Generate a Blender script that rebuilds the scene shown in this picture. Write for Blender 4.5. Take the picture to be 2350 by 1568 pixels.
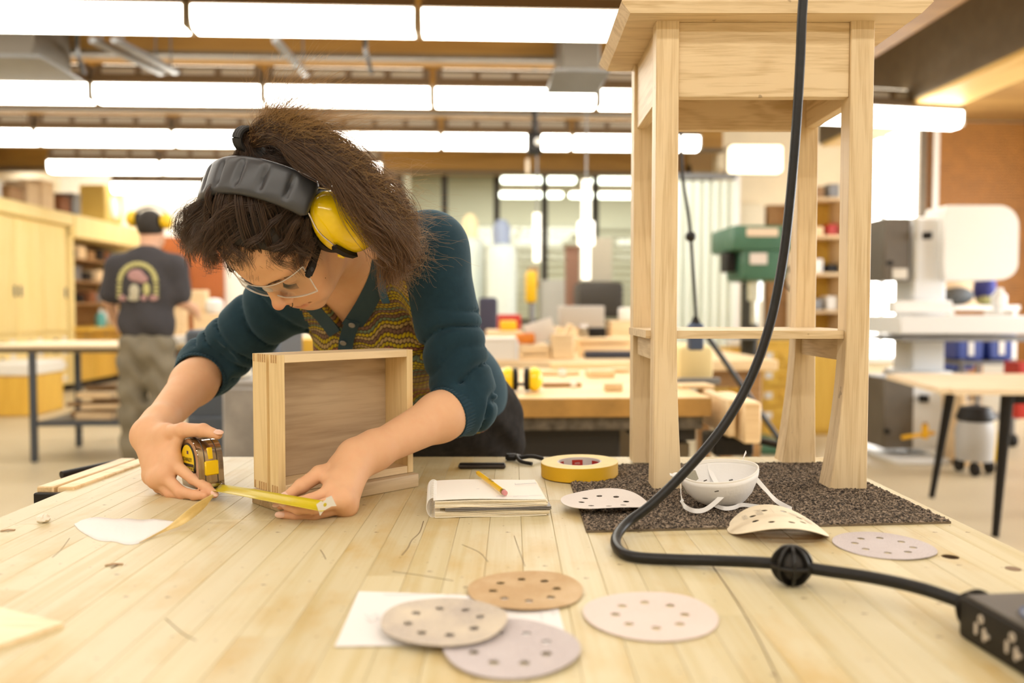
import bpy, bmesh, math, random
import numpy as np
from mathutils import Vector as V, Matrix
for _o in list(bpy.data.objects): bpy.data.objects.remove(_o)
random.seed(7)
SC = bpy.context.scene
COL = SC.collection
PI = math.pi

# ------------------------------------------------------------------ camera
FPX, CX, CY, YH = 1900.0, 1175.0, 784.0, 707.0
PITCH = math.atan((CY - YH) / FPX)
CAMZ, BZ = 1.188, 0.900                      # camera height, bench top height
cam_d = bpy.data.cameras.new('camera'); CAM = bpy.data.objects.new('camera', cam_d); COL.objects.link(CAM)
CAM.location = (0, 0, CAMZ); CAM.rotation_euler = (PI / 2 - PITCH, 0, 0)
cam_d.sensor_width = 36; cam_d.lens = 36 * FPX / 2350; cam_d.clip_start = .05; cam_d.clip_end = 200
cam_d.dof.use_dof = True; cam_d.dof.focus_distance = 1.22; cam_d.dof.aperture_fstop = 2.5; cam_d.dof.aperture_blades = 0
SC.camera = CAM

# ------------------------------------------------------------------ world, lamps, exposure
SC.view_settings.view_transform = 'Standard'; SC.view_settings.look = 'None'
SC.view_settings.exposure = 0.0; SC.view_settings.gamma = 1.0; SC.view_settings.use_curve_mapping = False
w = bpy.data.worlds.new('world'); SC.world = w; w.use_nodes = True
w.node_tree.nodes['Background'].inputs[0].default_value = (.80, .90, 1.0, 1); w.node_tree.nodes['Background'].inputs[1].default_value = 1.6
cy = SC.cycles
cy.use_denoising = True; cy.max_bounces = 7; cy.diffuse_bounces = 4; cy.glossy_bounces = 3; cy.transmission_bounces = 8; cy.transparent_max_bounces = 12
cy.sample_clamp_indirect = 6; cy.sample_clamp_direct = 0; cy.caustics_reflective = False; cy.caustics_refractive = False; cy.blur_glossy = .5
YAW = math.radians(2.7)                       # the room stands 2.7 degrees off the bench
RM = Matrix.Rotation(YAW, 4, 'Z')
def lamp(name, loc, rot, sx, sy, power, col, spread=PI):
    d = bpy.data.lights.new(name, 'AREA'); d.shape = 'RECTANGLE'; d.size = sx; d.size_y = sy; d.energy = power; d.color = col; d.spread = spread
    o = bpy.data.objects.new(name, d); COL.objects.link(o); o.matrix_world = RM @ Matrix.Translation(loc) @ Matrix.Rotation(rot[2], 4, 'Z') @ Matrix.Rotation(rot[0], 4, 'X') @ Matrix.Rotation(rot[1], 4, 'Y')
    return o
WARM = (1.0, .965, .87)
# the fixture rows that hang above and behind the camera, out of the frame
for _y, _p in ((3.06, 95), (1.42, 48), (-.22, 95), (-1.86, 150)):
    lamp('strip_light', (0, _y, 2.80), (0, 0, 0), 10.5, .16, _p, WARM)
# daylight from the tall windows along the right hand side of the shop
lamp('window_light', (8.0, 5.2, 1.9), (0, PI / 2, 0), 2.2, 7.5, 520, (.92, .96, 1.0))
lamp('far_room_light', (2.2, 16.6, 4.1), (0, 0, 0), 7.0, 3.5, 420, (1, .96, .88))
lamp('added_back_wall_fill', (-4.2, 13.3, 3.52), (.5, 0, 0), 5.0, .4, 85, WARM)  # unseen lamp added behind a beam to brighten the back wall

# ------------------------------------------------------------------ pixel helpers
_cp, _sp = math.cos(PITCH), math.sin(PITCH)
def ray(u, v):
    a, b = (u - CX) / FPX, (CY - v) / FPX
    return V((a, _cp + b * _sp, -_sp + b * _cp))
def pix(u, v, Y):
    d = ray(u, v); return V((0, 0, CAMZ)) + d * (Y / d.y)
def onz(u, v, z=BZ):
    d = ray(u, v); return V((0, 0, CAMZ)) + d * ((z - CAMZ) / d.z)
def rpix(u, v, Y):                             # a pixel at world depth Y, in room axes
    return RM.inverted() @ pix(u, v, Y)

# ------------------------------------------------------------------ materials
MATS = {}
def _new(name):
    m = bpy.data.materials.new(name); m.use_nodes = True
    nt = m.node_tree; b = nt.nodes['Principled BSDF']
    MATS[name] = m
    return m, nt, b
def N(nt, t, **k):
    n = nt.nodes.new(t)
    for a, v in k.items(): setattr(n, a, v)
    return n
def rgb(c): return (c[0], c[1], c[2], 1)
def hexc(h):
    h = h.lstrip('#'); r = [int(h[i:i + 2], 16) / 255 for i in (0, 2, 4)]
    return tuple(((c / 12.92) if c <= .04045 else ((c + .055) / 1.055) ** 2.4) for c in r)
def ramp(nt, fac, stops):
    r = N(nt, 'ShaderNodeValToRGB'); e = r.color_ramp.elements
    e[0].position, e[0].color = stops[0][0], rgb(stops[0][1]); e[1].position, e[1].color = stops[-1][0], rgb(stops[-1][1])
    for p, c in stops[1:-1]:
        x = e.new(p); x.color = rgb(c)
    nt.links.new(fac, r.inputs[0]); return r.outputs[0]
def mixc(nt, fac, a, b, mode='MIX'):
    m = N(nt, 'ShaderNodeMix', data_type='RGBA', blend_type=mode)
    if isinstance(fac, (int, float)): m.inputs[0].default_value = fac
    else: nt.links.new(fac, m.inputs[0])
    for i, x in ((6, a), (7, b)):
        if isinstance(x, tuple): m.inputs[i].default_value = rgb(x)
        else: nt.links.new(x, m.inputs[i])
    return m.outputs[2]
def coords(nt, scale, rnd=True, kind='Object'):
    tc = N(nt, 'ShaderNodeTexCoord'); mp = N(nt, 'ShaderNodeMapping'); mp.inputs['Scale'].default_value = scale
    src = tc.outputs[kind]
    if rnd:
        oi = N(nt, 'ShaderNodeObjectInfo'); ad = N(nt, 'ShaderNodeVectorMath', operation='MULTIPLY_ADD')
        cmb = N(nt, 'ShaderNodeCombineXYZ')
        for i in range(3): nt.links.new(oi.outputs['Random'], cmb.inputs[i])
        nt.links.new(cmb.outputs[0], ad.inputs[0]); ad.inputs[1].default_value = (17, 31, 23); nt.links.new(src, ad.inputs[2]); src = ad.outputs[0]
    nt.links.new(src, mp.inputs[0]); return mp.outputs[0]
def noise(nt, vec, scale, detail=4, rough=.55, dist=0):
    n = N(nt, 'ShaderNodeTexNoise'); n.inputs['Scale'].default_value = scale; n.inputs['Detail'].default_value = detail
    n.inputs['Roughness'].default_value = rough; n.inputs['Distortion'].default_value = dist
    if vec is not None: nt.links.new(vec, n.inputs['Vector'])
    return n.outputs[0]
def bump(nt, b, h, strength=.2, dist=.001):
    bp = N(nt, 'ShaderNodeBump'); bp.inputs['Strength'].default_value = strength; bp.inputs['Distance'].default_value = dist
    nt.links.new(h, bp.inputs['Height']); nt.links.new(bp.outputs[0], b.inputs['Normal'])
def plain(name, col, rough=.5, metal=0, spec=.5, var=0, vs=30, bmp=0, coat=0, sheen=0):
    if name in MATS: return MATS[name]
    m, nt, b = _new(name)
    if isinstance(col, str): col = hexc(col)
    b.inputs['Base Color'].default_value = rgb(col); b.inputs['Roughness'].default_value = rough; b.inputs['Metallic'].default_value = metal
    b.inputs['Specular IOR Level'].default_value = spec; b.inputs['Coat Weight'].default_value = coat; b.inputs['Sheen Weight'].default_value = sheen
    if var or bmp:
        n = noise(nt, coords(nt, (1, 1, 1)), vs, 5)
        if var: nt.links.new(ramp(nt, n, [(.3, tuple(c * (1 - var) for c in col)), (.7, tuple(min(1, c * (1 + var)) for c in col))]), b.inputs['Base Color'])
        if bmp: bump(nt, b, n, bmp, .002)
    return m
def emit(name, col, s):
    if name in MATS: return MATS[name]
    m, nt, b = _new(name)
    b.inputs['Base Color'].default_value = rgb(col); b.inputs['Emission Color'].default_value = rgb(col); b.inputs['Emission Strength'].default_value = s
    return m
def glass(name, col=(1, 1, 1), rough=0, alpha=None):
    if name in MATS: return MATS[name]
    m, nt, b = _new(name)
    g = N(nt, 'ShaderNodeBsdfGlossy'); g.inputs['Roughness'].default_value = rough
    t = N(nt, 'ShaderNodeBsdfTransparent'); t.inputs[0].default_value = rgb(col)
    f = N(nt, 'ShaderNodeLayerWeight'); f.inputs[0].default_value = .5; pw = N(nt, 'ShaderNodeMath', operation='POWER'); pw.inputs[1].default_value = 4; nt.links.new(f.outputs['Facing'], pw.inputs[0])
    ma = N(nt, 'ShaderNodeMath', operation='MULTIPLY_ADD'); ma.inputs[1].default_value = .6; ma.inputs[2].default_value = .035; nt.links.new(pw.outputs[0], ma.inputs[0])
    mx = N(nt, 'ShaderNodeMixShader'); nt.links.new(ma.outputs[0], mx.inputs[0]); nt.links.new(t.outputs[0], mx.inputs[1]); nt.links.new(g.outputs[0], mx.inputs[2])
    nt.links.new(mx.outputs[0], nt.nodes['Material Output'].inputs[0]); return m
def wood(name, c0, c1, axis='X', ring=14, stretch=12, rough=.45, tint=.12, spots=0, coat=0, spec=.4, fine=1.0):
    """straight-grained wood: broad figure plus fine fibres running along AXIS of the object, every object its own cut"""
    if name in MATS: return MATS[name]
    m, nt, b = _new(name)
    c0 = hexc(c0) if isinstance(c0, str) else c0; c1 = hexc(c1) if isinstance(c1, str) else c1
    i = 'XYZ'.index(axis); s = [1, 1, 1]; s[i] = 1 / stretch
    v = coords(nt, tuple(s))
    n1 = noise(nt, v, ring, 3, .5, .9)
    wv = N(nt, 'ShaderNodeMath', operation='SINE'); ml = N(nt, 'ShaderNodeMath', operation='MULTIPLY'); ml.inputs[1].default_value = 34
    nt.links.new(n1, ml.inputs[0]); nt.links.new(ml.outputs[0], wv.inputs[0])
    s2 = [1, 1, 1]; s2[i] = 1 / (stretch * 3)
    n2 = noise(nt, coords(nt, tuple(s2)), ring * 22 * fine, 3, .6)
    a = N(nt, 'ShaderNodeMath', operation='MULTIPLY_ADD'); a.inputs[1].default_value = .16; nt.links.new(wv.outputs[0], a.inputs[0]); nt.links.new(n2, a.inputs[2])
    a2 = N(nt, 'ShaderNodeMath', operation='MULTIPLY_ADD'); a2.inputs[1].default_value = .8; nt.links.new(n1, a2.inputs[0]); nt.links.new(a.outputs[0], a2.inputs[2])
    col = ramp(nt, a2.outputs[0], [(.55, c1), (1.15 if False else 1.0, c0)])
    oi = N(nt, 'ShaderNodeObjectInfo'); hs = N(nt, 'ShaderNodeHueSaturation')
    mr = N(nt, 'ShaderNodeMapRange'); mr.inputs[3].default_value = 1 - tint; mr.inputs[4].default_value = 1 + tint
    nt.links.new(oi.outputs['Random'], mr.inputs[0]); nt.links.new(mr.outputs[0], hs.inputs['Value']); nt.links.new(col, hs.inputs['Color'])
    col = hs.outputs[0]
    if spots:
        sp = noise(nt, coords(nt, (1, 1, 1), spots < .6), 95 if spots > .6 else 42, 2, .5)
        k = N(nt, 'ShaderNodeMapRange'); k.inputs[1].default_value = .70; k.inputs[2].default_value = .76; nt.links.new(sp, k.inputs[0])
        k2 = N(nt, 'ShaderNodeMath', operation='MULTIPLY'); k2.inputs[1].default_value = spots; nt.links.new(k.outputs[0], k2.inputs[0])
        col = mixc(nt, k2.outputs[0], col, (.16, .09, .045))
        if spots < .6: k.inputs[1].default_value = .745; k.inputs[2].default_value = .79
        st = noise(nt, coords(nt, (1, .5, 1)), 11, 5, .62)
        k3 = N(nt, 'ShaderNodeMapRange'); k3.inputs[1].default_value = .50; k3.inputs[2].default_value = .72; k3.inputs[4].default_value = .75 if spots > .6 else .12; nt.links.new(st, k3.inputs[0])
        col = mixc(nt, k3.outputs[0], col, (.86, .66, .34), 'MULTIPLY')
    nt.links.new(col, b.inputs['Base Color']); b.inputs['Roughness'].default_value = rough; b.inputs['Coat Weight'].default_value = coat; b.inputs['Specular IOR Level'].default_value = spec
    bump(nt, b, n2, .12, .0006)
    return m

# ------------------------------------------------------------------ mesh helpers (each adds a shape to a bmesh)
def BM(): return bmesh.new()
def _xf(bm, verts, M):
    if M is not None: bmesh.ops.transform(bm, matrix=M, verts=verts)
def add_box(bm, c, s, M=None, bev=0, seg=1):
    r = bmesh.ops.create_cube(bm, size=1); vs = r['verts']
    for v in vs: v.co = V((c[0] + v.co.x * s[0], c[1] + v.co.y * s[1], c[2] + v.co.z * s[2]))
    if bev:
        es = list({e for v in vs for e in v.link_edges})
        g = bmesh.ops.bevel(bm, geom=es, offset=bev, segments=seg, affect='EDGES', profile=.5); vs = list({v for v in g['verts']} | {v for f in g['faces'] for v in f.verts})
        vs = list({v for f in g['faces'] for v in f.verts for v in v.link_faces[0].verts} | set(vs))
        seen = set(vs); st = list(vs)
        while st:
            x = st.pop()
            for e in x.link_edges:
                y = e.other_vert(x)
                if y not in seen: seen.add(y); st.append(y)
        vs = list(seen)
    _xf(bm, vs, M); return vs
def add_tube(bm, pts, r, n=10, caps=True, flat=None):
    pts = [V(p) for p in pts]; m = len(pts)
    rs = r if isinstance(r, (list, tuple)) else [r] * m
    T = []
    for i in range(m):
        t = (pts[min(i + 1, m - 1)] - pts[max(i - 1, 0)]); T.append(t.normalized() if t.length > 1e-9 else V((0, 0, 1)))
    up = V((0, 0, 1)) if abs(T[0].z) < .9 else V((1, 0, 0))
    a = T[0].cross(up).normalized(); rings = []
    for i in range(m):
        a = (a - T[i] * a.dot(T[i])).normalized(); b = T[i].cross(a)
        rings.append([bm.verts.new(pts[i] + (a * math.cos(2 * PI * k / n) + b * math.sin(2 * PI * k / n) * (flat or 1)) * rs[i]) for k in range(n)])
    for i in range(m - 1):
        for k in range(n):
            bm.faces.new((rings[i][k], rings[i][(k + 1) % n], rings[i + 1][(k + 1) % n], rings[i + 1][k]))
    if caps:
        bm.faces.new(rings[0][::-1]); bm.faces.new(rings[-1])
    return rings
def add_cyl(bm, p0, p1, r0, r1=None, n=20): return add_tube(bm, [p0, p1], [r0, r0 if r1 is None else r1], n)
def add_lathe(bm, prof, n=32, M=None, closed=False, ax=1.0, ay=1.0):
    rings = []; allv = []
    for r, z in prof:
        if r < 1e-7:
            v = bm.verts.new((0, 0, z)); rings.append([v]); allv.append(v)
        else:
            ring = [bm.verts.new((r * ax * math.cos(2 * PI * k / n), r * ay * math.sin(2 * PI * k / n), z)) for k in range(n)]
            rings.append(ring); allv += ring
    pr = list(zip(rings[:-1], rings[1:])) + ([(rings[-1], rings[0])] if closed else [])
    for A, B in pr:
        for k in range(n):
            k2 = (k + 1) % n
            if len(A) == 1 and len(B) == 1: continue
            if len(A) == 1: bm.faces.new((A[0], B[k2], B[k]))
            elif len(B) == 1: bm.faces.new((A[k], A[k2], B[0]))
            else: bm.faces.new((A[k], A[k2], B[k2], B[k]))
    _xf(bm, allv, M); return allv
def add_prism(bm, poly, z0, z1, M=None):
    a = [bm.verts.new((x, y, z0)) for x, y in poly]; b = [bm.verts.new((x, y, z1)) for x, y in poly]
    bm.faces.new(a[::-1]); bm.faces.new(b); n = len(poly)
    for i in range(n): bm.faces.new((a[i], a[(i + 1) % n], b[(i + 1) % n], b[i]))
    _xf(bm, a + b, M); return a + b
def add_sph(bm, c, r, seg=20, M=None):
    r = (r, r, r) if isinstance(r, (int, float)) else r
    q = bmesh.ops.create_uvsphere(bm, u_segments=seg, v_segments=max(6, seg // 2), radius=1); vs = q['verts']
    for v in vs: v.co = V((c[0] + v.co.x * r[0], c[1] + v.co.y * r[1], c[2] + v.co.z * r[2]))
    _xf(bm, vs, M); return vs
def add_strip(bm, pts, side, width, thick=.0008):
    """a flat strap of real thickness along PTS, SIDE the direction(s) across it"""
    pts = [V(p) for p in pts]; m = len(pts); R = []
    for i in range(m):
        t = (pts[min(i + 1, m - 1)] - pts[max(i - 1, 0)]).normalized()
        s = V(side[i] if isinstance(side[0], (tuple, list, V)) else side); s = (s - t * s.dot(t)).normalized(); nn = t.cross(s)
        w_ = width[i] if isinstance(width, (list, tuple)) else width
        R.append([bm.verts.new(pts[i] + s * a * w_ / 2 + nn * b * thick / 2) for a, b in ((-1, -1), (1, -1), (1, 1), (-1, 1))])
    for i in range(m - 1):
        for k in range(4): bm.faces.new((R[i][k], R[i][(k + 1) % 4], R[i + 1][(k + 1) % 4], R[i + 1][k]))
    bm.faces.new(R[0][::-1]); bm.faces.new(R[-1])
def spline(pts, n=8, closed=False):
    P = [V(p) for p in pts]; m = len(P); out = []
    for i in range(m - (0 if closed else 1)):
        p0, p1, p2, p3 = (P[(i - 1) % m] if closed or i else P[0] * 2 - P[1]), P[i], P[(i + 1) % m], (P[(i + 2) % m] if closed or i + 2 < m else P[-1] * 2 - P[-2])
        for j in range(n):
            t = j / n
            out.append(.5 * ((2 * p1) + (p2 - p0) * t + (2 * p0 - 5 * p1 + 4 * p2 - p3) * t * t + (3 * p1 - p0 - 3 * p2 + p3) * t ** 3))
    if not closed: out.append(P[-1])
    return out
def finish(bm, smooth=40):
    bmesh.ops.recalc_face_normals(bm, faces=bm.faces)
    me = bpy.data.meshes.new('m'); bm.to_mesh(me); bm.free()
    if smooth:
        me.shade_smooth(); me.set_sharp_from_angle(angle=math.radians(smooth))
    return me
def obj(name, bm, mat, parent=None, loc=None, smooth=40, room=False, rz=0):
    me = bm if isinstance(bm, bpy.types.Mesh) else finish(bm, smooth)
    o = bpy.data.objects.new(name, me); COL.objects.link(o)
    if mat is not None and not me.materials:
        for x in (mat if isinstance(mat, (list, tuple)) else [mat]): me.materials.append(x)
    if parent is not None: o.parent = parent
    if loc is not None: o.location = loc
    if rz: o.rotation_euler.z = rz
    if room: o.matrix_world = RM @ Matrix.Translation(V(loc) if loc is not None else V()) @ Matrix.Rotation(rz, 4, 'Z')
    return o
def tag(o, label, cat, group=None, kind=None):
    o['label'] = label; o['category'] = cat
    if group: o['group'] = group
    if kind: o['kind'] = kind
    return o
def thing(name, label, cat, loc=(0, 0, 0), rz=0, group=None, room=False, M=None):
    o = bpy.data.objects.new(name, None); COL.objects.link(o); o.empty_display_size = .05
    if M is not None: o.matrix_world = M
    elif room: o.matrix_world = RM @ Matrix.Translation(loc) @ Matrix.Rotation(rz, 4, 'Z')
    else: o.location = loc; o.rotation_euler = (0, 0, rz)
    return tag(o, label, cat, group)
def struct(name, bm, mat, room=True, loc=None, smooth=30, parent=None):
    o = obj(name, bm, mat, parent, loc, smooth, room and parent is None)
    if parent is None: o['kind'] = 'structure'
    return o
def fmesh(verts, faces, smooth=60):
    me = bpy.data.meshes.new('m'); me.from_pydata([tuple(v) for v in verts], [], faces); me.update()
    if smooth:
        me.shade_smooth(); me.set_sharp_from_angle(angle=math.radians(smooth))
    return me
def text(name, s, mat, parent, M, size, ext=.0001, align='CENTER'):
    c = bpy.data.curves.new(name, 'FONT'); c.body = s; c.size = size; c.extrude = ext; c.align_x = align; c.align_y = 'CENTER'
    tmp = bpy.data.objects.new('t', c); me = bpy.data.meshes.new_from_object(tmp); bpy.data.objects.remove(tmp)
    me.materials.clear(); me.materials.append(mat); o = bpy.data.objects.new(name, me); COL.objects.link(o)
    if parent is not None: o.parent = parent
    o.matrix_local = M if parent is not None else M
    if parent is None: o.matrix_world = M
    return o
def frame(o, x, y, z):
    return Matrix(((x[0], y[0], z[0], o[0]), (x[1], y[1], z[1], o[1]), (x[2], y[2], z[2], o[2]), (0, 0, 0, 1)))
# ------------------------------------------------------------------ the room
M_WALL = plain('paint_cream', (.80, .72, .56), .7, var=.05, vs=3)
M_WHITEWALL = plain('paint_white', (.88, .85, .78), .7, var=.04, vs=3)
M_CEIL = wood('ceiling_wood', (.36, .20, .055), (.25, .13, .035), 'X', 3, 14, .6, .1)
M_BEAM = wood('beam_wood', (.40, .215, .045), (.28, .14, .028), 'X', 4, 14, .5, .1)
M_STEEL = plain('painted_steel', (.15, .115, .07), .5, .3, var=.1, vs=12)
M_DARKSTEEL = plain('dark_frame', (.035, .028, .022), .5)
M_GREY = plain('grey_metal', (.22, .22, .22), .5, .4, var=.1, vs=10)
M_SLATW = plain('door_orange', (.38, .160, .024), .55, var=.12, vs=8)
def concrete():
    m, nt, b = _new('concrete')
    n1 = noise(nt, coords(nt, (1, 1, 1), False), 1.6, 6, .65); n2 = noise(nt, coords(nt, (1, 1, 1), False), 40, 3)
    c = mixc(nt, n2, ramp(nt, n1, [(.3, (.50, .42, .285)), (.7, (.64, .55, .385))]), (.56, .48, .33))
    nt.links.new(c, b.inputs['Base Color']); b.inputs['Roughness'].default_value = .42; bump(nt, b, n2, .05); return m
M_FLOOR = concrete()
def slab(name, x0, x1, y0, y1, z0, z1, m):
    bm = BM(); add_box(bm, ((x0 + x1) / 2, (y0 + y1) / 2, (z0 + z1) / 2), (x1 - x0, y1 - y0, z1 - z0)); return struct(name, bm, m)
slab('floor', -7.2, 8.4, -4.2, 20.5, -.12, 0, M_FLOOR)
slab('ceiling', -7.2, 8.4, -4.2, 14.7, 3.62, 3.75, M_CEIL)
slab('wall_left', -7.2, -7.0, -4.2, 14.7, 0, 3.62, M_WALL)
slab('wall_back', -7.0, -1.25, 14.5, 14.7, 0, 3.62, M_WHITEWALL)
slab('wall_front', -7.2, 8.4, -4.4, -4.2, 0, 3.75, M_WALL)
slab('wall_right', 8.2, 8.4, -4.2, 10.8, 0, 3.62, M_WALL)
slab('wall_back_right', 3.15, 8.2, 10.6, 10.8, 0, 3.62, plain('paint_buff', (.84, .74, .52), .7, var=.05, vs=3))
slab('wall_side', -1.25, -1.1, 12.5, 14.7, 0, 3.62, M_WALL)
# reddish double door in the white back wall
bm = BM(); p0, p1 = rpix(372, 540, 14.4), rpix(520, 540, 14.4)
add_box(bm, ((p0.x + p1.x) / 2, 14.46, 1.2), (p1.x - p0.x, .08, 2.4), None, .01)
d1 = struct('door_1', bm, plain('door_red', (.38, .105, .025), .45, var=.1, vs=4))
for s in (-1, 1):
    bm = BM(); add_box(bm, ((p0.x + p1.x) / 2 + s * .29, 14.41, 1.2), (.54, .03, 2.28), None, .008); o = obj('door_leaf', bm, MATS['door_red'], d1)
    bm = BM(); add_cyl(bm, ((p0.x + p1.x) / 2 + s * .06, 14.36, 1.0), ((p0.x + p1.x) / 2 + s * .06, 14.36, 1.14), .012, n=8); obj('door_handle', bm, M_GREY, d1)
# timber beams across the shop
for i, y in enumerate((4.35, 6.12, 7.8, 9.45, 11.1)):
    bm = BM(); add_box(bm, (-1.95, y, 3.22), (9.6, .14, .52), None, .01); o = struct('beam', bm, M_BEAM)
    bm = BM(); add_box(bm, (-1.95, y - .09, 2.975), (9.6, .10, .03)); obj('steel_angle', bm, M_STEEL, o)
# big box girder running away along the right
bm = BM(); add_box(bm, (3.62, 2.6, 3.05), (.40, 10.9, .56), None, .01); g = struct('beam_right', bm, wood('girder_wood', (.80, .55, .2), (.62, .38, .1), 'Y', 3, 14, .5))
bm = BM(); add_box(bm, (3.405, 2.6, 3.05), (.03, 10.9, .50)); obj('side_plate', bm, M_STEEL, g)

# ------------------------------------------------------------------ fluorescent fixtures: five rows of six
M_TUBE = emit('fixture_lens', (1, .96, .86), 14.0)
M_UP = emit('fixture_uplight', (1, .88, .66), 4.5)
M_FIXB = plain('fixture_body', (.17, .115, .065), .5)
M_SLOT = plain('fixture_slot', (.50, .44, .34), .5)
def make_fixture():
    t = thing('strip_light_fixture', 'x', 'light fixture', (0, 0, 0), room=True)
    bm = BM(); prof = [(-.085, .075), (-.085, 0), (-.05, -.045), (.05, -.045), (.085, 0), (.085, .075)]
    add_prism(bm, prof, -.60, .60, frame((0, 0, 0), (0, 1, 0), (0, 0, 1), (1, 0, 0))); obj('diffuser', bm, M_TUBE, t, smooth=20)
    bm = BM(); prof = [(-.10, .078), (.10, .078), (.075, .15), (-.075, .15)]
    add_prism(bm, prof, -.605, .605, frame((0, 0, 0), (0, 1, 0), (0, 0, 1), (1, 0, 0))); obj('housing', bm, M_FIXB, t, smooth=20)
    bm = BM(); add_box(bm, (0, 0, .212), (1.20, .10, .02)); 
    for k in range(5): add_box(bm, (-.58 + k * .29, 0, .18), (.045, .12, .066))
    obj('rail', bm, M_FIXB, t)
    for k in range(4):
        bm = BM(); add_box(bm, (-.435 + k * .29, 0, .176), (.24, .11, .045), None, .006); obj('reflector_slot', bm, M_SLOT, t)
    bm = BM(); add_box(bm, (0, 0, .226), (1.1, .07, .006)); obj('uplight_lens', bm, M_UP, t)
    for s in (-1, 1):
        bm = BM(); add_cyl(bm, (s * .55, 0, .22), (s * .55, 0, .868), .006, n=6); obj('hanger_rod', bm, M_GREY, t)
    for s in (-1, 1):
        bm = BM(); add_box(bm, (s * .608, 0, .03), (.016, .175, .14), None, .004); obj('end_cap', bm, M_SLOT, t)
    return t
def copy_tree(o, M=None, label=None, parent=None):
    c = o.copy(); COL.objects.link(c)
    if parent is not None: c.parent = parent
    for ch in list(o.children): copy_tree(ch, None, None, c)
    if M is not None: c.matrix_world = M
    if label: c['label'] = label
    return c
_rowname = ('row nearest the camera', 'second row', 'third row', 'fourth row', 'fifth row, the farthest')
_pos = ('leftmost', 'second', 'third', 'fourth', 'fifth', 'last')
fix0 = make_fixture(); fix0['group'] = 'strip lights hung in rows under the ceiling'
for r_ in range(5):
    for k in range(6 if r_ < 3 else 3):
        M = RM @ Matrix.Translation(((2.2 - 1.25 * (5 - k) if r_ < 3 else -3.52 + 1.25 * k) - .625, 4.72 + 1.64 * r_, 2.757))
        lb = '%s glowing strip light from the left in the ceiling %s' % (_pos[k] if k not in (0, 5) else ('first' if k == 0 else 'sixth'), _rowname[r_])
        if r_ == 0 and k == 0: fix0.matrix_world = M; fix0['label'] = lb
        else: copy_tree(fix0, M, lb)
# brighter bar at the right end under the girder
o = copy_tree(fix0, RM @ Matrix.Translation((3.25, 6.4, 2.66)) @ Matrix.Rotation(.15, 4, 'Z'), 'single glowing strip light under the timber girder at the right')
# lit box high on the buff wall
t = thing('light_box', 'bright square wall light high on the buff wall, behind the tall stool', 'light', rpix(1733, 366, 9.7), room=True)
bm = BM(); add_box(bm, (0, 0, 0), (.60, .14, .30), None, .02); obj('diffuser', bm, emit('lightbox', (1, .90, .68), 3.2), t)
bm = BM(); add_box(bm, (0, .09, 0), (.64, .05, .34), None, .01); obj('back_plate', bm, M_SLOT, t); 
bm = BM(); add_box(bm, (0, .58, .0), (.06, .94, .06)); obj('bracket', bm, M_GREY, t)
# conduits and ducts in the ceiling
for i, (a, b_) in enumerate((((212, 92, 5.1), (372, 168, 5.95)), ((262, 92, 5.1), (405, 166, 5.95)), ((632, 92, 5.1), (702, 172, 5.95)))):
    bm = BM(); A = pix(*a); B = pix(*b_); d = (B - A).normalized()
    add_strip(bm, [A, B], (1, 0, .2), .045, .03); ch = thing('cable_channel', 'x', 'conduit', (0, 0, 0)); obj('channel', bm, M_GREY, ch)
    for q_ in (A.lerp(B, .12), A.lerp(B, .9)): bm = BM(); add_cyl(bm, q_, (q_.x, q_.y, 3.63), .006, n=6); obj('hanger_rod', bm, M_GREY, ch)
    tag(ch, ['left one of two slanting metal channels under the ceiling at the upper left', 'right one of two slanting metal channels under the ceiling at the upper left', 'single slanting channel under the ceiling above the hair of the woman'][i], 'conduit', 'slanting channels under the ceiling')
for i, (u0, v0, u1, v1, Y) in enumerate(((-20, 88, 128, 158, 5.6), (1285, 104, 1372, 172, 5.6))):
    A = rpix(u0, v1, Y); B = rpix(u1, v0, Y)
    t = thing('air_duct', ['grey sheet metal duct in the upper left corner', 'grey duct box under the ceiling left of the stool top'][i], 'duct', ((A.x + B.x) / 2, Y + .1, A.z), room=True)
    bm = BM(); add_box(bm, (0, 0, .26), (B.x - A.x, .5, .52), None, .01); obj('duct_body', bm, plain('duct_metal', (.16, .14, .11), .45, .5), t)
    bm = BM(); add_box(bm, (0, 0, -.012), (B.x - A.x + .12, .58, .024), None, .006); obj('flange', bm, M_GREY, t)
for i, u in enumerate((188, 850)):
    bm = BM(); q_ = pix(u - 12, 80, 5.3); pts = spline([V((q_.x, q_.y + .05, 3.63)), pix(u - 12, 80, 5.3), pix(u - 10, 120, 5.7), pix(u + 3, 168, 5.9)], 5); add_tube(bm, pts, .016, 8)
    tag(obj('black_hose', bm, plain('rubber', (.02, .018, .016), .5)), ['black hose hanging under the ceiling beside the grey duct', 'black hose hanging under the ceiling above the ponytail'][i], 'hose', 'hoses under the ceiling')

# ------------------------------------------------------------------ glazed partition and the room behind it
bm = BM(); add_box(bm, (1.05, 12.5, 3.52), (4.4, .14, .36)); struct('wall_lintel', bm, plain('header', (.55, .44, .26), .6))
win = None
xs = [-1.12, -.42, .36, 1.08, 1.85, 2.6, 3.25]
fr = BM()
add_box(fr, (1.06, 12.5, 3.30), (4.45, .09, .10)); add_box(fr, (1.06, 12.5, .98), (4.45, .09, .07)); add_box(fr, (1.06, 12.5, .05), (4.45, .09, .10))
for x in xs: add_box(fr, (x, 12.5, 1.7), (.09 if x > -1 else .16, .09, 3.3))
win = struct('window_1', fr, M_DARKSTEEL)
win['label'] = 'dark framed glazed partition'
for i in range(6):
    for z0, z1 in ((.12, .94), (1.02, 3.25)):
        bm = BM(); add_box(bm, ((xs[i] + xs[i + 1]) / 2, 12.5, (z0 + z1) / 2), (xs[i + 1] - xs[i] - .07, .008, z1 - z0)); obj('pane', bm, glass('pane_glass', (.90, .95, .92)), win)
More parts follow.
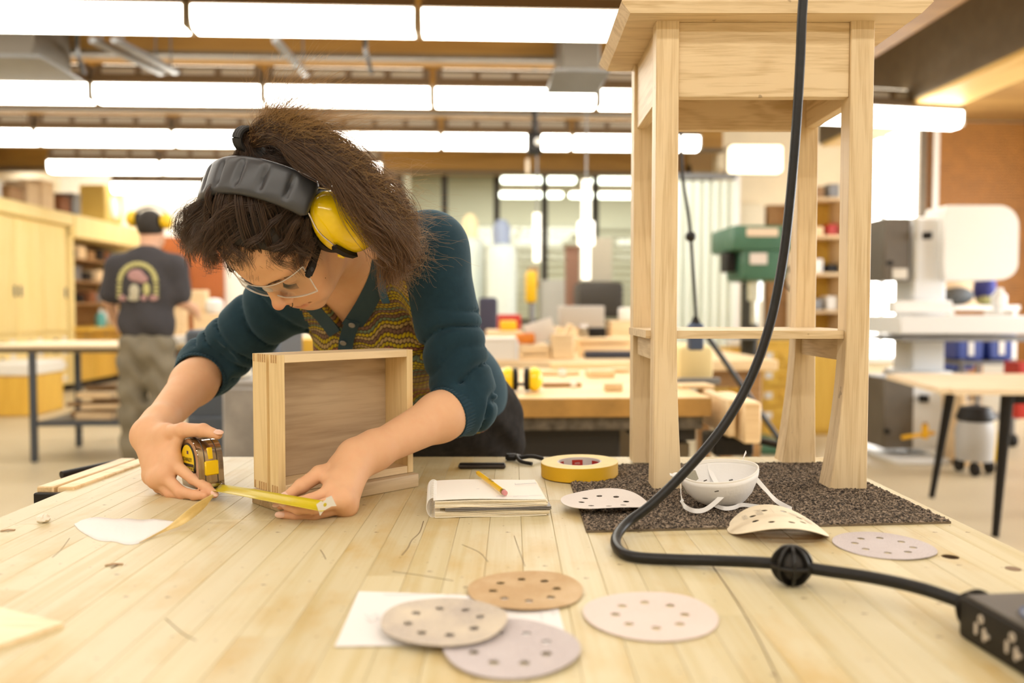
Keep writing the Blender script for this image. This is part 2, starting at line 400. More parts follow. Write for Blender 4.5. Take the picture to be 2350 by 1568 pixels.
slab('wall_far', -4.5, 8.4, 19.8, 20.0, 0, 4.2, plain('far_wall', (.74, .70, .58), .7))
slab('wall_far_left', -4.5, -4.4, 14.7, 19.8, 0, 4.2, M_WALL)
slab('ceiling_far', -4.5, 8.4, 14.7, 20.0, 4.2, 4.3, plain('far_ceiling', (.30, .26, .18), .7))
slab('wall_far_right', 8.2, 8.4, 10.8, 20.0, 0, 4.2, M_WALL)
slab('ceiling_far_front', -1.1, 8.4, 10.8, 14.7, 3.75, 4.3, MATS['far_ceiling'])
bm = BM()
for k in range(16): add_box(bm, (1.5, 19.74, .5 + k * .17), (9, .05, .03))
t = struct('trim_1', bm, plain('far_trim', (.42, .38, .30), .6))
for i, (u0, u1, v, Y) in enumerate(((1150, 1322, 413, 15.2), (1358, 1530, 413, 15.2), (1146, 1292, 447, 17), (1308, 1480, 447, 17))):
    A = rpix(u0, v, Y); B = rpix(u1, v, Y); t = thing('far_strip_light', 'x', 'light fixture', ((A.x + B.x) / 2, Y, A.z), room=True, group='strip lights seen through the glass partition')
    t['label'] = ['upper left', 'upper right', 'lower left', 'lower right'][i] + ' of the four strip lights seen through the glass partition'
    bm = BM(); add_box(bm, (0, 0, 0), (B.x - A.x, .16, .11), None, .03); obj('diffuser', bm, emit('far_lens', (1, .95, .85), 7.0), t)
    bm = BM(); add_box(bm, (0, 0, .11), (B.x - A.x + .04, .2, .05)); obj('housing', bm, M_FIXB, t)
    for s in (-1, 1):
        bm = BM(); add_cyl(bm, (s * .5, 0, .12), (s * .5, 0, 4.2 - A.z), .006, n=6); obj('hanger_rod', bm, M_GREY, t)
# tall window and slatted roller door in the right part of the back wall
A = rpix(2003, 182, 10.5); B = rpix(2166, 505, 10.5)
bm = BM(); 
for x in (A.x - .03, B.x + .03): add_box(bm, (x, 10.55, (A.z + .9) / 2 + .0), (.07, .14, A.z - .9 + 1.0))
add_box(bm, ((A.x + B.x) / 2, 10.55, A.z + .03), (B.x - A.x + .14, .14, .07)); add_box(bm, ((A.x + B.x) / 2, 10.55, .52), (B.x - A.x + .14, .16, .07))
add_box(bm, ((A.x + B.x) / 2 - .18, 10.55, (A.z + .5) / 2), (.05, .1, A.z - .5))
w2 = struct('window_2', bm, plain('window_frame_white', (.85, .83, .78), .4))
for x0, x1 in ((A.x, (A.x + B.x) / 2 - .2), ((A.x + B.x) / 2 - .16, B.x)):
    bm = BM(); add_box(bm, ((x0 + x1) / 2, 10.57, (A.z + .55) / 2), (x1 - x0, .012, A.z - .55)); obj('lit_pane', bm, emit('daylight_pane', (1.0, .98, .93), 9.0), w2)
A = rpix(2166, 60, 10.4); B = rpix(2420, 480, 10.4)
bm = BM(); n = 95; z0, z1 = .02, 3.6; h = (z1 - z0) / n
for k in range(n): add_prism(bm, [(-.018, z0 + k * h), (-.042, z0 + k * h + h * .15), (-.042, z0 + k * h + h * .8), (-.018, z0 + (k + 1) * h)], A.x + .03, 8.15, Matrix.Translation((0, 10.58, 0)) @ frame((0, 0, 0), (0, 1, 0), (0, 0, 1), (1, 0, 0)))
o = struct('door_2', bm, M_SLATW)
bm = BM(); add_box(bm, (A.x - .03, 10.54, 1.8), (.10, .10, 3.6)); obj('guide_rail', bm, M_STEEL, o)
# ------------------------------------------------------------------ the workbench
M_BENCH = wood('maple_bench', (.595, .515, .325), (.535, .44, .235), 'Y', 9, 16, .47, .045, spots=.8, coat=0, spec=.3)
M_MAPLE = wood('maple_edge', (.74, .50, .24), (.60, .38, .16), 'X', 10, 14, .45)
M_PLY = wood('plywood', (.80, .60, .34), (.66, .45, .22), 'X', 12, 10, .5)
M_BLACK = plain('black_plastic', (.011, .009, .0075), .45, spec=.25, var=.2, vs=60)
M_DARK = plain('dark_shadow_hole', (.05, .03, .015), .8)
BX0, BX1, BY0, BY1 = -.705, .603, .42, 1.592
bench = thing('workbench', 'big maple workbench of laminated strips that the woman leans over', 'workbench', (0, 1.0, 0))
def plank_mesh(L, wd, th, holes=()):
    bm = BM()
    if holes:
        from mathutils.geometry import tessellate_polygon
    add_box(bm, (0, 0, 0), (wd - .0003, L - .0003, th), None, .00045)
    return finish(bm, 25)
def holed_plate(bm, outer, holes, z0, z1):
    """flat plate with round holes right through it"""
    from mathutils.geometry import delaunay_2d_cdt
    pts = []; edges = []
    for loop in [outer] + holes:
        s = len(pts); pts += [V((p[0], p[1])) for p in loop]; edges += [(s + i, s + (i + 1) % len(loop)) for i in range(len(loop))]
    vo, eo, fo, *_ = delaunay_2d_cdt(pts, edges, [], 0, 1e-6)
    def inside(p, poly):
        c = False; j = len(poly) - 1
        for i in range(len(poly)):
            a, b = poly[i], poly[j]
            if (a[1] > p[1]) != (b[1] > p[1]) and p[0] < (b[0] - a[0]) * (p[1] - a[1]) / (b[1] - a[1]) + a[0]: c = not c
            j = i
        return c
    keep = []
    for f in fo:
        c = sum((vo[i] for i in f), V((0, 0))) / len(f)
        if inside(c, outer) and not any(inside(c, h) for h in holes): keep.append(f)
    top = [bm.verts.new((p.x, p.y, z1)) for p in vo]; bot = [bm.verts.new((p.x, p.y, z0)) for p in vo]
    cnt = {}
    for f in keep:
        bm.faces.new([top[i] for i in f]); bm.faces.new([bot[i] for i in f][::-1])
        for i in range(len(f)):
            e = (f[i], f[(i + 1) % len(f)]); cnt[e] = 1
    for (a, b) in cnt:
        if (b, a) not in cnt: bm.faces.new((top[a], bot[a], bot[b], top[b]))
    return top, bot
def circ(x, y, r, n=24): return [(x + r * math.cos(2 * PI * k / n), y + r * math.sin(2 * PI * k / n)) for k in range(n)]
DOG = [onz(2195, 1278), onz(2325, 1306)]
NS = 31; wd = (BX1 - BX0) / NS; rb = random.Random(3); cache = {}
for i in range(NS):
    xc = BX0 + wd * (i + .5); cuts = [BY0]
    if rb.random() < .75: cuts.append(BY0 + rb.uniform(.25, .95))
    cuts.append(BY1)
    for a, b in zip(cuts[:-1], cuts[1:]):
        hs = [h for h in DOG[:1] if abs(h.x - xc) < wd / 2 and a < h.y < b]
        if hs:
            bm = BM(); L = b - a; yc = (a + b) / 2; x0, x1 = -wd / 2 + .00035, wd / 2 - .00035
            out = [(x0, -L / 2), (x1, -L / 2), (x1, L / 2), (x0, L / 2)]; h = hs[0]
            hc = min(max(h.x - xc, x0 + .0105), x1 - .0105)
            holed_plate(bm, out, [circ(hc, h.y - yc, .0098)], -.0225, .0225); me = finish(bm, 25)
        else:
            key = round(b - a, 3)
            me = cache.get(key) or plank_mesh(b - a, wd, .045); cache[key] = me
        o = obj('bench_strip', me, M_BENCH, bench); o.location = (xc, (a + b) / 2 - 1.0, BZ - .0225)
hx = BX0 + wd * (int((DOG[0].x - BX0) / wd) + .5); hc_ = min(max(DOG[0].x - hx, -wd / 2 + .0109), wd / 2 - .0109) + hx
bm = BM(); add_lathe(bm, [(.0099, -.0005), (.0099, -.0445), (0, -.0445), (0, -.0435), (.0089, -.0435), (.0089, -.0005)], 24); obj('dog_hole', bm, plain('hole_shade_brown', (.10, .055, .022), .7, var=.4, vs=150), bench, (hc_, DOG[0].y - 1.0, BZ))  # dirty brown liner, darkened in place of the shade down the hole
# filled dog hole and a few plugs are end-grain discs flush in the top
for i, (p, r) in enumerate(((DOG[1], .0085),)):
    bm = BM(); add_lathe(bm, [(0, .0005), (r * .93, .0005), (r, -.004), (0, -.004)], 20); o = obj('wood_plug', bm, plain('plug', (.20, .115, .05), .6), bench, (p.x, p.y - 1.0, BZ))
bm = BM(); add_box(bm, ((BX0 + BX1) / 2, .0 + (BY0 + BY1) / 2 - 1.0, BZ - .075), (BX1 - BX0 - .16, BY1 - BY0 - .16, .06)); obj('under_frame', bm, M_MAPLE, bench)
for sx in (0, 1):
    for sy in (0, 1):
        bm = BM(); add_box(bm, ((BX0 + .12, BX1 - .12)[sx], (BY0 + .14, BY1 - .14)[sy] - 1.0, .4225), (.09, .09, .845), None, .006); obj('leg', bm, M_MAPLE, bench)
for sy in (0, 1):
    bm = BM(); add_box(bm, ((BX0 + BX1) / 2, (BY0 + .14, BY1 - .14)[sy] - 1.0, .22), (BX1 - BX0 - .3, .05, .10), None, .004); obj('stretcher', bm, M_MAPLE, bench)
# scratches and cracks on the bench top: thin gouges that lie in the surface
M_SCR = plain('scratch_dark', (.12, .07, .035), .8)
def crack(pix_pts, w_):
    bm = BM(); pts = [onz(u, v, BZ + .00015) for u, v in pix_pts]; add_strip(bm, spline(pts, 4), (1, .0, 0) if abs(pts[0].x - pts[-1].x) < abs(pts[0].y - pts[-1].y) else (0, 1, 0), w_, .0003); obj('scratch', bm, M_SCR, bench).location = (0, -1.0, 0)
crack([(972, 1196), (963, 1222), (945, 1240), (936, 1258), (922, 1275)], .0009)
crack([(1636, 1300), (1690, 1380), (1738, 1462), (1772, 1530), (1790, 1568)], .0011)
crack([(900, 1312), (960, 1320), (1040, 1333)], .0006)
crack([(735, 1262), (742, 1272), (748, 1284)], .0006)
crack([(1060, 1250), (1100, 1268), (1120, 1290)], .0005)
crack([(380, 1420), (420, 1455), (450, 1470)], .0007)
crack([(160, 1235), (140, 1262), (120, 1280)], .0005)
crack([(1180, 1030 + 200), (1190, 1260), (1205, 1300)], .0005)
crack([(255, 1305), (272, 1296)], .0022)
# vise jaws bolted on the left end of the bench
t = thing('bench_vise', 'plywood vise jaws on the far left end of the maple bench', 'vise', (-.78, 1.48, .84))
A, B = onz(150, 1118, .905), onz(335, 1052, .905)
d = (B - A).normalized(); nrm = V((-d.y, d.x, 0))
for k, (off, m, h) in enumerate(((.0, M_PLY, .07), (.034, wood('jaw_wood', (.72, .52, .28), (.5, .33, .15), 'Y', 12, 10), .075))):
    bm = BM(); c = (A + B) / 2 + nrm * off; add_box(bm, (0, 0, 0), (.028, (B - A).length, h), Matrix.Translation(c - V((0, 0, h / 2)) - V((-.78, 1.48, .84))) @ Matrix.Rotation(math.atan2(d.y, d.x) - PI / 2, 4, 'Z'), .002)
    obj('jaw_board', bm, m, t)
bm = BM(); add_box(bm, (0, 0, 0), (.062, .012, .06), Matrix.Translation(A + nrm * .015 - V((0, 0, .038)) - d * .006 - V((-.78, 1.48, .84))) @ Matrix.Rotation(math.atan2(d.y, d.x) - PI / 2, 4, 'Z'), .002); obj('end_plate', bm, M_BLACK, t)
for s in (-.08, .08):
    bm = BM(); add_cyl(bm, (-.06, s, -.05), (.11, s, -.05), .012, n=12); obj('guide_bar', bm, M_GREY, t)
bm = BM(); q = pix(210, 1078, 1.56); q = q - V((-.78, 1.48, .84)); add_cyl(bm, q + V((-.03, -.05, 0)), q + V((.03, .05, .004)), .007, n=10); obj('screw_handle', bm, M_BLACK, t)

# ------------------------------------------------------------------ sanding discs
def disc_mat(name, c0, c1, sc=900, worn=None):
    m, nt, b = _new(name); v = coords(nt, (1, 1, 1))
    n = noise(nt, v, sc, 2, .6); c = ramp(nt, n, [(.35, c1), (.65, c0)])
    n2 = noise(nt, v, 18, 4, .6); c = mixc(nt, ramp(nt, n2, [(.40, (0, 0, 0)), (.75, (1, 1, 1))]), c, worn or c0)
    nt.links.new(c, b.inputs['Base Color']); b.inputs['Roughness'].default_value = .85; bump(nt, b, n, .35, .0006); return m
def disc(name, label, u, v, r, mat, z=None, seed=0, hole_rot=.2, warp=.0015, bump_edge=.0, tilt=None, hr=.0045, back=None, holes_r=.0325, group='sanding discs on the bench', curl=None, lift=0, squash=1):
    rr = random.Random(seed); zc = (z if z is not None else BZ)
    c = onz(u, v, zc + .001)
    ph = [rr.uniform(0, 6.28) for _ in range(4)]
    def R(a): return r * (1 + bump_edge * max(0, math.cos(a - ph[0])) ** 12 - bump_edge * .5 * max(0, math.cos(a - ph[1])) ** 10 + .004 * math.sin(3 * a + ph[2]) + .003 * math.sin(7 * a + ph[3]))
    outer = [(R(2 * PI * k / 72) * math.cos(2 * PI * k / 72), R(2 * PI * k / 72) * math.sin(2 * PI * k / 72) * squash) for k in range(72)]
    holes = [circ(holes_r * math.cos(hole_rot + k * PI / 4), holes_r * math.sin(hole_rot + k * PI / 4), hr, 16) for k in range(8)]
    # inner points keep the sheet bendable
    bm = BM(); top, bot = holed_plate(bm, outer, holes, 0, .0007)
    bmesh.ops.subdivide_edges(bm, edges=[e for e in bm.edges if e.calc_length() > .012], cuts=2, use_grid_fill=True)
    bmesh.ops.triangulate(bm, faces=bm.faces[:])
    for vv in bm.verts:
        x, y = vv.co.x, vv.co.y; a = math.atan2(y, x); q = math.hypot(x, y) / r
        if curl: vv.co = curl(vv.co)
        else: vv.co.z += warp * q * q * (1 + .8 * math.sin(2 * a + ph[0]) + .5 * math.sin(3 * a + ph[1])) + lift
    zmin = min(vv.co.z for vv in bm.verts)
    for vv in bm.verts: vv.co.z -= zmin - .0003
    me = finish(bm, 50)
    o = obj(name, me, mat, None, (c.x, c.y, zc))
    if tilt: o.rotation_euler = tilt
    tag(o, label, 'sandpaper', group); return o
D_CREAM = disc_mat('disc_cream', (.70, .60, .55), (.65, .54, .48))
D_LILAC = disc_mat('disc_lilac', (.56, .50, .49), (.43, .37, .37), 700)
D_GREY = disc_mat('disc_greybrown', (.56, .49, .42), (.36, .30, .25), 600, (.64, .55, .42))
D_TAN = disc_mat('disc_tan', (.52, .35, .185), (.45, .29, .14), 900, (.62, .46, .28))
D_WHITE = disc_mat('disc_white', (.76, .70, .66), (.70, .64, .60))
PZ = BZ + .0012
disc('sanding_disc', 'cream eight-hole sanding disc lying alone, right of the paper sheet', 1492, 1412, .0625, D_CREAM, seed=1, hole_rot=.0, warp=.0008, bump_edge=.02)
disc('sanding_disc', 'tan-brown eight-hole sanding disc at the back edge of the paper sheet', 1205, 1355, .0585, D_TAN, PZ, 2, .1, .0012)
disc('sanding_disc', 'grey-lilac sanding disc with a folded edge lying under the worn grey-brown disc', 1172, 1487, .0585, D_LILAC, PZ, 3, .35, .0010, .07)
disc('sanding_disc', 'worn grey-brown sanding disc with a pointed edge on top of the paper sheet', 1020, 1428, .0565, D_GREY, PZ + .004, 4, .22, .0022, .10)
disc('sanding_disc', 'speckled lilac sanding disc right of the bent one, close to the bench hole', 2028, 1252, .0580, D_LILAC, None, 5, .5, .0006)
disc('sanding_disc', 'clean white sanding disc half on the carpet mat, left of the power cord', 1386, 1154, .0620, D_WHITE, BZ + .0085, 6, .1, .0035, .01)
def curl_(co):
    R = .062; x, y, z = co; s = .12; c2, s2 = math.cos(s), math.sin(s)
    yy = y; a = x / R * .95
    return V((R * math.sin(a), y, R * math.cos(a) - R + z * math.cos(a)))
D_BACK = plain('disc_back', (.76, .66, .49), .8, var=.05, vs=60)
bd = disc('bent_sanding_disc', 'bent cream sanding disc arching up in front of the dust mask', 1784, 1222, .0640, D_BACK, None, 7, .35, 0, curl=lambda co: V((co.x * .97, co.y * .95, co.z + .0215 * (1 - (co.x / .0640) ** 2))))
bd.rotation_euler.z = -.10
bd.data.materials.append(plain('disc_grit_orange', (.50, .24, .05), .8, var=.1, vs=200))
for f in bd.data.polygons:
    if f.normal.z < -.2: f.material_index = 1
# grey print on its back
_z = lambda x, y: .0215 * (1 - (x / .0640) ** 2) + .0003
M_PRINT = plain('grey_print', (.62, .56, .46), .8)
for s, x, y, sz in (('P100', -.020, .024, .0135), ('eee', -.037, .018, .014), ('01', .024, .020, .015), ('URA', .040, .012, .015), ('- - - -', -.001, .026, .010)):
    e = .001; nx = (_z(x + e, y) - _z(x - e, y)) / (2 * e); ny = (_z(x, y + e) - _z(x, y - e)) / (2 * e)
    n_ = V((-nx, -ny, 1)).normalized(); ty = V((1, 0, nx)).normalized(); tx = ty.cross(n_)
    text('print', s, M_PRINT, bd, frame((x, y * .92, _z(x, y) + .0012), tx, ty, n_), sz, .00003)

# ------------------------------------------------------------------ paper, peel, crumb, offcut
def quad_sheet(name, label, pxs, mat, z=BZ, th=.0003, lift=.0006, cat='paper'):
    P4 = [onz(u, v, z) for u, v in pxs]; c = sum(P4, V()) / 4; bm = BM(); n = 12
    g = [[None] * (n + 1) for _ in range(n + 1)]
    for i in range(n + 1):
        for j in range(n + 1):
            a, b = i / n, j / n; p = (P4[0] * (1 - a) + P4[1] * a) * (1 - b) + (P4[3] * (1 - a) + P4[2] * a) * b
            g[i][j] = bm.verts.new((p.x - c.x, p.y - c.y, .0004 + lift * (abs(math.sin(3 * a + 1)) * (b - .5) ** 2 * 4)))
    for i in range(n):
        for j in range(n): bm.faces.new((g[i][j], g[i + 1][j], g[i + 1][j + 1], g[i][j + 1]))
    r = bmesh.ops.extrude_face_region(bm, geom=bm.faces[:]); bmesh.ops.translate(bm, vec=(0, 0, th), verts=[x for x in r['geom'] if isinstance(x, bmesh.types.BMVert)])
    return tag(obj(name, bm, mat, None, (c.x, c.y, z)), label, cat)
M_PAPER = plain('paper_white', (.78, .75, .73), .8)
sheet = quad_sheet('paper_sheet', 'plain white sheet with faint pencil marks under the sanding discs', ((768, 1487), (1304, 1480), (1275, 1376), (823, 1360)), M_PAPER)
bm = BM(); P0 = sheet.location
for pts in ([(838, 1410), (850, 1418), (862, 1408), (870, 1420), (850, 1428), (842, 1420)], [(880, 1364), (930, 1365), (1000, 1362)], [(1240, 1402), (1245, 1425)], [(1266, 1400), (1272, 1412), (1280, 1402)], [(1020, 1366), (1060, 1362)]):
    add_strip(bm, [onz(u, v, BZ + .0022) - P0 for u, v in pts], (.3, 1, 0), .0006, .0002)
obj('pencil_mark', bm, plain('graphite', (.55, .53, .55), .7), sheet)
# peeled backing paper: flat at the left, bent up along a fold and running out to a raised point at the right
bm = BM()
fr_ = [onz(u, v, BZ + .0006) for u, v in ((171, 1206), (186, 1220), (225, 1240), (262, 1243), (290, 1250), (319, 1247), (348, 1234), (378, 1217), (406, 1200))]
bk_ = [onz(u, v, BZ + .0006 + z) for u, v, z in ((171, 1203, 0), (190, 1193, .002), (222, 1187, .003), (262, 1191, .003), (290, 1190, .002), (326, 1193, .002), (352, 1191, .003), (380, 1194, .003), (406, 1198, .002))]
rb = random.Random(5); g = []
for a, b in zip(spline(fr_, 4), spline(bk_, 4)):
    g.append([bm.verts.new(a.lerp(b, t) + V((0, 0, .0015 * math.sin(PI * t) * rb.random() + (rb.uniform(-.0006, .0006) if 0 < t < 1 else 0)))) for t in (0, .2, .4, .6, .8, 1)])
for A, B in zip(g[:-1], g[1:]):
    for k in range(5): bm.faces.new((A[k], B[k], B[k + 1], A[k + 1]))
nflat = len(bm.faces)
Lc = spline([onz(319, 1247, BZ + .0006), onz(372, 1223, BZ + .002), onz(422, 1203, BZ + .006), onz(465, 1171, BZ + .020), onz(489, 1140, BZ + .042)], 6)
Uc = spline([onz(320, 1246, BZ + .001), onz(378, 1214, BZ + .006), onz(408, 1190, BZ + .014), onz(448, 1158, BZ + .032), onz(486, 1136, BZ + .046)], 6)
g = []
for a, b in zip(Lc, Uc): g.append([bm.verts.new(a.lerp(b, t) + V((0, .004 * math.sin(PI * t), 0))) for t in (0, .33, .66, 1)])
for A, B in zip(g[:-1], g[1:]):
    for k in range(3): bm.faces.new((A[k], B[k], B[k + 1], A[k + 1]))
me = bpy.data.meshes.new('m'); bm.to_mesh(me); bm.free(); me.shade_smooth()
for f in me.polygons: f.material_index = 0 if f.index < nflat else 1
me.materials.append(plain('peel_white', (.80, .77, .75), .75, bmp=.3, vs=160)); me.materials.append(plain('peel_yellow', (.80, .60, .26), .6, var=.08, vs=90))
o = obj('peeled_paper', me, None); md = o.modifiers.new('s', 'SOLIDIFY'); md.thickness = .0005
tag(o, 'torn white backing paper whose yellow underside curls up to a point by the hand', 'paper')
bm = BM(); add_sph(bm, (0, 0, .005), (.009, .006, .006), 12)
for v in bm.verts: v.co += V((rb.uniform(-1, 1), rb.uniform(-1, 1), rb.uniform(-.5, 1))) * .0016
p = onz(100, 1200); tag(obj('paper_crumb', bm, plain('crumb', (.82, .74, .62), .9), None, (p.x, p.y, BZ), 0), 'small crumpled white scrap on the left side of the bench', 'scrap')
for i, (u, v, s, lb) in enumerate(((18, 1219, .008, 'flat brown chip near the left edge of the bench'), (262, 1298, .009, 'small curled wood shaving on the bare left half of the bench'))):
    p = onz(u, v); bm = BM(); add_strip(bm, [V((-s, -.002, .0006)), V((0, 0, .0018)), V((s, .002, .0008))], (0, 1, 0), .004, .0009); tag(obj('wood_chip', bm, plain('chip', (.40, .24, .12), .8), None, (p.x, p.y, BZ)), lb, 'wood chip')
# thin offcut in the near left corner
A, B, C_, D_ = [onz(u, v) for u, v in ((-80, 1385), (146, 1440), (-10, 1494), (-150, 1545))]
c = (A + B + C_ + D_) / 4; bm = BM(); add_prism(bm, [(p.x - c.x, p.y - c.y) for p in (D_, C_, B, A)], 0, .0045)
tag(obj('pine_offcut', bm, wood('pine', (.90, .74, .48), (.76, .56, .30), 'X', 26, 8, .5), None, (c.x, c.y, BZ)), 'thin pale pine offcut in the near left corner of the bench', 'board')

# ------------------------------------------------------------------ carpet mat under the stool
def carpet_mat():
    m, nt, b = _new('carpet'); v = coords(nt, (1, 1, 1), False); n = noise(nt, v, 210, 3, .7)
    c = ramp(nt, n, [(.34, (.024, .021, .021)), (.47, (.075, .060, .047)), (.58, (.26, .20, .145)), (.72, (.40, .32, .25))]); nt.links.new(c, b.inputs['Base Color']); b.inputs['Roughness'].default_value = .95; b.inputs['Specular IOR Level'].default_value = .1; return m
K = [onz(u, v, BZ + .006) for u, v in ((1346, 1213), (2183, 1192), (1892, 1058), (1296, 1064))]
c = sum(K, V()) / 4; nx, ny = 230, 130; rg = np.random.default_rng(2)
a_, b_ = np.meshgrid(np.linspace(0, 1, nx), np.linspace(0, 1, ny), indexing='ij')
K2 = np.array([(p.x - c.x, p.y - c.y) for p in K])
xy = (K2[0] * (1 - a_)[..., None] + K2[1] * a_[..., None]) * (1 - b_)[..., None] + (K2[3] * (1 - a_)[..., None] + K2[2] * a_[..., None]) * b_[..., None]
ed = np.minimum(np.minimum(a_, 1 - a_) * nx, np.minimum(b_, 1 - b_) * ny)
z = .0052 + rg.normal(0, .0011, (nx, ny)) - .0022 * np.exp(-ed / 1.2); xy += rg.normal(0, .0006, xy.shape) * (ed > 0)[..., None]
top = np.dstack([xy, z]).reshape(-1, 3); idx = np.arange(nx * ny).reshape(nx, ny)
F = np.stack([idx[:-1, :-1], idx[1:, :-1], idx[1:, 1:], idx[:-1, 1:]], -1).reshape(-1, 4).tolist()
rim = list(idx[:, 0]) + list(idx[-1, 1:]) + list(idx[-2::-1, -1]) + list(idx[0, -2:0:-1]); base = len(top)
bot = top[rim].copy(); bot[:, 2] = .0026; VV = np.vstack([top, bot]); n = len(rim)
F += [[rim[k], base + k, base + (k + 1) % n, rim[(k + 1) % n]] for k in range(n)]
mat_root = thing('carpet_mat', 'offcut of speckled brown carpet lying under the tall stool', 'mat', (c.x, c.y, BZ))
o = obj('pile', fmesh(VV, F, 0), carpet_mat(), mat_root); o['kind'] = 'stuff'
bm = BM(); add_prism(bm, [tuple(p) for p in K2], .0002, .0030); obj('backing', bm, plain('carpet_backing', (.16, .12, .075), .8, var=.2, vs=90), mat_root)
CZ = BZ + .0055

# ------------------------------------------------------------------ spiral notebook, steel rule, pencil
q = [onz(u, v) for u, v in ((998, 1190), (1262, 1184), (1222, 1098), (1002, 1104))]
X = (q[1] - q[0]); Wn = X.length; X.normalize(); Y = V((-X.y, X.x, 0)); Dn = .132; O = q[0]
nb = thing('notebook', 'open white spiral notebook with a pencil on it, left of the yellow tape', 'notebook', M=frame(O, X, Y, V((0, 0, 1))))
rb = random.Random(11); pg = [plain('page_%s' % k, c_, .85) for k, c_ in (('cream', (.86, .78, .62)), ('ivory', (.80, .69, .50)), ('white', (.88, .85, .79)))]
def page_block(z0, z1, n, m, name, over=0):
    h = (z1 - z0) / n
    for k in range(n):
        bm = BM(); e = rb.uniform(-.0012, .0012); x1 = Wn + over + rb.uniform(-.002, .001) - (.004 if z0 < .005 and k == 0 else 0); zz = z0 + k * h
        g = []
        for i in range(9):
            x = x1 * i / 8; w_ = .0006 * math.sin(i * .9 + k) * (i > 1)
            g.append([bm.verts.new((x, yy, zz + dz + w_)) for yy, dz in ((e, 0), (Dn, 0), (Dn, h * .72), (e, h * .72))])
        for A, B in zip(g[:-1], g[1:]):
            for j in range(4): bm.faces.new((A[j], A[(j + 1) % 4], B[(j + 1) % 4], B[j]))
        bm.faces.new(g[0][::-1]); bm.faces.new(g[-1]); obj(name, bm, m[k % len(m)], nb, smooth=30)
page_block(.0006, .0088, 5, [pg[0], pg[1]], 'page_bundle')
page_block(.0142, .0235, 6, [pg[1], pg[0], pg[0]], 'page_bundle', -.003)
bm = BM(); g = []
for i in range(13):
    a = i / 12; x = -.002 + (Wn - .004) * a; g.append([bm.verts.new((x, yy, .0242 + .0012 * math.sin(a * 5) + z)) for yy, z in ((.001, 0), (Dn * .5, .0004), (Dn - .001, 0), (Dn - .001, .0004), (Dn * .5, .0008), (.001, .0004))])
for A, B in zip(g[:-1], g[1:]):
    for j in range(6): bm.faces.new((A[j], A[(j + 1) % 6], B[(j + 1) % 6], B[j]))
bm.faces.new(g[0][::-1]); bm.faces.new(g[-1]); obj('top_page', bm, pg[2], nb)
for z0 in (.0092, .0117):
    bm = BM(); add_box(bm, (Wn / 2 + .008, Dn / 2, z0 + .0011), (Wn - .012, Dn + .004, .0019), None, .0006); obj('cover_board', bm, plain('grey_board', (.20, .18, .16), .45), nb)
for k in range(20):
    y = .006 + k * (Dn - .012) / 19; bm = BM()
    add_tube(bm, [(.0005 + .0145 * math.cos(a) * .62 - .003, y + .0014 * a / 6.28, .0135 + .0138 * math.sin(a)) for a in [i * 2 * PI / 18 for i in range(19)]], .00048, 6); obj('wire_ring', bm, plain('white_wire', (.80, .78, .75), .3, .3), nb)
bm = BM()
for pts in ([(.118, .088), (.150, .094)], [(.118, .086), (.150, .091)], [(.119, .083), (.119, .096)], [(.150, .085), (.150, .098)], [(.060, .060), (.064, .061)], [(.085, .012), (.100, .013)], [(.102, .010), (.150, .012)], [(.108, .006), (.13, .007)]):
    add_strip(bm, [V((x, y, .0262)) for x, y in pts], (.2, 1, 0), .0005, .0003)
obj('pencil_mark', bm, MATS['graphite'], nb)
A, B = onz(1096, 1085, BZ + .031), onz(1158, 1131, BZ + .0305); d = (B - A).normalized()
pc = thing('pencil', 'yellow hexagonal pencil lying across the open notebook', 'pencil', (0, 0, 0)); zz = V((0, 0, 1)); M = frame(A, d, zz.cross(d).normalized(), d.cross(zz.cross(d)).normalized()); pc.matrix_world = M; L = (B - A).length
hexp = [(.0037 * math.cos(k * PI / 3 + PI / 6), .0037 * math.sin(k * PI / 3 + PI / 6)) for k in range(6)]; FX = frame((0, 0, 0), (0, 1, 0), (0, 0, 1), (1, 0, 0))
bm = BM(); add_prism(bm, hexp, .004, L - .010, FX); obj('shaft', bm, plain('pencil_yellow', (.80, .50, .012), .35), pc, smooth=20)
bm = BM(); add_lathe(bm, [(0, -.012), (.0006, -.012), (.0036, .004)], 12, FX); obj('tip', bm, M_PLY, pc)
bm = BM(); add_lathe(bm, [(.0036, L - .011), (.004, L - .010), (.0036, L - .009), (.004, L - .0075), (.0036, L - .006), (.004, L - .0045), (.0037, L - .003)], 16, FX); obj('ferrule', bm, plain('ferrule', (.07, .055, .02), .35, .7), pc)
bm = BM()
for s in (.0085, .0055): add_lathe(bm, [(.00405, L - s - .0005), (.0042, L - s), (.00405, L - s + .0005)], 16, FX)
obj('ferrule_band', bm, MATS['pencil_yellow'], pc)
bm = BM(); add_lathe(bm, [(.0037, L - .003), (.0037, L + .003), (.003, L + .0045), (0, L + .0048)], 16, FX); obj('eraser', bm, plain('eraser', (.62, .26, .27), .7), pc)
text('lettering', 'PENCIL  HB 2', plain('print_black', (.03, .025, .01), .6), pc, frame((L * .52, 0, .0034), (1, 0, 0), (0, 1, 0), (0, 0, 1)), .0042)

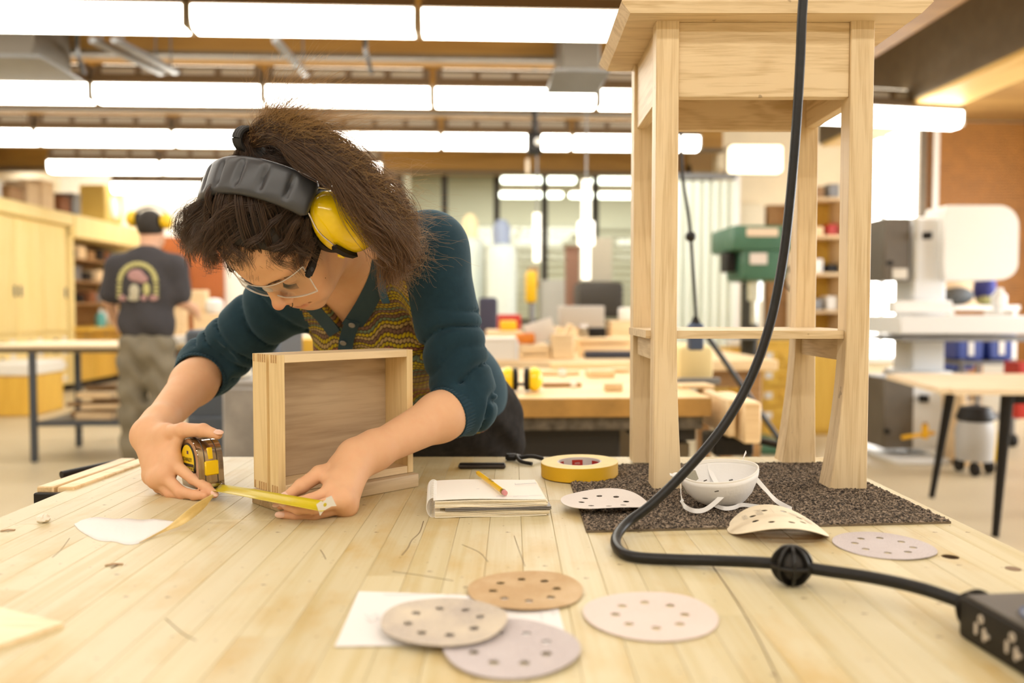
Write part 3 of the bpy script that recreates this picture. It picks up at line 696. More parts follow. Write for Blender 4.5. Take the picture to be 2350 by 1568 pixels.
# ------------------------------------------------------------------ roll of yellow masking tape
ctr = onz(1330, 1092, BZ + .0015); R = .0655
tr = thing('tape_roll', 'roll of yellow masking tape lying flat beside the notebook', 'tape', (ctr.x, ctr.y, BZ + .0025)); tr.rotation_euler = (.004, -.02, 0)
bm = BM(); add_lathe(bm, [(.038, 0), (R - .001, 0), (R, .001), (R, .0232), (R - .0008, .024), (.038, .024)], 64, closed=True)
me = finish(bm, 40); o = obj('tape', me, plain('tape_yellow', (.66, .38, .008), .5, var=.05, vs=20), tr); me.materials.append(plain('tape_edge', (.86, .68, .33), .7, var=.05, vs=60))
for f in me.polygons:
    if f.center.z > .0236 and f.normal.z > .7: f.material_index = 1
bm = BM(); add_lathe(bm, [(.0352, .001), (.038, .001), (.038, .0238), (.0352, .0238)], 64, closed=True); obj('core', bm, plain('cardboard_core', (.66, .60, .58), .7), tr)
for k in range(6):
    a0 = .28 + k * PI / 3; bm = BM(); pts = [V((.0350 * math.cos(a0 + t * .09), .0350 * math.sin(a0 + t * .09), .0135)) for t in range(7)]
    add_strip(bm, pts, (0, 0, 1), .0125, .0003); obj('red_label', bm, plain('label_red', (.45, .03, .02), .5), tr)
    am = a0 + .27; text('label_text', 'CANTECH', plain('label_white', (.75, .6, .58), .5), tr, frame((.0346 * math.cos(am), .0346 * math.sin(am), .0135), (math.sin(am), -math.cos(am), 0), (0, 0, 1), (-math.cos(am), -math.sin(am), 0)), .0042)

# ------------------------------------------------------------------ pliers-like tool and a black case behind the notebook
t = thing('pliers', 'small black pliers lying on the back edge of the bench beside the woman', 'pliers', pix(1205, 1062, 1.535)); t.location.z = BZ
bm = BM(); add_tube(bm, spline([(-.030, .004, .008), (-.008, .0, .009), (.012, -.004, .012), (.034, .004, .006)], 6), [.004] * 18 + [.003], 8); obj('handle', bm, M_BLACK, t)
bm = BM(); add_tube(bm, spline([(-.010, .02, .008), (-.016, .0, .012), (-.008, -.022, .006), (.012, -.036, .004)], 6), .0035, 8); obj('handle', bm, M_BLACK, t)
bm = BM(); add_box(bm, (-.026, .012, .008), (.022, .018, .012), None, .003); obj('jaw', bm, M_BLACK, t)
p = onz(1106, 1077); t = thing('pencil_case', 'flat black case lying behind the notebook', 'case', (p.x + .0, p.y + .01, BZ))
bm = BM(); add_box(bm, (0, 0, .0045), (.085, .024, .008), None, .003); obj('case_body', bm, plain('case_leather', (.035, .025, .02), .5), t)
bm = BM(); add_tube(bm, [(-.04, -.009, .009), (.04, -.009, .009)], .0015, 6); obj('zip', bm, M_BLACK, t)

# ------------------------------------------------------------------ dust mask
mk = thing('dust_mask', 'white moulded dust mask lying open side up on the carpet mat', 'dust mask', (0, 0, 0))
mc = onz(1655, 1163, CZ); MKY = mc.y + .03
uax = V((.95, .28, .16)).normalized(); axn = V((-.07, -.15, .98)).normalized(); vax = axn.cross(uax).normalized(); uax = vax.cross(axn).normalized()
cen = pix(1648, 1083, 1.172)
M = frame(cen, uax, vax, axn); mk.matrix_world = M
def mask_r(a):
    return .0515 * (1 + .17 * abs(math.cos(a)) ** 2.5) * (1 - .10 * math.exp(-((a - PI) / .5) ** 2)), .047
prof = [(1.0, .0), (.985, -.006), (.93, -.016), (.83, -.028), (.68, -.038), (.48, -.0455), (.25, -.049), (0, -.050)]
bm = BM(); n = 56; rings = []
for s, z in prof:
    rings.append([bm.verts.new((mask_r(2 * PI * k / n)[0] * s * math.cos(2 * PI * k / n), .046 * s * math.sin(2 * PI * k / n), z * (1 + .1 * math.cos(2 * PI * k / n)))) for k in range(n)] if s else [bm.verts.new((0, 0, z))])
for A, B in zip(rings[:-1], rings[1:]):
    for k in range(n):
        if len(B) == 1: bm.faces.new((A[k], B[0], A[(k + 1) % n]))
        else: bm.faces.new((A[k], B[k], B[(k + 1) % n], A[(k + 1) % n]))
M_MASK = plain('mask_white', (.84, .82, .80), .85, bmp=.15, vs=260)
o = obj('shell', bm, M_MASK, mk, smooth=60); md = o.modifiers.new('s', 'SOLIDIFY'); md.thickness = .0016; md.offset = 1
bm = BM(); rim = [V((mask_r(2 * PI * k / 56)[0] * 1.005 * math.cos(2 * PI * k / 56),   .0462 * math.sin(2 * PI * k / 56), .0)) for k in range(57)]
add_strip(bm, rim, (0, 0, 1), .0045, .002); obj('rim', bm, plain('mask_rim', (.88, .85, .80), .8), mk)
bm = BM(); add_strip(bm, spline([(-.048, .010, -.022), (-.037, .0235, -.017), (-.017, .0330, -.012)], 6), (0, .25, 1), .014, .004); obj('foam_strip', bm, plain('grey_foam', (.36, .34, .27), .9, bmp=.4, vs=700), mk)
bm = BM(); add_strip(bm, spline([(.012, .0465, .002), (.013, .037, -.0215), (.018, 0, -.0455), (.020, -.032, -.030)], 6), (1, 0, 0), .0075, .0006); obj('inner_strap', bm, plain('strap_white', (.86, .84, .82), .7), mk)
for (x, y, z, a) in ((-.002, .033, -.024, .3), (.034, .022, -.026, 0), (-.030, -.0455, -.008, .0)):
    bm = BM(); add_box(bm, (0, 0, 0), (.006, .0012, .0012), Matrix.Translation((x, y, z)) @ Matrix.Rotation(a, 4, 'Z')); obj('staple', bm, plain('staple', (.10, .09, .08), .4, .8), mk)
bm = BM(); add_sph(bm, (0, 0, 0), (.007, .005, .004), 10, Matrix.Translation((-.064, .006, .004))); add_strip(bm, [V((-.058, .004, .002)), V((-.072, .008, .006))], (0, 1, .3), .006, .0008); obj('strap_tab', bm, MATS['strap_white'], mk)
bm = BM(); add_strip(bm, [V((.055, .022, .002)), V((.062, .030, .004)), V((.068, .034, .008))], (.4, .2, 1), .005, .0008); obj('strap_tab', bm, MATS['strap_white'], mk)
MI = M.inverted()
def strap(pts, side, w_=.0075):
    bm = BM(); P = spline([MI @ (onz(u, v, CZ + z) if Y is None else pix(u, v, Y)) for u, v, z, Y in pts], 6)
    add_strip(bm, P, MI.to_3x3() @ V(side), w_, .0007); obj('strap', bm, MATS['strap_white'], mk)
y0 = mc.y
strap([(1736, 1100, 0, y0 + .005), (1757, 1124, 0, y0 - .005), (1782, 1150, .011, None), (1816, 1169, .0055, None)], (0, .5, .85), .0062)
strap([(1817, 1169, .0055, None), (1790, 1170, .0055, None), (1740, 1163, .0055, None), (1703, 1159, .0055, None), (1685, 1165, .005, None), (1662, 1167, .005, None), (1636, 1157, .008, None), (1620, 1139, .02, None)], (0, .3, .95), .0055)
strap([(1683, 1109, 0, y0 - .028), (1655, 1141, 0, y0 - .034), (1622, 1168, .0065, None), (1596, 1173, .0055, None), (1573, 1164, .007, None), (1564, 1146, .018, None), (1562, 1112, 0, y0 - .004)], (0, .3, .95), .0062)
# ------------------------------------------------------------------ tall stool-height side table
M_CHX = wood('cherry_x', (.76, .595, .37), (.58, .42, .225), 'X', 16, 7, .5, .05, spec=.3, spots=.5)
M_CHZ = wood('cherry_z', (.77, .61, .385), (.60, .44, .245), 'Z', 20, 14, .5, .05, spec=.3, spots=.5)
M_CHY = wood('cherry_y', (.76, .595, .37), (.58, .42, .225), 'Y', 16, 7, .5, .05, spec=.3, spots=.5)
SX, SY = .388, 1.41
st = thing('side_table', 'tall unfinished wooden side table with flared legs standing on the carpet mat', 'table', (SX, SY, CZ))
ZT = 1.6266 - CZ
def leg(x0, x1, y0, y1, inx, iny):
    """square leg, straight above and flaring to a wider foot on its inner sides"""
    bm = BM(); rings = []
    for i in range(26):
        z = ZT * i / 25; t = max(0, 1 - z / .24); fx, fy = inx * t ** 1.7, iny * t ** 1.7
        a0, a1 = x0 + min(0, fx), x1 + max(0, fx); b0, b1 = y0 + min(0, fy), y1 + max(0, fy)
        rings.append([bm.verts.new((x - SX, y - SY, z)) for x, y in ((a0, b0), (a1, b0), (a1, b1), (a0, b1))])
    for A, B in zip(rings[:-1], rings[1:]):
        for k in range(4): bm.faces.new((A[k], A[(k + 1) % 4], B[(k + 1) % 4], B[k]))
    bm.faces.new(rings[0][::-1]); bm.faces.new(rings[-1]); bmesh.ops.recalc_face_normals(bm, faces=bm.faces)
    es = [e for e in bm.edges if abs(e.verts[0].co.z - e.verts[1].co.z) > .001]
    bmesh.ops.bevel(bm, geom=es, offset=.0012, segments=1, affect='EDGES')
    me = finish(bm, 30); me.transform(Matrix.Translation((-(x0 + x1) / 2 + SX, -(y0 + y1) / 2 + SY, 0)))
    return obj('leg', me, M_CHZ, st, ((x0 + x1) / 2 - SX, (y0 + y1) / 2 - SY, 0))
XL0, XL1, XR0, XR1, YF0, YF1, YB0, YB1 = .221, .2560, .5190, .5550, 1.284, 1.320, 1.513, 1.549
leg(XL0, XL1, YF0, YF1, .010, .012); leg(XR0, XR1, YF0, YF1, -.022, .012); leg(XL0, XL1, YB0, YB1, .006, -.010); leg(XR0, XR1, YB0, YB1, -.025, -.010)
zt0, zt1 = ZT, ZT + .0205
bm = BM(); b = .012
lo = [(.1625 + .0135, 1.2505), (.6265 - .0165, 1.2505), (.6265 - .0165, 1.566 - b), (.1625 + .0135, 1.566 - b)]; hi = [(.1625, 1.2485), (.6265, 1.2485), (.6265, 1.566), (.1625, 1.566)]
A = [bm.verts.new((x - SX, y - SY, zt0)) for x, y in lo]; B = [bm.verts.new((x - SX, y - SY, zt1 - .004)) for x, y in hi]; Cc = [bm.verts.new((x - SX + (.002 if x < .4 else -.002), y - SY + (.002 if y < 1.4 else -.002), zt1)) for x, y in hi]
bm.faces.new(A[::-1]); bm.faces.new(Cc)
for P_, Q_ in ((A, B), (B, Cc)):
    for k in range(4): bm.faces.new((P_[k], P_[(k + 1) % 4], Q_[(k + 1) % 4], Q_[k]))
obj('table_top', bm, M_CHX, st, smooth=15)
def rail(name, c, s, m):
    bm = BM(); add_box(bm, (0, 0, 0), s, None, .001); return obj(name, bm, m, st, (c[0] - SX, c[1] - SY, c[2] - CZ))
zb = 1.5125; zc = (zb + 1.6266) / 2; hz = 1.6266 - zb
rail('apron', ((XL1 + XR0) / 2, 1.2985, zc), (XR0 - XL1, .018, hz), M_CHX)
rail('apron', ((XL1 + XR0) / 2, 1.5345, zc), (XR0 - XL1, .018, hz), M_CHX)
rail('apron', (.2355, (YF1 + YB0) / 2, zc), (.018, YB0 - YF1, hz), M_CHY)
rail('apron', (.5405, (YF1 + YB0) / 2, zc), (.018, YB0 - YF1, hz), M_CHY)
# notched shelf and the two bevelled rails that carry it
bm = BM(); zs = 1.1525
poly = [(XL1 + .0005, 1.293), (XR0 - .0005, 1.293), (XR0 - .0005, YF1 + .0005), (.5615, YF1 + .0005), (.5615, YB0 - .0005), (XR0 - .0005, YB0 - .0005), (XR0 - .0005, 1.54), (XL1 + .0005, 1.54), (XL1 + .0005, YB0 - .0005), (.2135, YB0 - .0005), (.2135, YF1 + .0005), (XL1 + .0005, YF1 + .0005)]
add_prism(bm, [(x - SX, y - SY) for x, y in poly], zs - .0125 - CZ, zs - CZ); obj('shelf', bm, M_CHX, st, smooth=15)
for x in (.2385, .537):
    bm = BM(); L = YB0 - YF1; add_prism(bm, [(-L / 2, 0), (L / 2, 0), (L / 2, -.036), (-L / 2, -.036)], -.010, .010, frame((x - SX, (YF1 + YB0) / 2 - SY, zs - .0125 - CZ), (0, 1, 0), (0, 0, 1), (1, 0, 0)))
    bmesh.ops.recalc_face_normals(bm, faces=bm.faces); bmesh.ops.bevel(bm, geom=[e for e in bm.edges if abs(e.verts[0].co.y - e.verts[1].co.y) < .001 and abs(e.verts[0].co.z - e.verts[1].co.z) > .01], offset=.008, segments=1, affect='EDGES'); obj('shelf_rail', bm, M_CHY, st, smooth=15)

# ------------------------------------------------------------------ drop cord with its bump ball and outlet box
M_CORD = plain('cord_rubber', (.007, .006, .005), .40, spec=.35, var=.35, vs=90, bmp=.1)
cd = thing('drop_cord', 'thick black power cord hanging from above and running along the bench', 'power cord', (0, 0, BZ))
ballc = onz(1817, 1297, BZ + .0215); br = .0215
pts = [pix(1880, -420, 1.12), pix(1862, -200, 1.11), pix(1843, 0, 1.10), pix(1836, 150, 1.095), pix(1826, 310, 1.092), pix(1812, 470, 1.09), pix(1796, 600, 1.088), pix(1768, 740, 1.085), pix(1722, 870, 1.08), pix(1655, 985, 1.07), pix(1570, 1085, 1.06), pix(1495, 1158, 1.045), pix(1440, 1200, 1.030), onz(1414, 1234, BZ + .010), onz(1420, 1262, BZ + .0072), onz(1455, 1278, BZ + .0068), onz(1540, 1284, BZ + .007), onz(1640, 1287, BZ + .010), onz(1740, 1291, BZ + .018), ballc]
bm = BM(); S = spline(pts, 8); add_tube(bm, [p - V((0, 0, BZ)) for p in S], .0062, 14); obj('cord', bm, M_CORD, cd, smooth=60)
_f0, _f1 = onz(2197, 1460, BZ), onz(2420, 1600, BZ); _dx = (_f1 - _f0).normalized(); boxA = _f0 - _dx * .020 + V((-_dx.y, _dx.x, 0)) * .017 + V((0, 0, .0225))
pts = [ballc, onz(1880, 1308, BZ + .0205), onz(2000, 1326, BZ + .024), onz(2110, 1350, BZ + .026), boxA]
bm = BM(); add_tube(bm, [p - V((0, 0, BZ)) for p in spline(pts, 8)], .0062, 14); obj('cord', bm, M_CORD, cd, smooth=60)
# slotted bump ball: three crossing rings with a smaller core
ball = thing('cord_ball', 'black ribbed stopper ball on the power cord in front of the bent sanding disc', 'stopper ball', ballc)
ball.rotation_euler = (0, .0, .25)
M_BALL = plain('ball_plastic', (.011, .0095, .008), .36, spec=.35)
def ring_plate(M, ro, ri, th):
    bm = BM(); add_lathe(bm, [(ri, -th / 2), (ro - .0006, -th / 2), (ro, -th / 4), (ro, th / 4), (ro - .0006, th / 2), (ri, th / 2)], 40, M, closed=True); obj('rib', bm, M_BALL, ball)
ring_plate(None, br, .008, .0032)
for k in range(4): ring_plate(Matrix.Rotation(k * PI / 4 + .35, 4, 'Z') @ Matrix.Rotation(PI / 2, 4, 'X'), br, .0082, .0030)
bm = BM(); add_sph(bm, (0, 0, 0), .0155, 20); obj('core', bm, plain('ball_core', (.02, .016, .012), .7), ball)
# outlet box
f0, f1 = onz(2197, 1460, BZ + .0), onz(2420, 1600, BZ); dx = (f1 - f0).normalized(); dy = V((-dx.y, dx.x, 0))
ob = thing('outlet_box', 'black rubber outlet box in the near right corner of the bench', 'outlet box', M=frame(f0, dx, dy, V((0, 0, 1))))
M_BOX = plain('box_rubber', (.014, .011, .008), .5, spec=.25, var=.15, vs=60)
M_BOXT = plain('box_top', (.085, .072, .056), .45, spec=.4, var=.1, vs=40)
HB = .036; LB, DB = .150, .075
bm = BM(); add_box(bm, (LB / 2, DB / 2, HB / 2), (LB, DB, HB), None, .004, 2); obj('body', bm, M_BOX, ob, smooth=30)
bm = BM(); add_prism(bm, [(.004, .004), (LB - .004, .004), (LB - .004, DB - .006), (LB * .75, DB + .002), (LB * .25, DB + .002), (.004, DB - .006)], HB - .0005, HB + .0025); bmesh.ops.bevel(bm, geom=bm.edges[:], offset=.0008, segments=1, affect='EDGES'); obj('lid', bm, M_BOXT, ob, smooth=30)
bm = BM(); add_lathe(bm, [(.0, .0026), (.026, .0026), (.0275, .0045), (.030, .0045), (.0315, .0026)], 48, Matrix.Translation((LB * .47, DB * .55, HB))); obj('embossed_ring', bm, M_BOXT, ob)
bm = BM(); a0 = 3.6; add_strip(bm, [V((LB * .47 + .0288 * math.cos(a0 + k * .12), DB * .55 + .0288 * math.sin(a0 + k * .12), HB + .0048)) for k in range(12)], (0, 0, 1), .0022, .0012); obj('blue_mark', bm, plain('mark_blue', (.03, .07, .20), .5), ob)
M_SLOTP = plain('slot_pale', (.55, .48, .40), .6)
def slot(name, x, z, w_, h):
    bm = BM(); n = 8; r = min(w_, h) / 2; poly = [(x + (w_ / 2 - r) * sx + r * math.cos(a), z + (h / 2 - r) * sz + r * math.sin(a)) for sx, sz, s in ((1, 1, 0), (-1, 1, 1), (-1, -1, 2), (1, -1, 3)) for a in [s * PI / 2 + i * PI / 2 / 4 for i in range(5)]]
    add_prism(bm, poly, -.0004, .0006, frame((0, -.0002, 0), (1, 0, 0), (0, 0, 1), (0, -1, 0))); obj(name, bm, M_SLOTP, ob, smooth=30)
for x in (.030, .068, .106, .142):
    slot('ground_hole', x + .001, .0265, .0066, .0075); slot('blade_slot', x - .005, .0165, .0034, .0105); slot('blade_slot', x + .0055, .0150, .0036, .0112); slot('tee_slot', x + .0090, .0150, .0060, .0042)
    for dxx in (.001,):
        bm = BM(); add_cyl(bm, (x + dxx, -.0007, .0268), (x + dxx, -.0011, .0268), .0011, n=8); obj('ground_pin', bm, M_BOX, ob)
bm = BM(); e0 = Matrix.Translation((.001, .017, .0225)) @ Matrix.Rotation(-PI / 2, 4, 'Y')
add_lathe(bm, [(.0, .0), (.0185, 0), (.0185, .002)] + sum([[(.0185 - k * .0020, .002 + k * .0035), (.0160 - k * .0020, .0032 + k * .0035), (.0160 - k * .0020, .0046 + k * .0035)] for k in range(5)], []) + [(.0062, .022), (0, .022)], 28, e0); obj('strain_relief', bm, M_BOX, ob, smooth=30)

# ------------------------------------------------------------------ drawer standing on end, on a thin board
e1, e2 = V((.7196, .6946, 0)), V((-.6946, .7196, 0)); DA = V((-.332, 1.167, .9222)); Wd, Hd, Dd, th = .239, .199, .0735, .0115
M_DRX = wood('drawer_x', (.78, .61, .38), (.67, .50, .28), 'X', 16, 10, .5, .06); M_DRZ = wood('drawer_z', (.76, .58, .31), (.64, .46, .22), 'Z', 18, 12, .5, .05); M_DRF = wood('drawer_bottom', (.54, .41, .27), (.38, .275, .175), 'X', 9, 5, .32, .04, coat=.25, fine=.6); M_END = plain('end_grain', (.46, .27, .11), .6, var=.15, vs=120)
dr = thing('drawer', 'small wooden drawer standing on end in front of the woman, open side forward', 'drawer', M=frame(DA, e1, e2, V((0, 0, 1))))
def dbox(name, x0, x1, y0, y1, z0, z1, m, bev=.0006):
    bm = BM(); add_box(bm, (0, 0, 0), (x1 - x0, y1 - y0, z1 - z0), None, bev); return obj(name, bm, m, dr, ((x0 + x1) / 2, (y0 + y1) / 2, (z0 + z1) / 2))
bm = BM(); prof = [(0, 0), (0, .0235), (.006, .0235), (.006, .0318), (0, .0318), (0, Dd), (th, Dd), (th, 0)]
add_prism(bm, prof, 0, Hd); obj('side_board', bm, M_DRZ, dr, smooth=15)
dbox('side_board', Wd - th, Wd, 0, Dd, 0, Hd, M_DRZ)
dbox('end_board', th, Wd - th, 0, Dd, Hd - th, Hd, M_DRX); dbox('end_board', th, Wd - th, 0, Dd, 0, th, M_DRX)
dbox('bottom_panel', th, Wd - th, Dd - .014, Dd - .009, th, Hd - th, M_DRF)
for zc_, h_ in ((Hd - .0058, .0115), (.0062, .0115)):
    for k in range(11):
        y = .003 + k * .0066
        if .0215 < y < .0335: continue
        bm = BM(); add_box(bm, (0, 0, 0), (.0006, .0032, h_)); obj('finger_joint', bm, M_END if k % 5 != 4 else M_DRZ, dr, (-.0001, y, zc_))
# the board under it
Lb, Wb, hb = .246, .083, .0215
bb = thing('base_board', 'flat hardwood board lying under the standing drawer', 'board', M=frame(V((-.327, 1.153, BZ)), e1, e2, V((0, 0, 1))))
bm = BM(); add_box(bm, (Lb / 2, Wb / 2, hb / 2 + .0002), (Lb, Wb, hb), None, .0018, 2); obj('board', bm, wood('board_wood', (.52, .39, .235), (.40, .285, .165), 'X', 14, 10, .5), bb)
# ------------------------------------------------------------------ smooth bodies: rounded shapes blended into one skin and meshed
class Field:
    """a list of blended rounded shapes; grid() turns their union into one continuous mesh"""
    def __init__(s): s.p = []
    def _add(s, fn, c, r, k, op): s.p.append((fn, np.array(c, np.float32), float(r), k, op))
    def cone(s, a, b, ra, rb, k=.01, op='+'):
        a = np.array(a, np.float32); b = np.array(b, np.float32); ba = b - a; L2 = float(ba @ ba) + 1e-12
        def fn(P):
            t = np.clip(((P - a) @ ba) / L2, 0, 1); return np.linalg.norm(P - a - t[..., None] * ba, axis=-1) - (ra + (rb - ra) * t)
        s._add(fn, (a + b) / 2, math.sqrt(L2) / 2 + max(ra, rb), k, op)
    def chain(s, pts, rs, k=.008):
        for i in range(len(pts) - 1): s.cone(pts[i], pts[i + 1], rs[i], rs[i + 1], k)
    def ell(s, c, r, R=None, k=.01, op='+'):
        c = np.array(c, np.float32); r = np.array(r, np.float32); R = None if R is None else np.array(R, np.float32)
        def fn(P):
            q = P - c
            if R is not None: q = q @ R.T
            k0 = np.linalg.norm(q / r, axis=-1); k1 = np.linalg.norm(q / (r * r), axis=-1) + 1e-9; return k0 * (k0 - 1) / k1
        s._add(fn, c, float(r.max()), k, op)
    def mod(s, fn, c, r): s._add(fn, c, r, 0, 'f')
    def eval(s, P, cen=None, rad=None):
        d = np.full(P.shape[:-1], 9., np.float32)
        for fn, c, r, k, op in s.p:
            if cen is not None:
                sel = np.nonzero(np.linalg.norm(cen - c, axis=-1) < r + rad + k + .012)[0]
                if not len(sel): continue
                Q = P[sel]; o = d[sel]
            else: Q, o, sel = P, d, slice(None)
            if op == 'f': d[sel] = fn(Q, o); continue
            e = fn(Q)
            if op == '+': h = np.maximum(k - np.abs(o - e), 0) / k; d[sel] = np.minimum(o, e) - h * h * k / 4
            else: h = np.maximum(k - np.abs(o + e), 0) / k; d[sel] = np.maximum(o, -e) + h * h * k / 4
        return d
    def grid(s, h, lo, hi):
        B = 8; lo = np.array(lo, np.float32); nb = np.ceil((np.array(hi) - lo) / (B * h)).astype(int)
        I = np.stack(np.meshgrid(*[np.arange(n) for n in nb], indexing='ij'), -1).reshape(-1, 3)
        cen = lo + (I + .5) * B * h; rad = B * h * .87
        keep = np.abs(s.eval(cen[:, None, :].astype(np.float32), cen, rad * 2)[:, 0]) < rad * 1.9
        I = I[keep]; cen = cen[keep]
        g = np.arange(B + 1, dtype=np.float32) * h
        off = np.stack(np.meshgrid(g, g, g, indexing='ij'), -1).reshape(-1, 3)
        D = np.empty((len(I), off.shape[0]), np.float32)
        for i in range(0, len(I), 600): D[i:i + 600] = s.eval((lo + I[i:i + 600] * (B * h))[:, None, :].astype(np.float32) + off, cen[i:i + 600], rad)
        D = D.reshape(-1, B + 1, B + 1, B + 1)
        cs = [(x, y, z) for x in (0, 1) for y in (0, 1) for z in (0, 1)]
        C = {c: D[:, c[0]:c[0] + B, c[1]:c[1] + B, c[2]:c[2] + B] for c in cs}
        acc = np.zeros(C[(0, 0, 0)].shape + (3,), np.float32); cnt = np.zeros(C[(0, 0, 0)].shape, np.float32)
        for c in cs:
            for ax in range(3):
                if c[ax]: continue
                e = list(c); e[ax] = 1; a, b = C[c], C[tuple(e)]; m = (a < 0) != (b < 0)
                t = np.where(m, a / np.where(m, a - b, 1), 0)
                for j in range(3): acc[..., j] += np.where(m, (t if j == ax else c[j]), 0)
                cnt += m
        act = np.nonzero(cnt > 0); nx = nb * B + 2
        gi = I[act[0]] * B + np.stack(act[1:], -1)
        key = (gi[:, 0].astype(np.int64) * nx[1] + gi[:, 1]) * nx[2] + gi[:, 2]
        pos = lo + (gi + acc[act] / cnt[act][:, None]) * h
        od = np.argsort(key); key = key[od]; pos = pos[od]; gi = gi[od]
        base = C[(0, 0, 0)][act][od]; F = []
        for ax in range(3):
            e = [0, 0, 0]; e[ax] = 1; nxt = C[tuple(e)][act][od]; m = np.nonzero((base < 0) != (nxt < 0))[0]
            if not len(m): continue
            u_, v_ = (ax + 1) % 3, (ax + 2) % 3; q = []
            for du, dv in ((0, 0), (-1, 0), (-1, -1), (0, -1)):
                k = gi[m].copy(); k[:, u_] += du; k[:, v_] += dv
                kk = (k[:, 0].astype(np.int64) * nx[1] + k[:, 1]) * nx[2] + k[:, 2]
                ix = np.minimum(np.searchsorted(key, kk), len(key) - 1); q.append(np.where(key[ix] == kk, ix, -1))
            q = np.stack(q, -1); fl = base[m] < 0; q = np.where(fl[:, None], q, q[:, ::-1]); F.append(q[(q >= 0).all(1)])
        return pos, np.concatenate(F)
def np_mesh(pos, F, smooth=True):
    me = bpy.data.meshes.new('m'); me.vertices.add(len(pos)); me.vertices.foreach_set('co', np.asarray(pos, np.float32).ravel())
    me.loops.add(F.size); me.loops.foreach_set('vertex_index', F.astype(np.int32).ravel()); me.polygons.add(len(F))
    me.polygons.foreach_set('loop_start', np.arange(0, F.size, F.shape[1], dtype=np.int32)); me.update(calc_edges=True); me.validate()
    if smooth: me.shade_smooth()
    return me
def submesh(pos, F, mask):
    G = F[mask]; u, inv = np.unique(G, return_inverse=True); return pos[u], inv.reshape(G.shape), u
def relax(pos, F, n=2, w_=.5):
    for _ in range(n):
        s = np.zeros_like(pos); c = np.zeros(len(pos))
        for k in range(4):
            a, b = F[:, k], F[:, (k + 1) % 4]; np.add.at(s, a, pos[b]); np.add.at(c, a, 1); np.add.at(s, b, pos[a]); np.add.at(c, b, 1)
        pos = pos + w_ * (s / np.maximum(c, 1)[:, None] - pos)
    return pos
def attr(me, name, val):
    if val.ndim == 2 and val.shape[1] == 4: a = me.color_attributes.new(name, 'FLOAT_COLOR', 'POINT'); a.data.foreach_set('color', val.astype(np.float32).ravel())
    else: a = me.attributes.new(name, 'FLOAT_VECTOR', 'POINT'); a.data.foreach_set('vector', val.astype(np.float32).ravel())

# ------------------------------------------------------------------ the woman: joints
HC = V((-.337, 1.277, 1.301)); hF = V((-.2132, -.2826, -.9353)); hU = V((-.3861, -.8550, .3463)); hL = V((.8975, -.4350, -.0731))
HC += V((-.004, 0, .0005))
HM = frame(HC, hL, hF, hU)                       # head axes: x her left, y forward, z up
HMI = HM.inverted()
def H(l, f, u): return HM @ V((l, f, u))
SL = pix(985, 572, 1.425); SR = V((-.398, 1.535, 1.228)); PEL = V((-.150, 1.80, .955)); mid = (SL + SR) / 2
tS = (mid - PEL).normalized(); tA = (SL - SR); tA = (tA - tS * tA.dot(tS)).normalized(); tN = tA.cross(tS).normalized()
TR = np.array([list(tA), list(tN), list(tS)])
NB = mid + tS * .015 - tN * .005                  # base of the neck
EL, WL = pix(1072, 925, 1.41), pix(825, 1052, 1.215)
ER, WR = pix(478, 842, 1.58), pix(347, 990, 1.345)
RH = {'index': [(396, 1064, 1.272), (444, 1100, 1.250), (474, 1120, 1.236), (493, 1135, 1.226)], 'middle': [(377, 1093, 1.264), (414, 1129, 1.244), (447, 1137, 1.230), (470, 1138, 1.222)],
      'ring': [(361, 1100, 1.270), (391, 1133, 1.256), (419, 1136, 1.243), (441, 1136, 1.237)], 'pinky': [(349, 1093, 1.290), (364, 1120, 1.277), (382, 1131, 1.264), (398, 1135, 1.255)],
      'thumb': [(383, 998, 1.302), (420, 988, 1.280), (466, 988, 1.262), (500, 998, 1.252)]}
LH = {'index': [(764, 1127, 1.142), (710, 1148, 1.122), (671, 1155, 1.128), (643, 1161, 1.136)], 'middle': [(784, 1147, 1.130), (720, 1166, 1.102), (684, 1168, 1.103), (657, 1162, 1.112)],
      'ring': [(793, 1162, 1.142), (722, 1181, 1.120), (681, 1183, 1.121), (650, 1182, 1.124)], 'pinky': [(797, 1164, 1.157), (752, 1175, 1.143), (722, 1177, 1.142), (698, 1177, 1.144)],
      'thumb': [(778, 1078, 1.195), (733, 1088, 1.172), (692, 1116, 1.152), (657, 1141, 1.145)]}
RH = {k: [pix(*p) for p in v] for k, v in RH.items()}; LH = {k: [pix(*p) for p in v] for k, v in LH.items()}
FR = {'index': (.0098, .0082, .0073, .0058), 'middle': (.0100, .0084, .0074, .0059), 'ring': (.0096, .0080, .0071, .0058), 'pinky': (.0088, .0072, .0063, .0052), 'thumb': (.0150, .0118, .0102, .0072)}
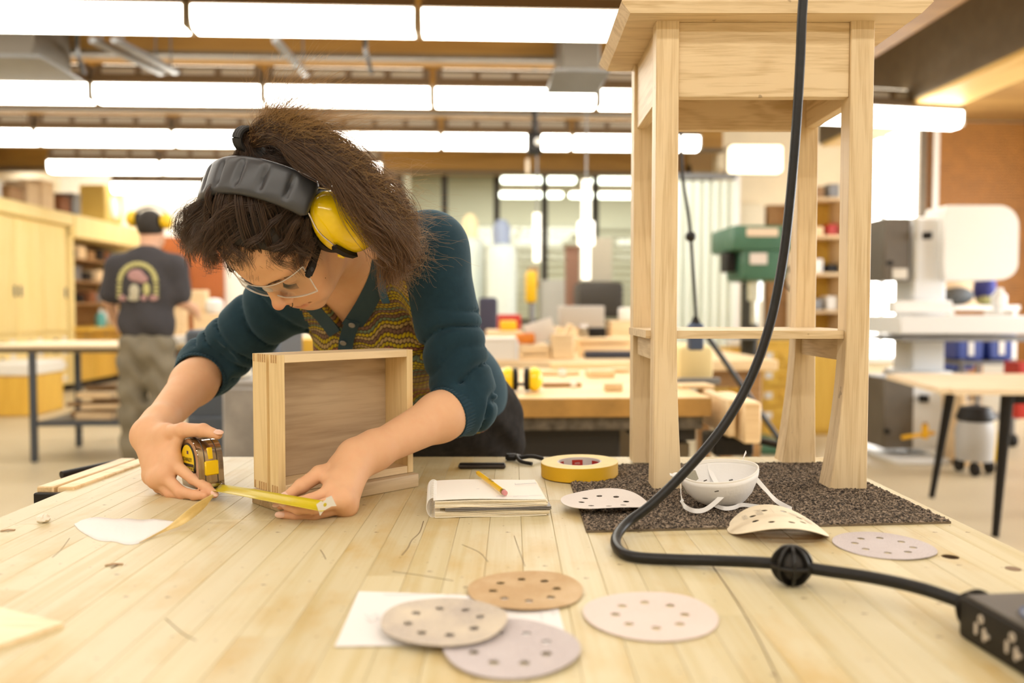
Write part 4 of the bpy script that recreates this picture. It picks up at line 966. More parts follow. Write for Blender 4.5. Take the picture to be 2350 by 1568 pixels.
def hand(fd, W, E, J):
    ax = (W - E).normalized()
    side = (J['index'][0] - J['pinky'][0]); side = (side - ax * side.dot(ax)).normalized()
    for s, r in ((-1, .0185), (1, .0185)): fd.cone(W + side * s * .009 - ax * .03, W + side * s * .010 + ax * .012, .0200, r, .02)
    for k, f in (('index', -.2), ('middle', .05), ('ring', .3), ('pinky', .6)):
        fd.cone(W + side * (.010 * (.6 - f * 2)) + ax * .008, J[k][0], .0165, .0122, .016)
    for a, b in (('index', 'middle'), ('middle', 'ring'), ('ring', 'pinky')): fd.cone(J[a][0], J[b][0], .0108, .0104, .012)
    t = J['thumb']; fd.cone(W + ax * .012, t[0], .017, .0158, .016); fd.cone(t[0], J['index'][0].lerp(W, .35), .0130, .0110, .018); fd.cone(t[1], J['index'][0].lerp(t[0], .25), .0080, .0085, .016)
    for k, p in J.items():
        r = FR[k]
        for i in range(3): fd.cone(p[i], p[i + 1], r[i], r[i + 1], .0016 if i or k == 'thumb' else .004)
        for i in (1, 2): fd.ell(p[i], (r[i] * 1.06,) * 3, None, .003)
        if k != 'thumb': fd.ell(p[0], (r[0] * 1.18,) * 3, None, .010)
def head(fd, k=.02):
    R = np.array([list(hL), list(hF), list(hU)])
    E = lambda l, f, u, a, b, c, k=k, op='+': fd.ell(H(l, f, u), (a, b, c), R, k, op)
    E(0, -.012, .045, .073, .092, .085, .02); E(0, .034, .050, .060, .054, .058, .03)
    E(0, .036, -.028, .056, .050, .076, .03)
    for s in (-1, 1):
        E(s * .042, .050, -.018, .022, .024, .020, .025)                                   # cheekbone
        fd.cone(H(s * .047, .004, -.056), H(s * .015, .072, -.088), .0160, .0122, .022)     # jaw
        E(s * .034, .062, -.048, .022, .022, .028, .02)                                    # cheek
    E(0, .0755, -.088, .0155, .0130, .0120, .016)                                            # chin
    E(0, .077, -.057, .026, .020, .024, .02)
    for s in (-1, 1): fd.cone(H(s * .008, .0865, .031), H(s * .044, .070, .033), .0085, .0085, .014)   # brow ridge
    for s in (-1, 1): E(s * .032, .090, .010, .0165, .0135, .0115, .014, '-')
    for s in (-1, 1): E(s * .031, .0705, .011, .0150, .0140, .0125, .004)                   # lidded eye
    fd.cone(H(0, .085, .020), H(0, .1035, -.018), .0070, .0085, .010)                      # nose
    E(0, .1075, -.021, .0100, .0098, .0092, .006)
    for s in (-1, 1): E(s * .0115, .0965, -.0265, .0072, .0085, .0070, .005)
    for s in (-1, 1): E(s * .0065, .1020, -.0335, .0030, .0042, .0030, .003, '-')
    fd.cone(H(-.012, .0925, -.0515), H(.012, .0925, -.0515), .0045, .0045, .005)             # lips
    fd.cone(H(-.011, .0915, -.0635), H(.011, .0915, -.0635), .0052, .0052, .005)
    fd.cone(H(0, .096, -.0515), H(0, .096, -.0515), .0040, .0040, .006)
    fd.cone(H(-.022, .0945, -.0575), H(.022, .0945, -.0575), .0012, .0012, .003, '-')
    for s in (-1, 1): E(s * .0235, .0835, -.057, .0045, .0045, .0045, .006, '-')
    for s in (-1, 1): fd.cone(H(s * .074, -.012, .018), H(s * .071, -.008, -.022), .012, .008, .01)   # ears under the cups
def torso(fd, o, k=.05, arms=True):
    T = lambda a, n, s, r, k=k: fd.ell(mid + tA * a + tN * n + tS * s, tuple(x + o for x in r), TR, k)
    T(0, -.010, -.145, (.137, .098, .165)); T(0, -.02, -.03, (.125, .070, .075))
    for s in (-1, 1): T(s * .066, .070, -.150, (.058, .050, .058))
    T(0, .0, -.30, (.118, .092, .12)); T(0, -.005, -.40, (.142, .100, .11))
    for S in (SL, SR): fd.cone(NB - tN * .01, S - tS * .005, .050 + o, .050 + o, .05)
wm = Field()
head(wm)
wm.cone(H(0, -.022, -.035), NB + tN * .012, .052, .054, .04); wm.cone(H(0, -.03, .0), NB - tN * .02, .050, .056, .04)
for s in (-1, 1): wm.cone(H(s * .05, -.025, -.03), NB + tN * .05 + tA * s * .012 - tS * .015, .012, .010, .02)     # neck cords
torso(wm, 0)
for s in (-1, 1): wm.cone(NB + tN * .056 + tA * s * .018 - tS * .022, NB + tN * .045 + tA * s * .12 + tS * .0, .0085, .008, .02)  # collar bones
for S, E_, W in ((SL, EL, WL), (SR, ER, WR)):
    wm.cone(S, E_, .048, .038, .03); m_ = E_.lerp(W, .28); wm.cone(E_, m_, .0375, .0385, .02); wm.cone(m_, W, .0385, .0235, .02)
hand(wm, WR, ER, RH); hand(wm, WL, EL, LH)
hip = lambda s: PEL + V((s * .082, .02, -.05)); knee = {-1: V((-.245, 1.86, .50)), 1: V((-.055, 1.90, .50))}; ank = {-1: V((-.265, 1.97, .085)), 1: V((-.045, 2.03, .085))}
for s in (-1, 1): wm.cone(hip(s), knee[s], .078, .052, .05); wm.cone(knee[s], ank[s], .050, .036, .03)
wm.ell(PEL, (.150, .105, .11), None, .05)
pos, F = wm.grid(.0023, (-.78, 1.04, .02), (.12, 2.12, 1.52))
pos = relax(pos, F, 1, .35)
def skin_mat():
    m, nt, b = _new('skin'); at = N(nt, 'ShaderNodeAttribute', attribute_name='Col'); v = coords(nt, (1, 1, 1), False)
    n = noise(nt, v, 70, 4); c = mixc(nt, ramp(nt, n, [(.35, (0, 0, 0)), (.75, (.22, .22, .22))]), at.outputs[0], (.66, .28, .16))
    nt.links.new(c, b.inputs['Base Color']); b.inputs['Roughness'].default_value = .55; b.inputs['Specular IOR Level'].default_value = .3
    b.inputs['Subsurface Weight'].default_value = .12; b.inputs['Subsurface Radius'].default_value = (1, .35, .2); b.inputs['Subsurface Scale'].default_value = .006
    bump(nt, b, noise(nt, v, 900, 2), .10, .0004); return m
def skin_cols(pos, base, marks):
    c = np.tile(np.array(base, np.float32), (len(pos), 1))
    for p, r, q, w_ in marks:
        k = np.exp(-(np.linalg.norm(pos - np.array(p), axis=1) / r) ** 2)[:, None] * w_; c = c * (1 - k) + np.array(q) * k
    return np.hstack([c, np.ones((len(c), 1))])
RED = (.62, .20, .12); marks = [(H(0, .115, -.022), .013, RED, .55)]
for s in (-1, 1): marks += [(H(s * .038, .070, -.028), .022, RED, .22), (H(s * .031, .085, .012), .012, (.50, .22, .13), .35), (H(s * .012, .104, -.030), .007, RED, .4)]
for x in np.linspace(-.018, .018, 7): marks.append((H(x, .097 - abs(x) * .25, -.058), .0062, (.50, .13, .10), .45))
for J in (RH, LH):
    for k in J:
        for i in (0, 1, 2): marks.append((J[k][i], .010, RED, .22 if i else .30))
        marks.append((J[k][3], .009, RED, .28))
me = np_mesh(pos, F); attr(me, 'Col', skin_cols(pos, (.73, .43, .245), marks)); M_SKIN = skin_mat(); me.materials.append(M_SKIN)
woman = bpy.data.objects.new('person', me); COL.objects.link(woman)
tag(woman, 'woman with dark ponytail and teal knit cardigan leaning over the bench, holding a tape measure', 'person')
# finger nails
M_NAIL = plain('nail', (.78, .50, .38), .25, spec=.5)
for J, keys in ((RH, ('thumb', 'index')), (LH, ('thumb', 'index', 'middle', 'ring'))):
    for k in keys:
        a, b = J[k][2], J[k][3]; d = (b - a).normalized(); r = FR[k][3]
        out = V((0, -.62, .55)) if k != 'thumb' else (V((.15, -.5, .8)) if J is RH else V((-.2, -.75, .6)))
        if k == 'ring': out = V((-.1, -.9, .25))
        out = (out - d * out.dot(d)).normalized(); sd = d.cross(out); bm = BM()
        add_sph(bm, (0, 0, 0), (.0082 if k != 'thumb' else .0095, r * .80, .0022), 14, frame(b + d * .0022 + out * (r * .80), d, sd, out)); obj('fingernail', bm, M_NAIL, woman)

# ------------------------------------------------------------------ her clothes
def wr(pts, amp, freq, ph=0, t0=0, t1=1, skew=.0):
    """soft folds running round a sleeve"""
    A = [np.array(p, np.float32) for p in pts]
    def fn(P, d):
        L = 0; best = None; T = None
        for a, b in zip(A[:-1], A[1:]):
            ba = b - a; l = float(np.linalg.norm(ba)); t = np.clip(((P - a) @ ba) / (l * l), 0, 1); q = np.linalg.norm(P - a - t[..., None] * ba, axis=-1); s = L + t * l
            if best is None: best, T = q, s
            else: m = q < best; best = np.where(m, q, best); T = np.where(m, s, T)
            L += l
        x = T / L; wgt = np.clip((x - t0) / .08, 0, 1) * np.clip((t1 - x) / .05, 0, 1) * (best < .09)
        u_ = T * freq + skew * (P[..., 0] * 11 + P[..., 2] * 7) + 1.2 * np.sin(P[..., 0] * 23 + P[..., 2] * 31)
        g_ = (1 - np.abs(np.sin(u_ + ph))) ** 2.2; fade = .55 + .45 * np.sin(P[..., 0] * 19 - P[..., 2] * 27 + np.floor((u_ + ph) / PI) * 2.1)
        return d + amp * wgt * (g_ * fade * 1.9 - .25)
    return fn
clo = Field(); torso(clo, .010)
clo.ell(mid - tS * .36 - tN * .0, (.150, .108, .12), TR, .05)
CL = EL.lerp(WL, .20); CR = ER.lerp(WR, .17)
clo.cone(SL, EL, .063, .050, .03); clo.cone(EL, CL, .049, .0435, .02)
clo.cone(SR, ER, .062, .054, .03); clo.cone(ER, CR, .052, .0470, .02)
clo.mod(wr([SL, EL, CL], .0085, 84, .3, .32, .95, .35), EL, .40); clo.mod(wr([SR, ER, CR], .0085, 78, .8, .10, .95, .35), ER, .40)
def tw(P, d):                                     # shallow drape across the knitted front
    q = (P - np.array(mid, np.float32)) @ TR.T.astype(np.float32); m = np.exp(-(q[..., 0] / .12) ** 4) * (q[..., 1] > .02)
    return d - .0035 * m * np.sin(q[..., 2] * 62 + 3.0 * np.sin(q[..., 0] * 17)) 
clo.mod(tw, mid - tS * .15, .3)
# open cuffs, waist and V-neck
dL, dR = np.array((WL - EL).normalized(), np.float32), np.array((WR - ER).normalized(), np.float32)
def cut(Wc, dd, r):
    Wc = np.array(Wc, np.float32)
    def fn(P, d):
        q = P - Wc; s = q @ dd; return np.where(np.linalg.norm(q, axis=-1) < r, np.maximum(d, s), d)
    return fn
clo.mod(cut(CL, dL, .085), CL, .09); clo.mod(cut(CR, dR, .085), CR, .09)
clo.cone(EL.lerp(WL, .15), EL.lerp(WL, .34), .0405, .036, .002, '-'); clo.cone(ER.lerp(WR, .13), ER.lerp(WR, .32), .044, .041, .002, '-')
base_f = Field(); torso(base_f, .010)
def on_chest(u, v, off=0):
    ys = np.linspace(1.2, 1.75, 400); P = np.array([pix(u, v, y)[:] for y in ys], np.float32); i = np.nonzero(base_f.eval(P) < 0)[0]
    return pix(u, v, float(ys[i[0]]) if len(i) else 1.42) + tN * off
vA, vB, vD = on_chest(784, 757), on_chest(736, 690), on_chest(880, 606); vC = NB + tN * .02 + tS * .06
def tco(p):                                       # torso axes: across, out of the chest, up the spine
    q = V(p) - mid; return V((q.dot(tA), q.dot(tN), q.dot(tS)))
VP = np.array([tco(p)[:] for p in (vA, vD, vC, vB)])[:, [0, 2]].astype(np.float32)
def vneck(P, d):
    q = (P - np.array(mid, np.float32)) @ TR.T.astype(np.float32); x, y = q[..., 0], q[..., 2]; e = None
    ar = sum(VP[i][0] * VP[(i + 1) % 4][1] - VP[(i + 1) % 4][0] * VP[i][1] for i in range(4)); sg = 1 if ar > 0 else -1
    for i in range(4):
        a, b = VP[i], VP[(i + 1) % 4]; t = (b - a) / np.linalg.norm(b - a); s_ = sg * ((x - a[0]) * t[1] - (y - a[1]) * t[0]); e = s_ if e is None else np.maximum(e, s_)
    return np.where(q[..., 1] > -.01, np.maximum(d, -e), d)
clo.mod(vneck, mid, .35)
clo.cone(NB + tS * .02, H(0, -.02, -.06), .064, .075, .01, '-')
pos, F = clo.grid(.0042, (-.80, 1.16, .80), (.10, 1.98, 1.45)); pos = relax(pos, F, 2, .4)
ctr = pos[F].mean(1)
def seg_d(P, pts):
    b = None
    for a, c in zip(pts[:-1], pts[1:]):
        a = np.array(a); ba = np.array(c) - a; t = np.clip(((P - a) @ ba) / (ba @ ba), 0, 1); q = np.linalg.norm(P - a - t[:, None] * ba, axis=1); b = q if b is None else np.minimum(b, q)
    return b
q = (ctr - np.array(mid)) @ TR.T
dl, dr_ = seg_d(ctr, [SL + (EL - SL) * .05 , EL, CL]), seg_d(ctr, [SR + (ER - SR) * .05, ER, CR])
isL = (dl < .080) & (q[:, 0] > .112 + .10 * np.clip(-q[:, 2] - .05, 0, .3)); isR = (dr_ < .078) & (q[:, 0] < -.085 - .10 * np.clip(-q[:, 2] - .05, 0, .3))
isK = ~isL & ~isR & (q[:, 1] > .012) & (np.abs(q[:, 0]) < .142); rest = ~isL & ~isR & ~isK
def teal():
    m, nt, b = _new('teal_wool'); v = coords(nt, (1, 1, 1), False); n = noise(nt, v, 60, 5, .6); n2 = noise(nt, v, 1100, 2)
    c = mixc(nt, n2, ramp(nt, n, [(.3, (.009, .026, .040)), (.7, (.015, .042, .062))]), (.014, .038, .056)); nt.links.new(c, b.inputs['Base Color'])
    b.inputs['Roughness'].default_value = .9; b.inputs['Sheen Weight'].default_value = .35; b.inputs['Sheen Tint'].default_value = (.38, .55, .66, 1); b.inputs['Specular IOR Level'].default_value = .15
    bump(nt, b, n2, .35, .0006); return m
M_TEAL = teal()
def knit():
    """honeycomb knit: rows of little cells, each row one yarn colour"""
    m, nt, b = _new('striped_knit'); at = N(nt, 'ShaderNodeAttribute', attribute_name='uvk'); sx = N(nt, 'ShaderNodeSeparateXYZ'); nt.links.new(at.outputs['Vector'], sx.inputs[0])
    def M_(op, a, b_=None, c=None):
        n = N(nt, 'ShaderNodeMath', operation=op)
        for i, x in enumerate((a, b_, c)):
            if x is None: continue
            if isinstance(x, (int, float)): n.inputs[i].default_value = x
            else: nt.links.new(x, n.inputs[i])
        return n.outputs[0]
    y = M_('DIVIDE', sx.outputs[1], .0058); row = M_('FLOOR', y); fy = M_('SUBTRACT', M_('FRACT', y), .5)
    x = M_('ADD', M_('DIVIDE', sx.outputs[0], .0070), M_('MULTIPLY', M_('PINGPONG', row, 1.0), .5)); fx = M_('SUBTRACT', M_('FRACT', x), .5)
    d = M_('SQRT', M_('ADD', M_('POWER', M_('ABSOLUTE', fx), 2.0), M_('MULTIPLY', M_('POWER', M_('ABSOLUTE', fy), 2.0), 1.15)))
    wn = N(nt, 'ShaderNodeTexWhiteNoise', noise_dimensions='1D'); nt.links.new(row, wn.inputs['W'])
    cr = N(nt, 'ShaderNodeValToRGB'); cr.color_ramp.interpolation = 'CONSTANT'; e = cr.color_ramp.elements
    cols = [(0, (.50, .38, .012)), (.24, (.20, .115, .075)), (.42, (.42, .30, .02)), (.56, (.16, .22, .13)), (.66, (.33, .13, .075)), (.78, (.46, .33, .13)), (.90, (.24, .145, .10))]
    e[0].position, e[0].color = cols[0][0], rgb(cols[0][1]); e[1].position, e[1].color = cols[-1][0], rgb(cols[-1][1])
    for p, c in cols[1:-1]: k = e.new(p); k.color = rgb(c)
    nt.links.new(wn.outputs[0], cr.inputs[0])
    mr = N(nt, 'ShaderNodeMapRange'); mr.inputs[1].default_value = .36; mr.inputs[2].default_value = .56; nt.links.new(d, mr.inputs[0])
    c = mixc(nt, mr.outputs[0], cr.outputs[0], (.085, .050, .030)); nt.links.new(c, b.inputs['Base Color'])
    h = M_('SUBTRACT', 1.0, M_('MULTIPLY', d, 1.6)); b.inputs['Roughness'].default_value = .9; b.inputs['Specular IOR Level'].default_value = .15; b.inputs['Sheen Weight'].default_value = .15; bump(nt, b, h, .9, .0022); return m
for nm, msk, mt in (('sleeve', isL, M_TEAL), ('sleeve', isR, M_TEAL), ('knit_front', isK, knit()), ('cardigan_back', rest, M_TEAL)):
    if not msk.any(): continue
    p2, F2, _ = submesh(pos, F, msk); me = np_mesh(p2, F2)
    qq = (p2 - np.array(mid)) @ TR.T
    if nm == 'knit_front':
        uv = np.stack([qq[:, 0] + .35 * qq[:, 1], qq[:, 2] + .006 * np.sin(qq[:, 0] * 55 + 2) + .003 * np.sin(qq[:, 0] * 130), 0 * qq[:, 0]], 1); attr(me, 'uvk', uv)
    me.materials.append(mt); o = bpy.data.objects.new(nm, me); COL.objects.link(o); o.parent = woman
woman_parts = {}
# ribbed cuffs
def cuff(Wc, d, r, L, n=46):
    d = V(d).normalized(); a = d.cross(V((0, 0, 1))).normalized(); b_ = d.cross(a); bm = BM(); rings = []
    for z, rr_ in ((-L, r + .0035), (-L * .5, r + .0022), (-.004, r), (.004, r - .0005), (.0055, r - .0025), (.0035, r - .0045), (-.02, r - .004)):
        rings.append([bm.verts.new(V(Wc) + d * z + (a * math.cos(2 * PI * k / (2 * n)) + b_ * math.sin(2 * PI * k / (2 * n))) * (rr_ + (.0011 if k % 2 else 0))) for k in range(2 * n)])
    for A, B in zip(rings[:-1], rings[1:]):
        for k in range(2 * n): bm.faces.new((A[k], A[(k + 1) % (2 * n)], B[(k + 1) % (2 * n)], B[k]))
    obj('cuff', bm, M_TEAL, woman, smooth=25)
cuff(CL, dL, .0445, .034); cuff(CR, dR, .0480, .034)
# collar bands, placket and shell buttons, laid on the chest
def band(name, pxs, width, mt, off=.0025, th=.003):
    P = [on_chest(u, v, off) for u, v, y in pxs]; P = spline(P, 5); bm = BM(); add_strip(bm, P, tN.cross((P[-1] - P[0]).normalized()), width, th); return obj(name, bm, mt, woman)
M_COL = plain('collar_teal', (.020, .050, .068), .75, bmp=.2, vs=500)
band('collar', ((878, 596, 1.42), (868, 640, 1.41), (838, 700, 1.41), (806, 748, 1.41)), .034, M_COL, .004)
band('collar', ((716, 700, 1.40), (744, 728, 1.40), (770, 762, 1.40)), .030, M_COL, .004)
band('placket', ((812, 730, 1.41), (797, 775, 1.41), (793, 820, 1.41), (792, 880, 1.41)), .026, M_COL, .006)
P = [on_chest(884, 612, .010), on_chest(880, 648, .014), on_chest(890, 682, .014)]
bm = BM(); add_strip(bm, spline(P, 4), tA, .014, .0016); obj('collar_tip', bm, plain('collar_blue', (.03, .09, .15), .7), woman)
for u, v, y in ((811, 735, 1.40), (791, 776, 1.40)):
    c = on_chest(u, v, .0115); bm = BM(); add_lathe(bm, [(0, .0012), (.003, .0012), (.0045, .0020), (.0056, .0016), (.0058, 0), (0, -.0005)], 20, frame(c, tA, tS, tN)); obj('button', bm, plain('shell_button', (.30, .28, .25), .3, spec=.6), woman)
# jeans and shoes
je = Field()
je.ell(PEL + V((0, .0, .0)), (.163, .122, .13), None, .05)
je.ell(PEL + tS * .06, (.146, .112, .06), TR, .05)
for s in (-1, 1): je.cone(hip(s), knee[s], .094, .066, .05); je.cone(knee[s], ank[s] + V((0, 0, .02)), .066, .062, .03)
def jw(P, d): return d - .004 * np.sin(P[..., 2] * 70 + P[..., 0] * 45 + 2 * np.sin(P[..., 0] * 30)) * np.exp(-((P[..., 2] - .90) / .10) ** 2)
je.mod(jw, PEL, .35)
je.mod(lambda P, d: np.maximum(d, (P - np.array(PEL + tS * .085, np.float32)) @ np.array(tS, np.float32)), PEL, .35)
pos, F = je.grid(.0075, (-.42, 1.6, .0), (.12, 2.2, 1.15)); pos = relax(pos, F, 1, .4); me = np_mesh(pos, F)
me.materials.append(plain('black_denim', (.021, .019, .018), .9, spec=.12, var=.35, vs=45, bmp=.25)); o = bpy.data.objects.new('jeans', me); COL.objects.link(o); o.parent = woman
for s in (-1, 1):
    sh = Field(); a = ank[s]; sh.cone(a + V((0, .03, -.045)), a + V((0, -.15, -.05)), .036, .032, .02); sh.cone(a + V((0, .0, .0)), a + V((0, -.04, -.03)), .042, .040, .02)
    sh.mod(lambda P, d: np.maximum(d, .004 - P[..., 2]), a, .3); p_, f_ = sh.grid(.007, tuple(a + V((-.1, -.24, -.1))), tuple(a + V((.1, .12, .08)))); me = np_mesh(p_, f_); me.materials.append(plain('shoe', (.03, .028, .03), .6)); o = bpy.data.objects.new('shoe', me); COL.objects.link(o); o.parent = woman

# ------------------------------------------------------------------ her hair
def hair_mat(name, c0, c1, tip):
    m, nt, b = _new(name); hi = N(nt, 'ShaderNodeHairInfo')
    c = ramp(nt, hi.outputs['Random'], [(0, c0), (1, c1)]); k = N(nt, 'ShaderNodeMath', operation='POWER'); nt.links.new(hi.outputs['Intercept'], k.inputs[0]); k.inputs[1].default_value = 1.6
    c = mixc(nt, k.outputs[0], c, tip); nt.links.new(c, b.inputs['Base Color']); b.inputs['Roughness'].default_value = .38; b.inputs['Specular IOR Level'].default_value = .5; return m
M_HB = plain('hair_under', (.014, .009, .006), .6, var=.4, vs=60)
TIE = V((0, -.083, .137))                         # head axes
hr = Field(); R3 = np.eye(3)
hr.ell((0, -.013, .047), (.0775, .0955, .0880), None, .02); hr.ell((0, .032, .056), (.0635, .0575, .0600), None, .03); hr.cone((0, -.055, .095), TIE, .026, .007, .03)
hr.mod(lambda P, d: np.maximum(d, (.75 * P[..., 1] - .66 * P[..., 2] + .020 - .030 * np.minimum(1, np.abs(P[..., 0]) / .075) ** 2)), (0, 0, 0), .3)
p_, f_ = hr.grid(.0045, (-.12, -.15, -.09), (.12, .13, .19)); p_ = np.array([HM @ V(x) for x in p_.tolist()]); me = np_mesh(p_, f_); me.materials.append(M_HB)
o = bpy.data.objects.new('hair', me); COL.objects.link(o); o.parent = woman
rg = np.random.default_rng(4)
def strands(name, L, rad, mat, parent, stuff=True):
    """L: array strands x points x 3 (world)"""
    n, m = L.shape[:2]; hc = bpy.data.hair_curves.new(name); hc.add_curves([m] * n); hc.points.foreach_set('position', L.astype(np.float32).ravel())
    a = hc.attributes.get('radius') or hc.attributes.new('radius', 'FLOAT', 'POINT'); a.data.foreach_set('value', np.tile(np.linspace(1, .45, m) * rad, n).astype(np.float32))
    hc.materials.append(mat); o = bpy.data.objects.new(name, hc); COL.objects.link(o); o.parent = parent
    if stuff: o['kind'] = 'stuff'
    return o
HMn = np.array(HM); toW = lambda X: X @ HMn[:3, :3].T + HMn[:3, 3]
HMIn = np.array(HMI); toH = lambda X: X @ HMIn[:3, :3].T + HMIn[:3, 3]
t = np.linspace(0, 1, 14)
# scalp: from the hairline back under the band to the tie
n = 5200; rt = []
while len(rt) < n:
    x = rg.normal(size=(4000, 3)); x /= np.linalg.norm(x, axis=1)[:, None]; p = x * (.079, .097, .089) + (0, -.012, .047)
    f = p[:, 1]; u = p[:, 2]; k = (.75 * f - .66 * u - .000 - .030 * np.minimum(1, np.abs(p[:, 0]) / .075) ** 2) < -.001
    rt += p[k].tolist()
rt = np.array(rt[:n]); T_ = np.array(TIE) + rg.normal(0, .005, (n, 3))
P = rt[:, None] * (1 - t)[None, :, None] + T_[:, None] * t[None, :, None]
ce = np.array((0, -.012, .047)); q = (P - ce) / (.079, .097, .089); ln = np.linalg.norm(q, axis=-1, keepdims=True); ln = np.where(ln < .05, .05, ln)
tgt = np.maximum(1.0, ln * (t[None, :, None] > .8) + 1.0 * (t[None, :, None] <= .8))
front = np.clip((rt[:, 1] + .01) / .07, 0, 1)
lift = 1 + (.05 + .16 * front * rg.random(n))[:, None] * np.sin(PI * np.clip(t * 1.5, 0, 1))[None, :] * np.where(t < .67, 1, .3)[None, :]
P = ce + q / ln * (tgt * lift[..., None]) * (.0800, .0980, .0905)
ncl = 260; ci = rg.integers(0, n, ncl); near = np.argmin(((rt[:, None] - rt[ci][None]) ** 2).sum(-1), 1); P = P * .45 + P[ci][near] * .55 + rg.normal(0, .0012, (n, 1, 3))
P[:, -1] = T_; wv = rg.normal(0, 1, (ncl, 3))[near]; ph = (rg.random(ncl) * 6.28)[near]
P += (.0042 * np.sin(t[None] * (9 + 5 * rg.random(ncl)[near])[:, None] + ph[:, None]) * np.sin(PI * t)[None])[..., None] * wv[:, None]
M_H1 = hair_mat('hair_dark', (.022, .012, .007), (.080, .041, .021), (.070, .037, .019))
strands('hair_strands', toW(P), .00029, M_H1, woman)
# loose curls standing off the forehead and temple
def tuft(roots_tips, n, spread, curl, name, mat, rad=.00026, m=18):
    out = []; t = np.linspace(0, 1, m); nc = max(3, n // 26)
    for (gp) in roots_tips:
        G = np.array([list(p) for p in spline(gp, 12)]); ix = np.linspace(0, len(G) - 1, m); i0 = np.floor(ix).astype(int); i1 = np.minimum(i0 + 1, len(G) - 1); g = G[i0] + (G[i1] - G[i0]) * (ix - i0)[:, None]
        off = rg.normal(0, 1, (nc, 1, 3)) * spread * (.55 + .75 * t)[None, :, None]
        fr_ = 5 + 6 * rg.random((nc, 1)); p_ = 6.28 * rg.random((nc, 1)); w1 = rg.normal(0, 1, (nc, 1, 3)); w2 = rg.normal(0, 1, (nc, 1, 3))
        wig = curl * (np.sin(fr_ * t + p_)[..., None] * w1 + np.cos(fr_ * 1.7 * t + p_)[..., None] * w2) * (t ** .7)[None, :, None]
        c_ = rg.integers(0, nc, n); out.append((g[None] + off + wig)[c_] + rg.normal(0, 1, (n, 1, 3)) * (.0017 + .0030 * t)[None, :, None])
    return strands(name, np.concatenate(out), rad, mat, woman)
px = lambda *a: [V(pix(*p)) for p in a]
tuft([px((540, 470, 1.19), (490, 470, 1.19), (445, 510, 1.21), (425, 555, 1.23)), px((560, 470, 1.18), (500, 490, 1.18), (455, 540, 1.20), (450, 590, 1.22)), px((590, 470, 1.17), (530, 500, 1.17), (480, 560, 1.19), (490, 610, 1.20)),
      px((620, 480, 1.16), (570, 520, 1.16), (530, 570, 1.17), (540, 600, 1.18)), px((660, 490, 1.16), (620, 530, 1.16), (590, 570, 1.17), (610, 592, 1.18)), px((690, 500, 1.16), (660, 540, 1.17), (640, 572, 1.18), (668, 586, 1.19)),
      px((705, 510, 1.17), (700, 545, 1.18), (690, 570, 1.19), (706, 580, 1.20)), px((500, 440, 1.21), (455, 480, 1.22), (430, 520, 1.24), (440, 570, 1.26)), px((630, 470, 1.15), (560, 480, 1.15), (500, 520, 1.16), (480, 575, 1.18))], 250, .0075, .0062, 'front_curls', M_H1)
# the ponytail
M_H2 = hair_mat('hair_brown', (.020, .011, .0065), (.090, .045, .021), (.17, .088, .037))
gd = [px((572, 326, 1.19), (586, 272, 1.175), (650, 246, 1.17), (750, 270, 1.18), (850, 345, 1.21), (930, 435, 1.25), (950, 525, 1.29), (935, 580, 1.32)),
      px((572, 328, 1.185), (600, 285, 1.16), (670, 285, 1.15), (765, 330, 1.155), (850, 410, 1.18), (920, 500, 1.23), (915, 590, 1.28), (900, 630, 1.30)),
      px((573, 330, 1.18), (620, 300, 1.145), (700, 325, 1.135), (775, 390, 1.135), (835, 470, 1.150), (885, 560, 1.20), (880, 635, 1.26), (872, 660, 1.28)),
      px((574, 333, 1.18), (630, 320, 1.135), (695, 360, 1.125), (760, 420, 1.105), (822, 500, 1.120), (855, 585, 1.18), (868, 640, 1.25), (874, 670, 1.28)),
      px((574, 336, 1.18), (640, 345, 1.135), (695, 395, 1.120), (755, 450, 1.110), (835, 540, 1.150), (915, 610, 1.25), (905, 640, 1.30), (895, 668, 1.31)),
      px((572, 326, 1.19), (585, 290, 1.19), (640, 272, 1.19), (735, 305, 1.20), (830, 395, 1.23), (900, 500, 1.28), (920, 600, 1.31), (915, 650, 1.33)),
      px((573, 330, 1.18), (625, 305, 1.14), (710, 330, 1.13), (800, 400, 1.13), (870, 480, 1.16), (935, 560, 1.22), (940, 580, 1.27), (945, 620, 1.29))]
G = np.array([[list(p) for p in spline(g, 6)] for g in gd]); m = G.shape[1]; n = 6500; ww = rg.dirichlet([.55] * len(gd), n); base = np.einsum('ng,gmk->nmk', ww, G); t = np.linspace(0, 1, m)
ncl = 230; cid = rg.integers(0, ncl, n); cb = np.einsum('ng,gmk->nmk', rg.dirichlet([.5] * len(gd), ncl), G); base = base * .2 + cb[cid] * .8
cw = rg.normal(0, 1, (ncl, 1, 3)); cph = rg.random((ncl, 1)) * 6.28; cf = 6 + 8 * rg.random((ncl, 1)); cw2 = rg.normal(0, 1, (ncl, 1, 3))
base += ((.0155 * np.sin(cf * t + cph) * (t ** .8))[..., None] * cw + (.0090 * np.sin(cf * 1.9 * t + cph * 2) * t)[..., None] * cw2)[cid]
base += rg.normal(0, 1, (n, 1, 3)) * (.0010 + .0034 * np.minimum(1, t * 2.2))[None, :, None] + rg.normal(0, .0006, (n, m, 3)).cumsum(1) * (t ** 1.0)[None, :, None]
cut_ = (rg.random(ncl)[cid] * .30 + rg.random(n) * .12)[:, None]; tt = t[None] * (1 - cut_); ix = tt * (m - 1); i0 = np.floor(ix).astype(int); i1 = np.minimum(i0 + 1, m - 1); rr = np.arange(n)[:, None]
base = base[rr, i0] + (base[rr, i1] - base[rr, i0]) * (ix - i0)[..., None]
strands('ponytail', base, .00029, M_H2, woman)
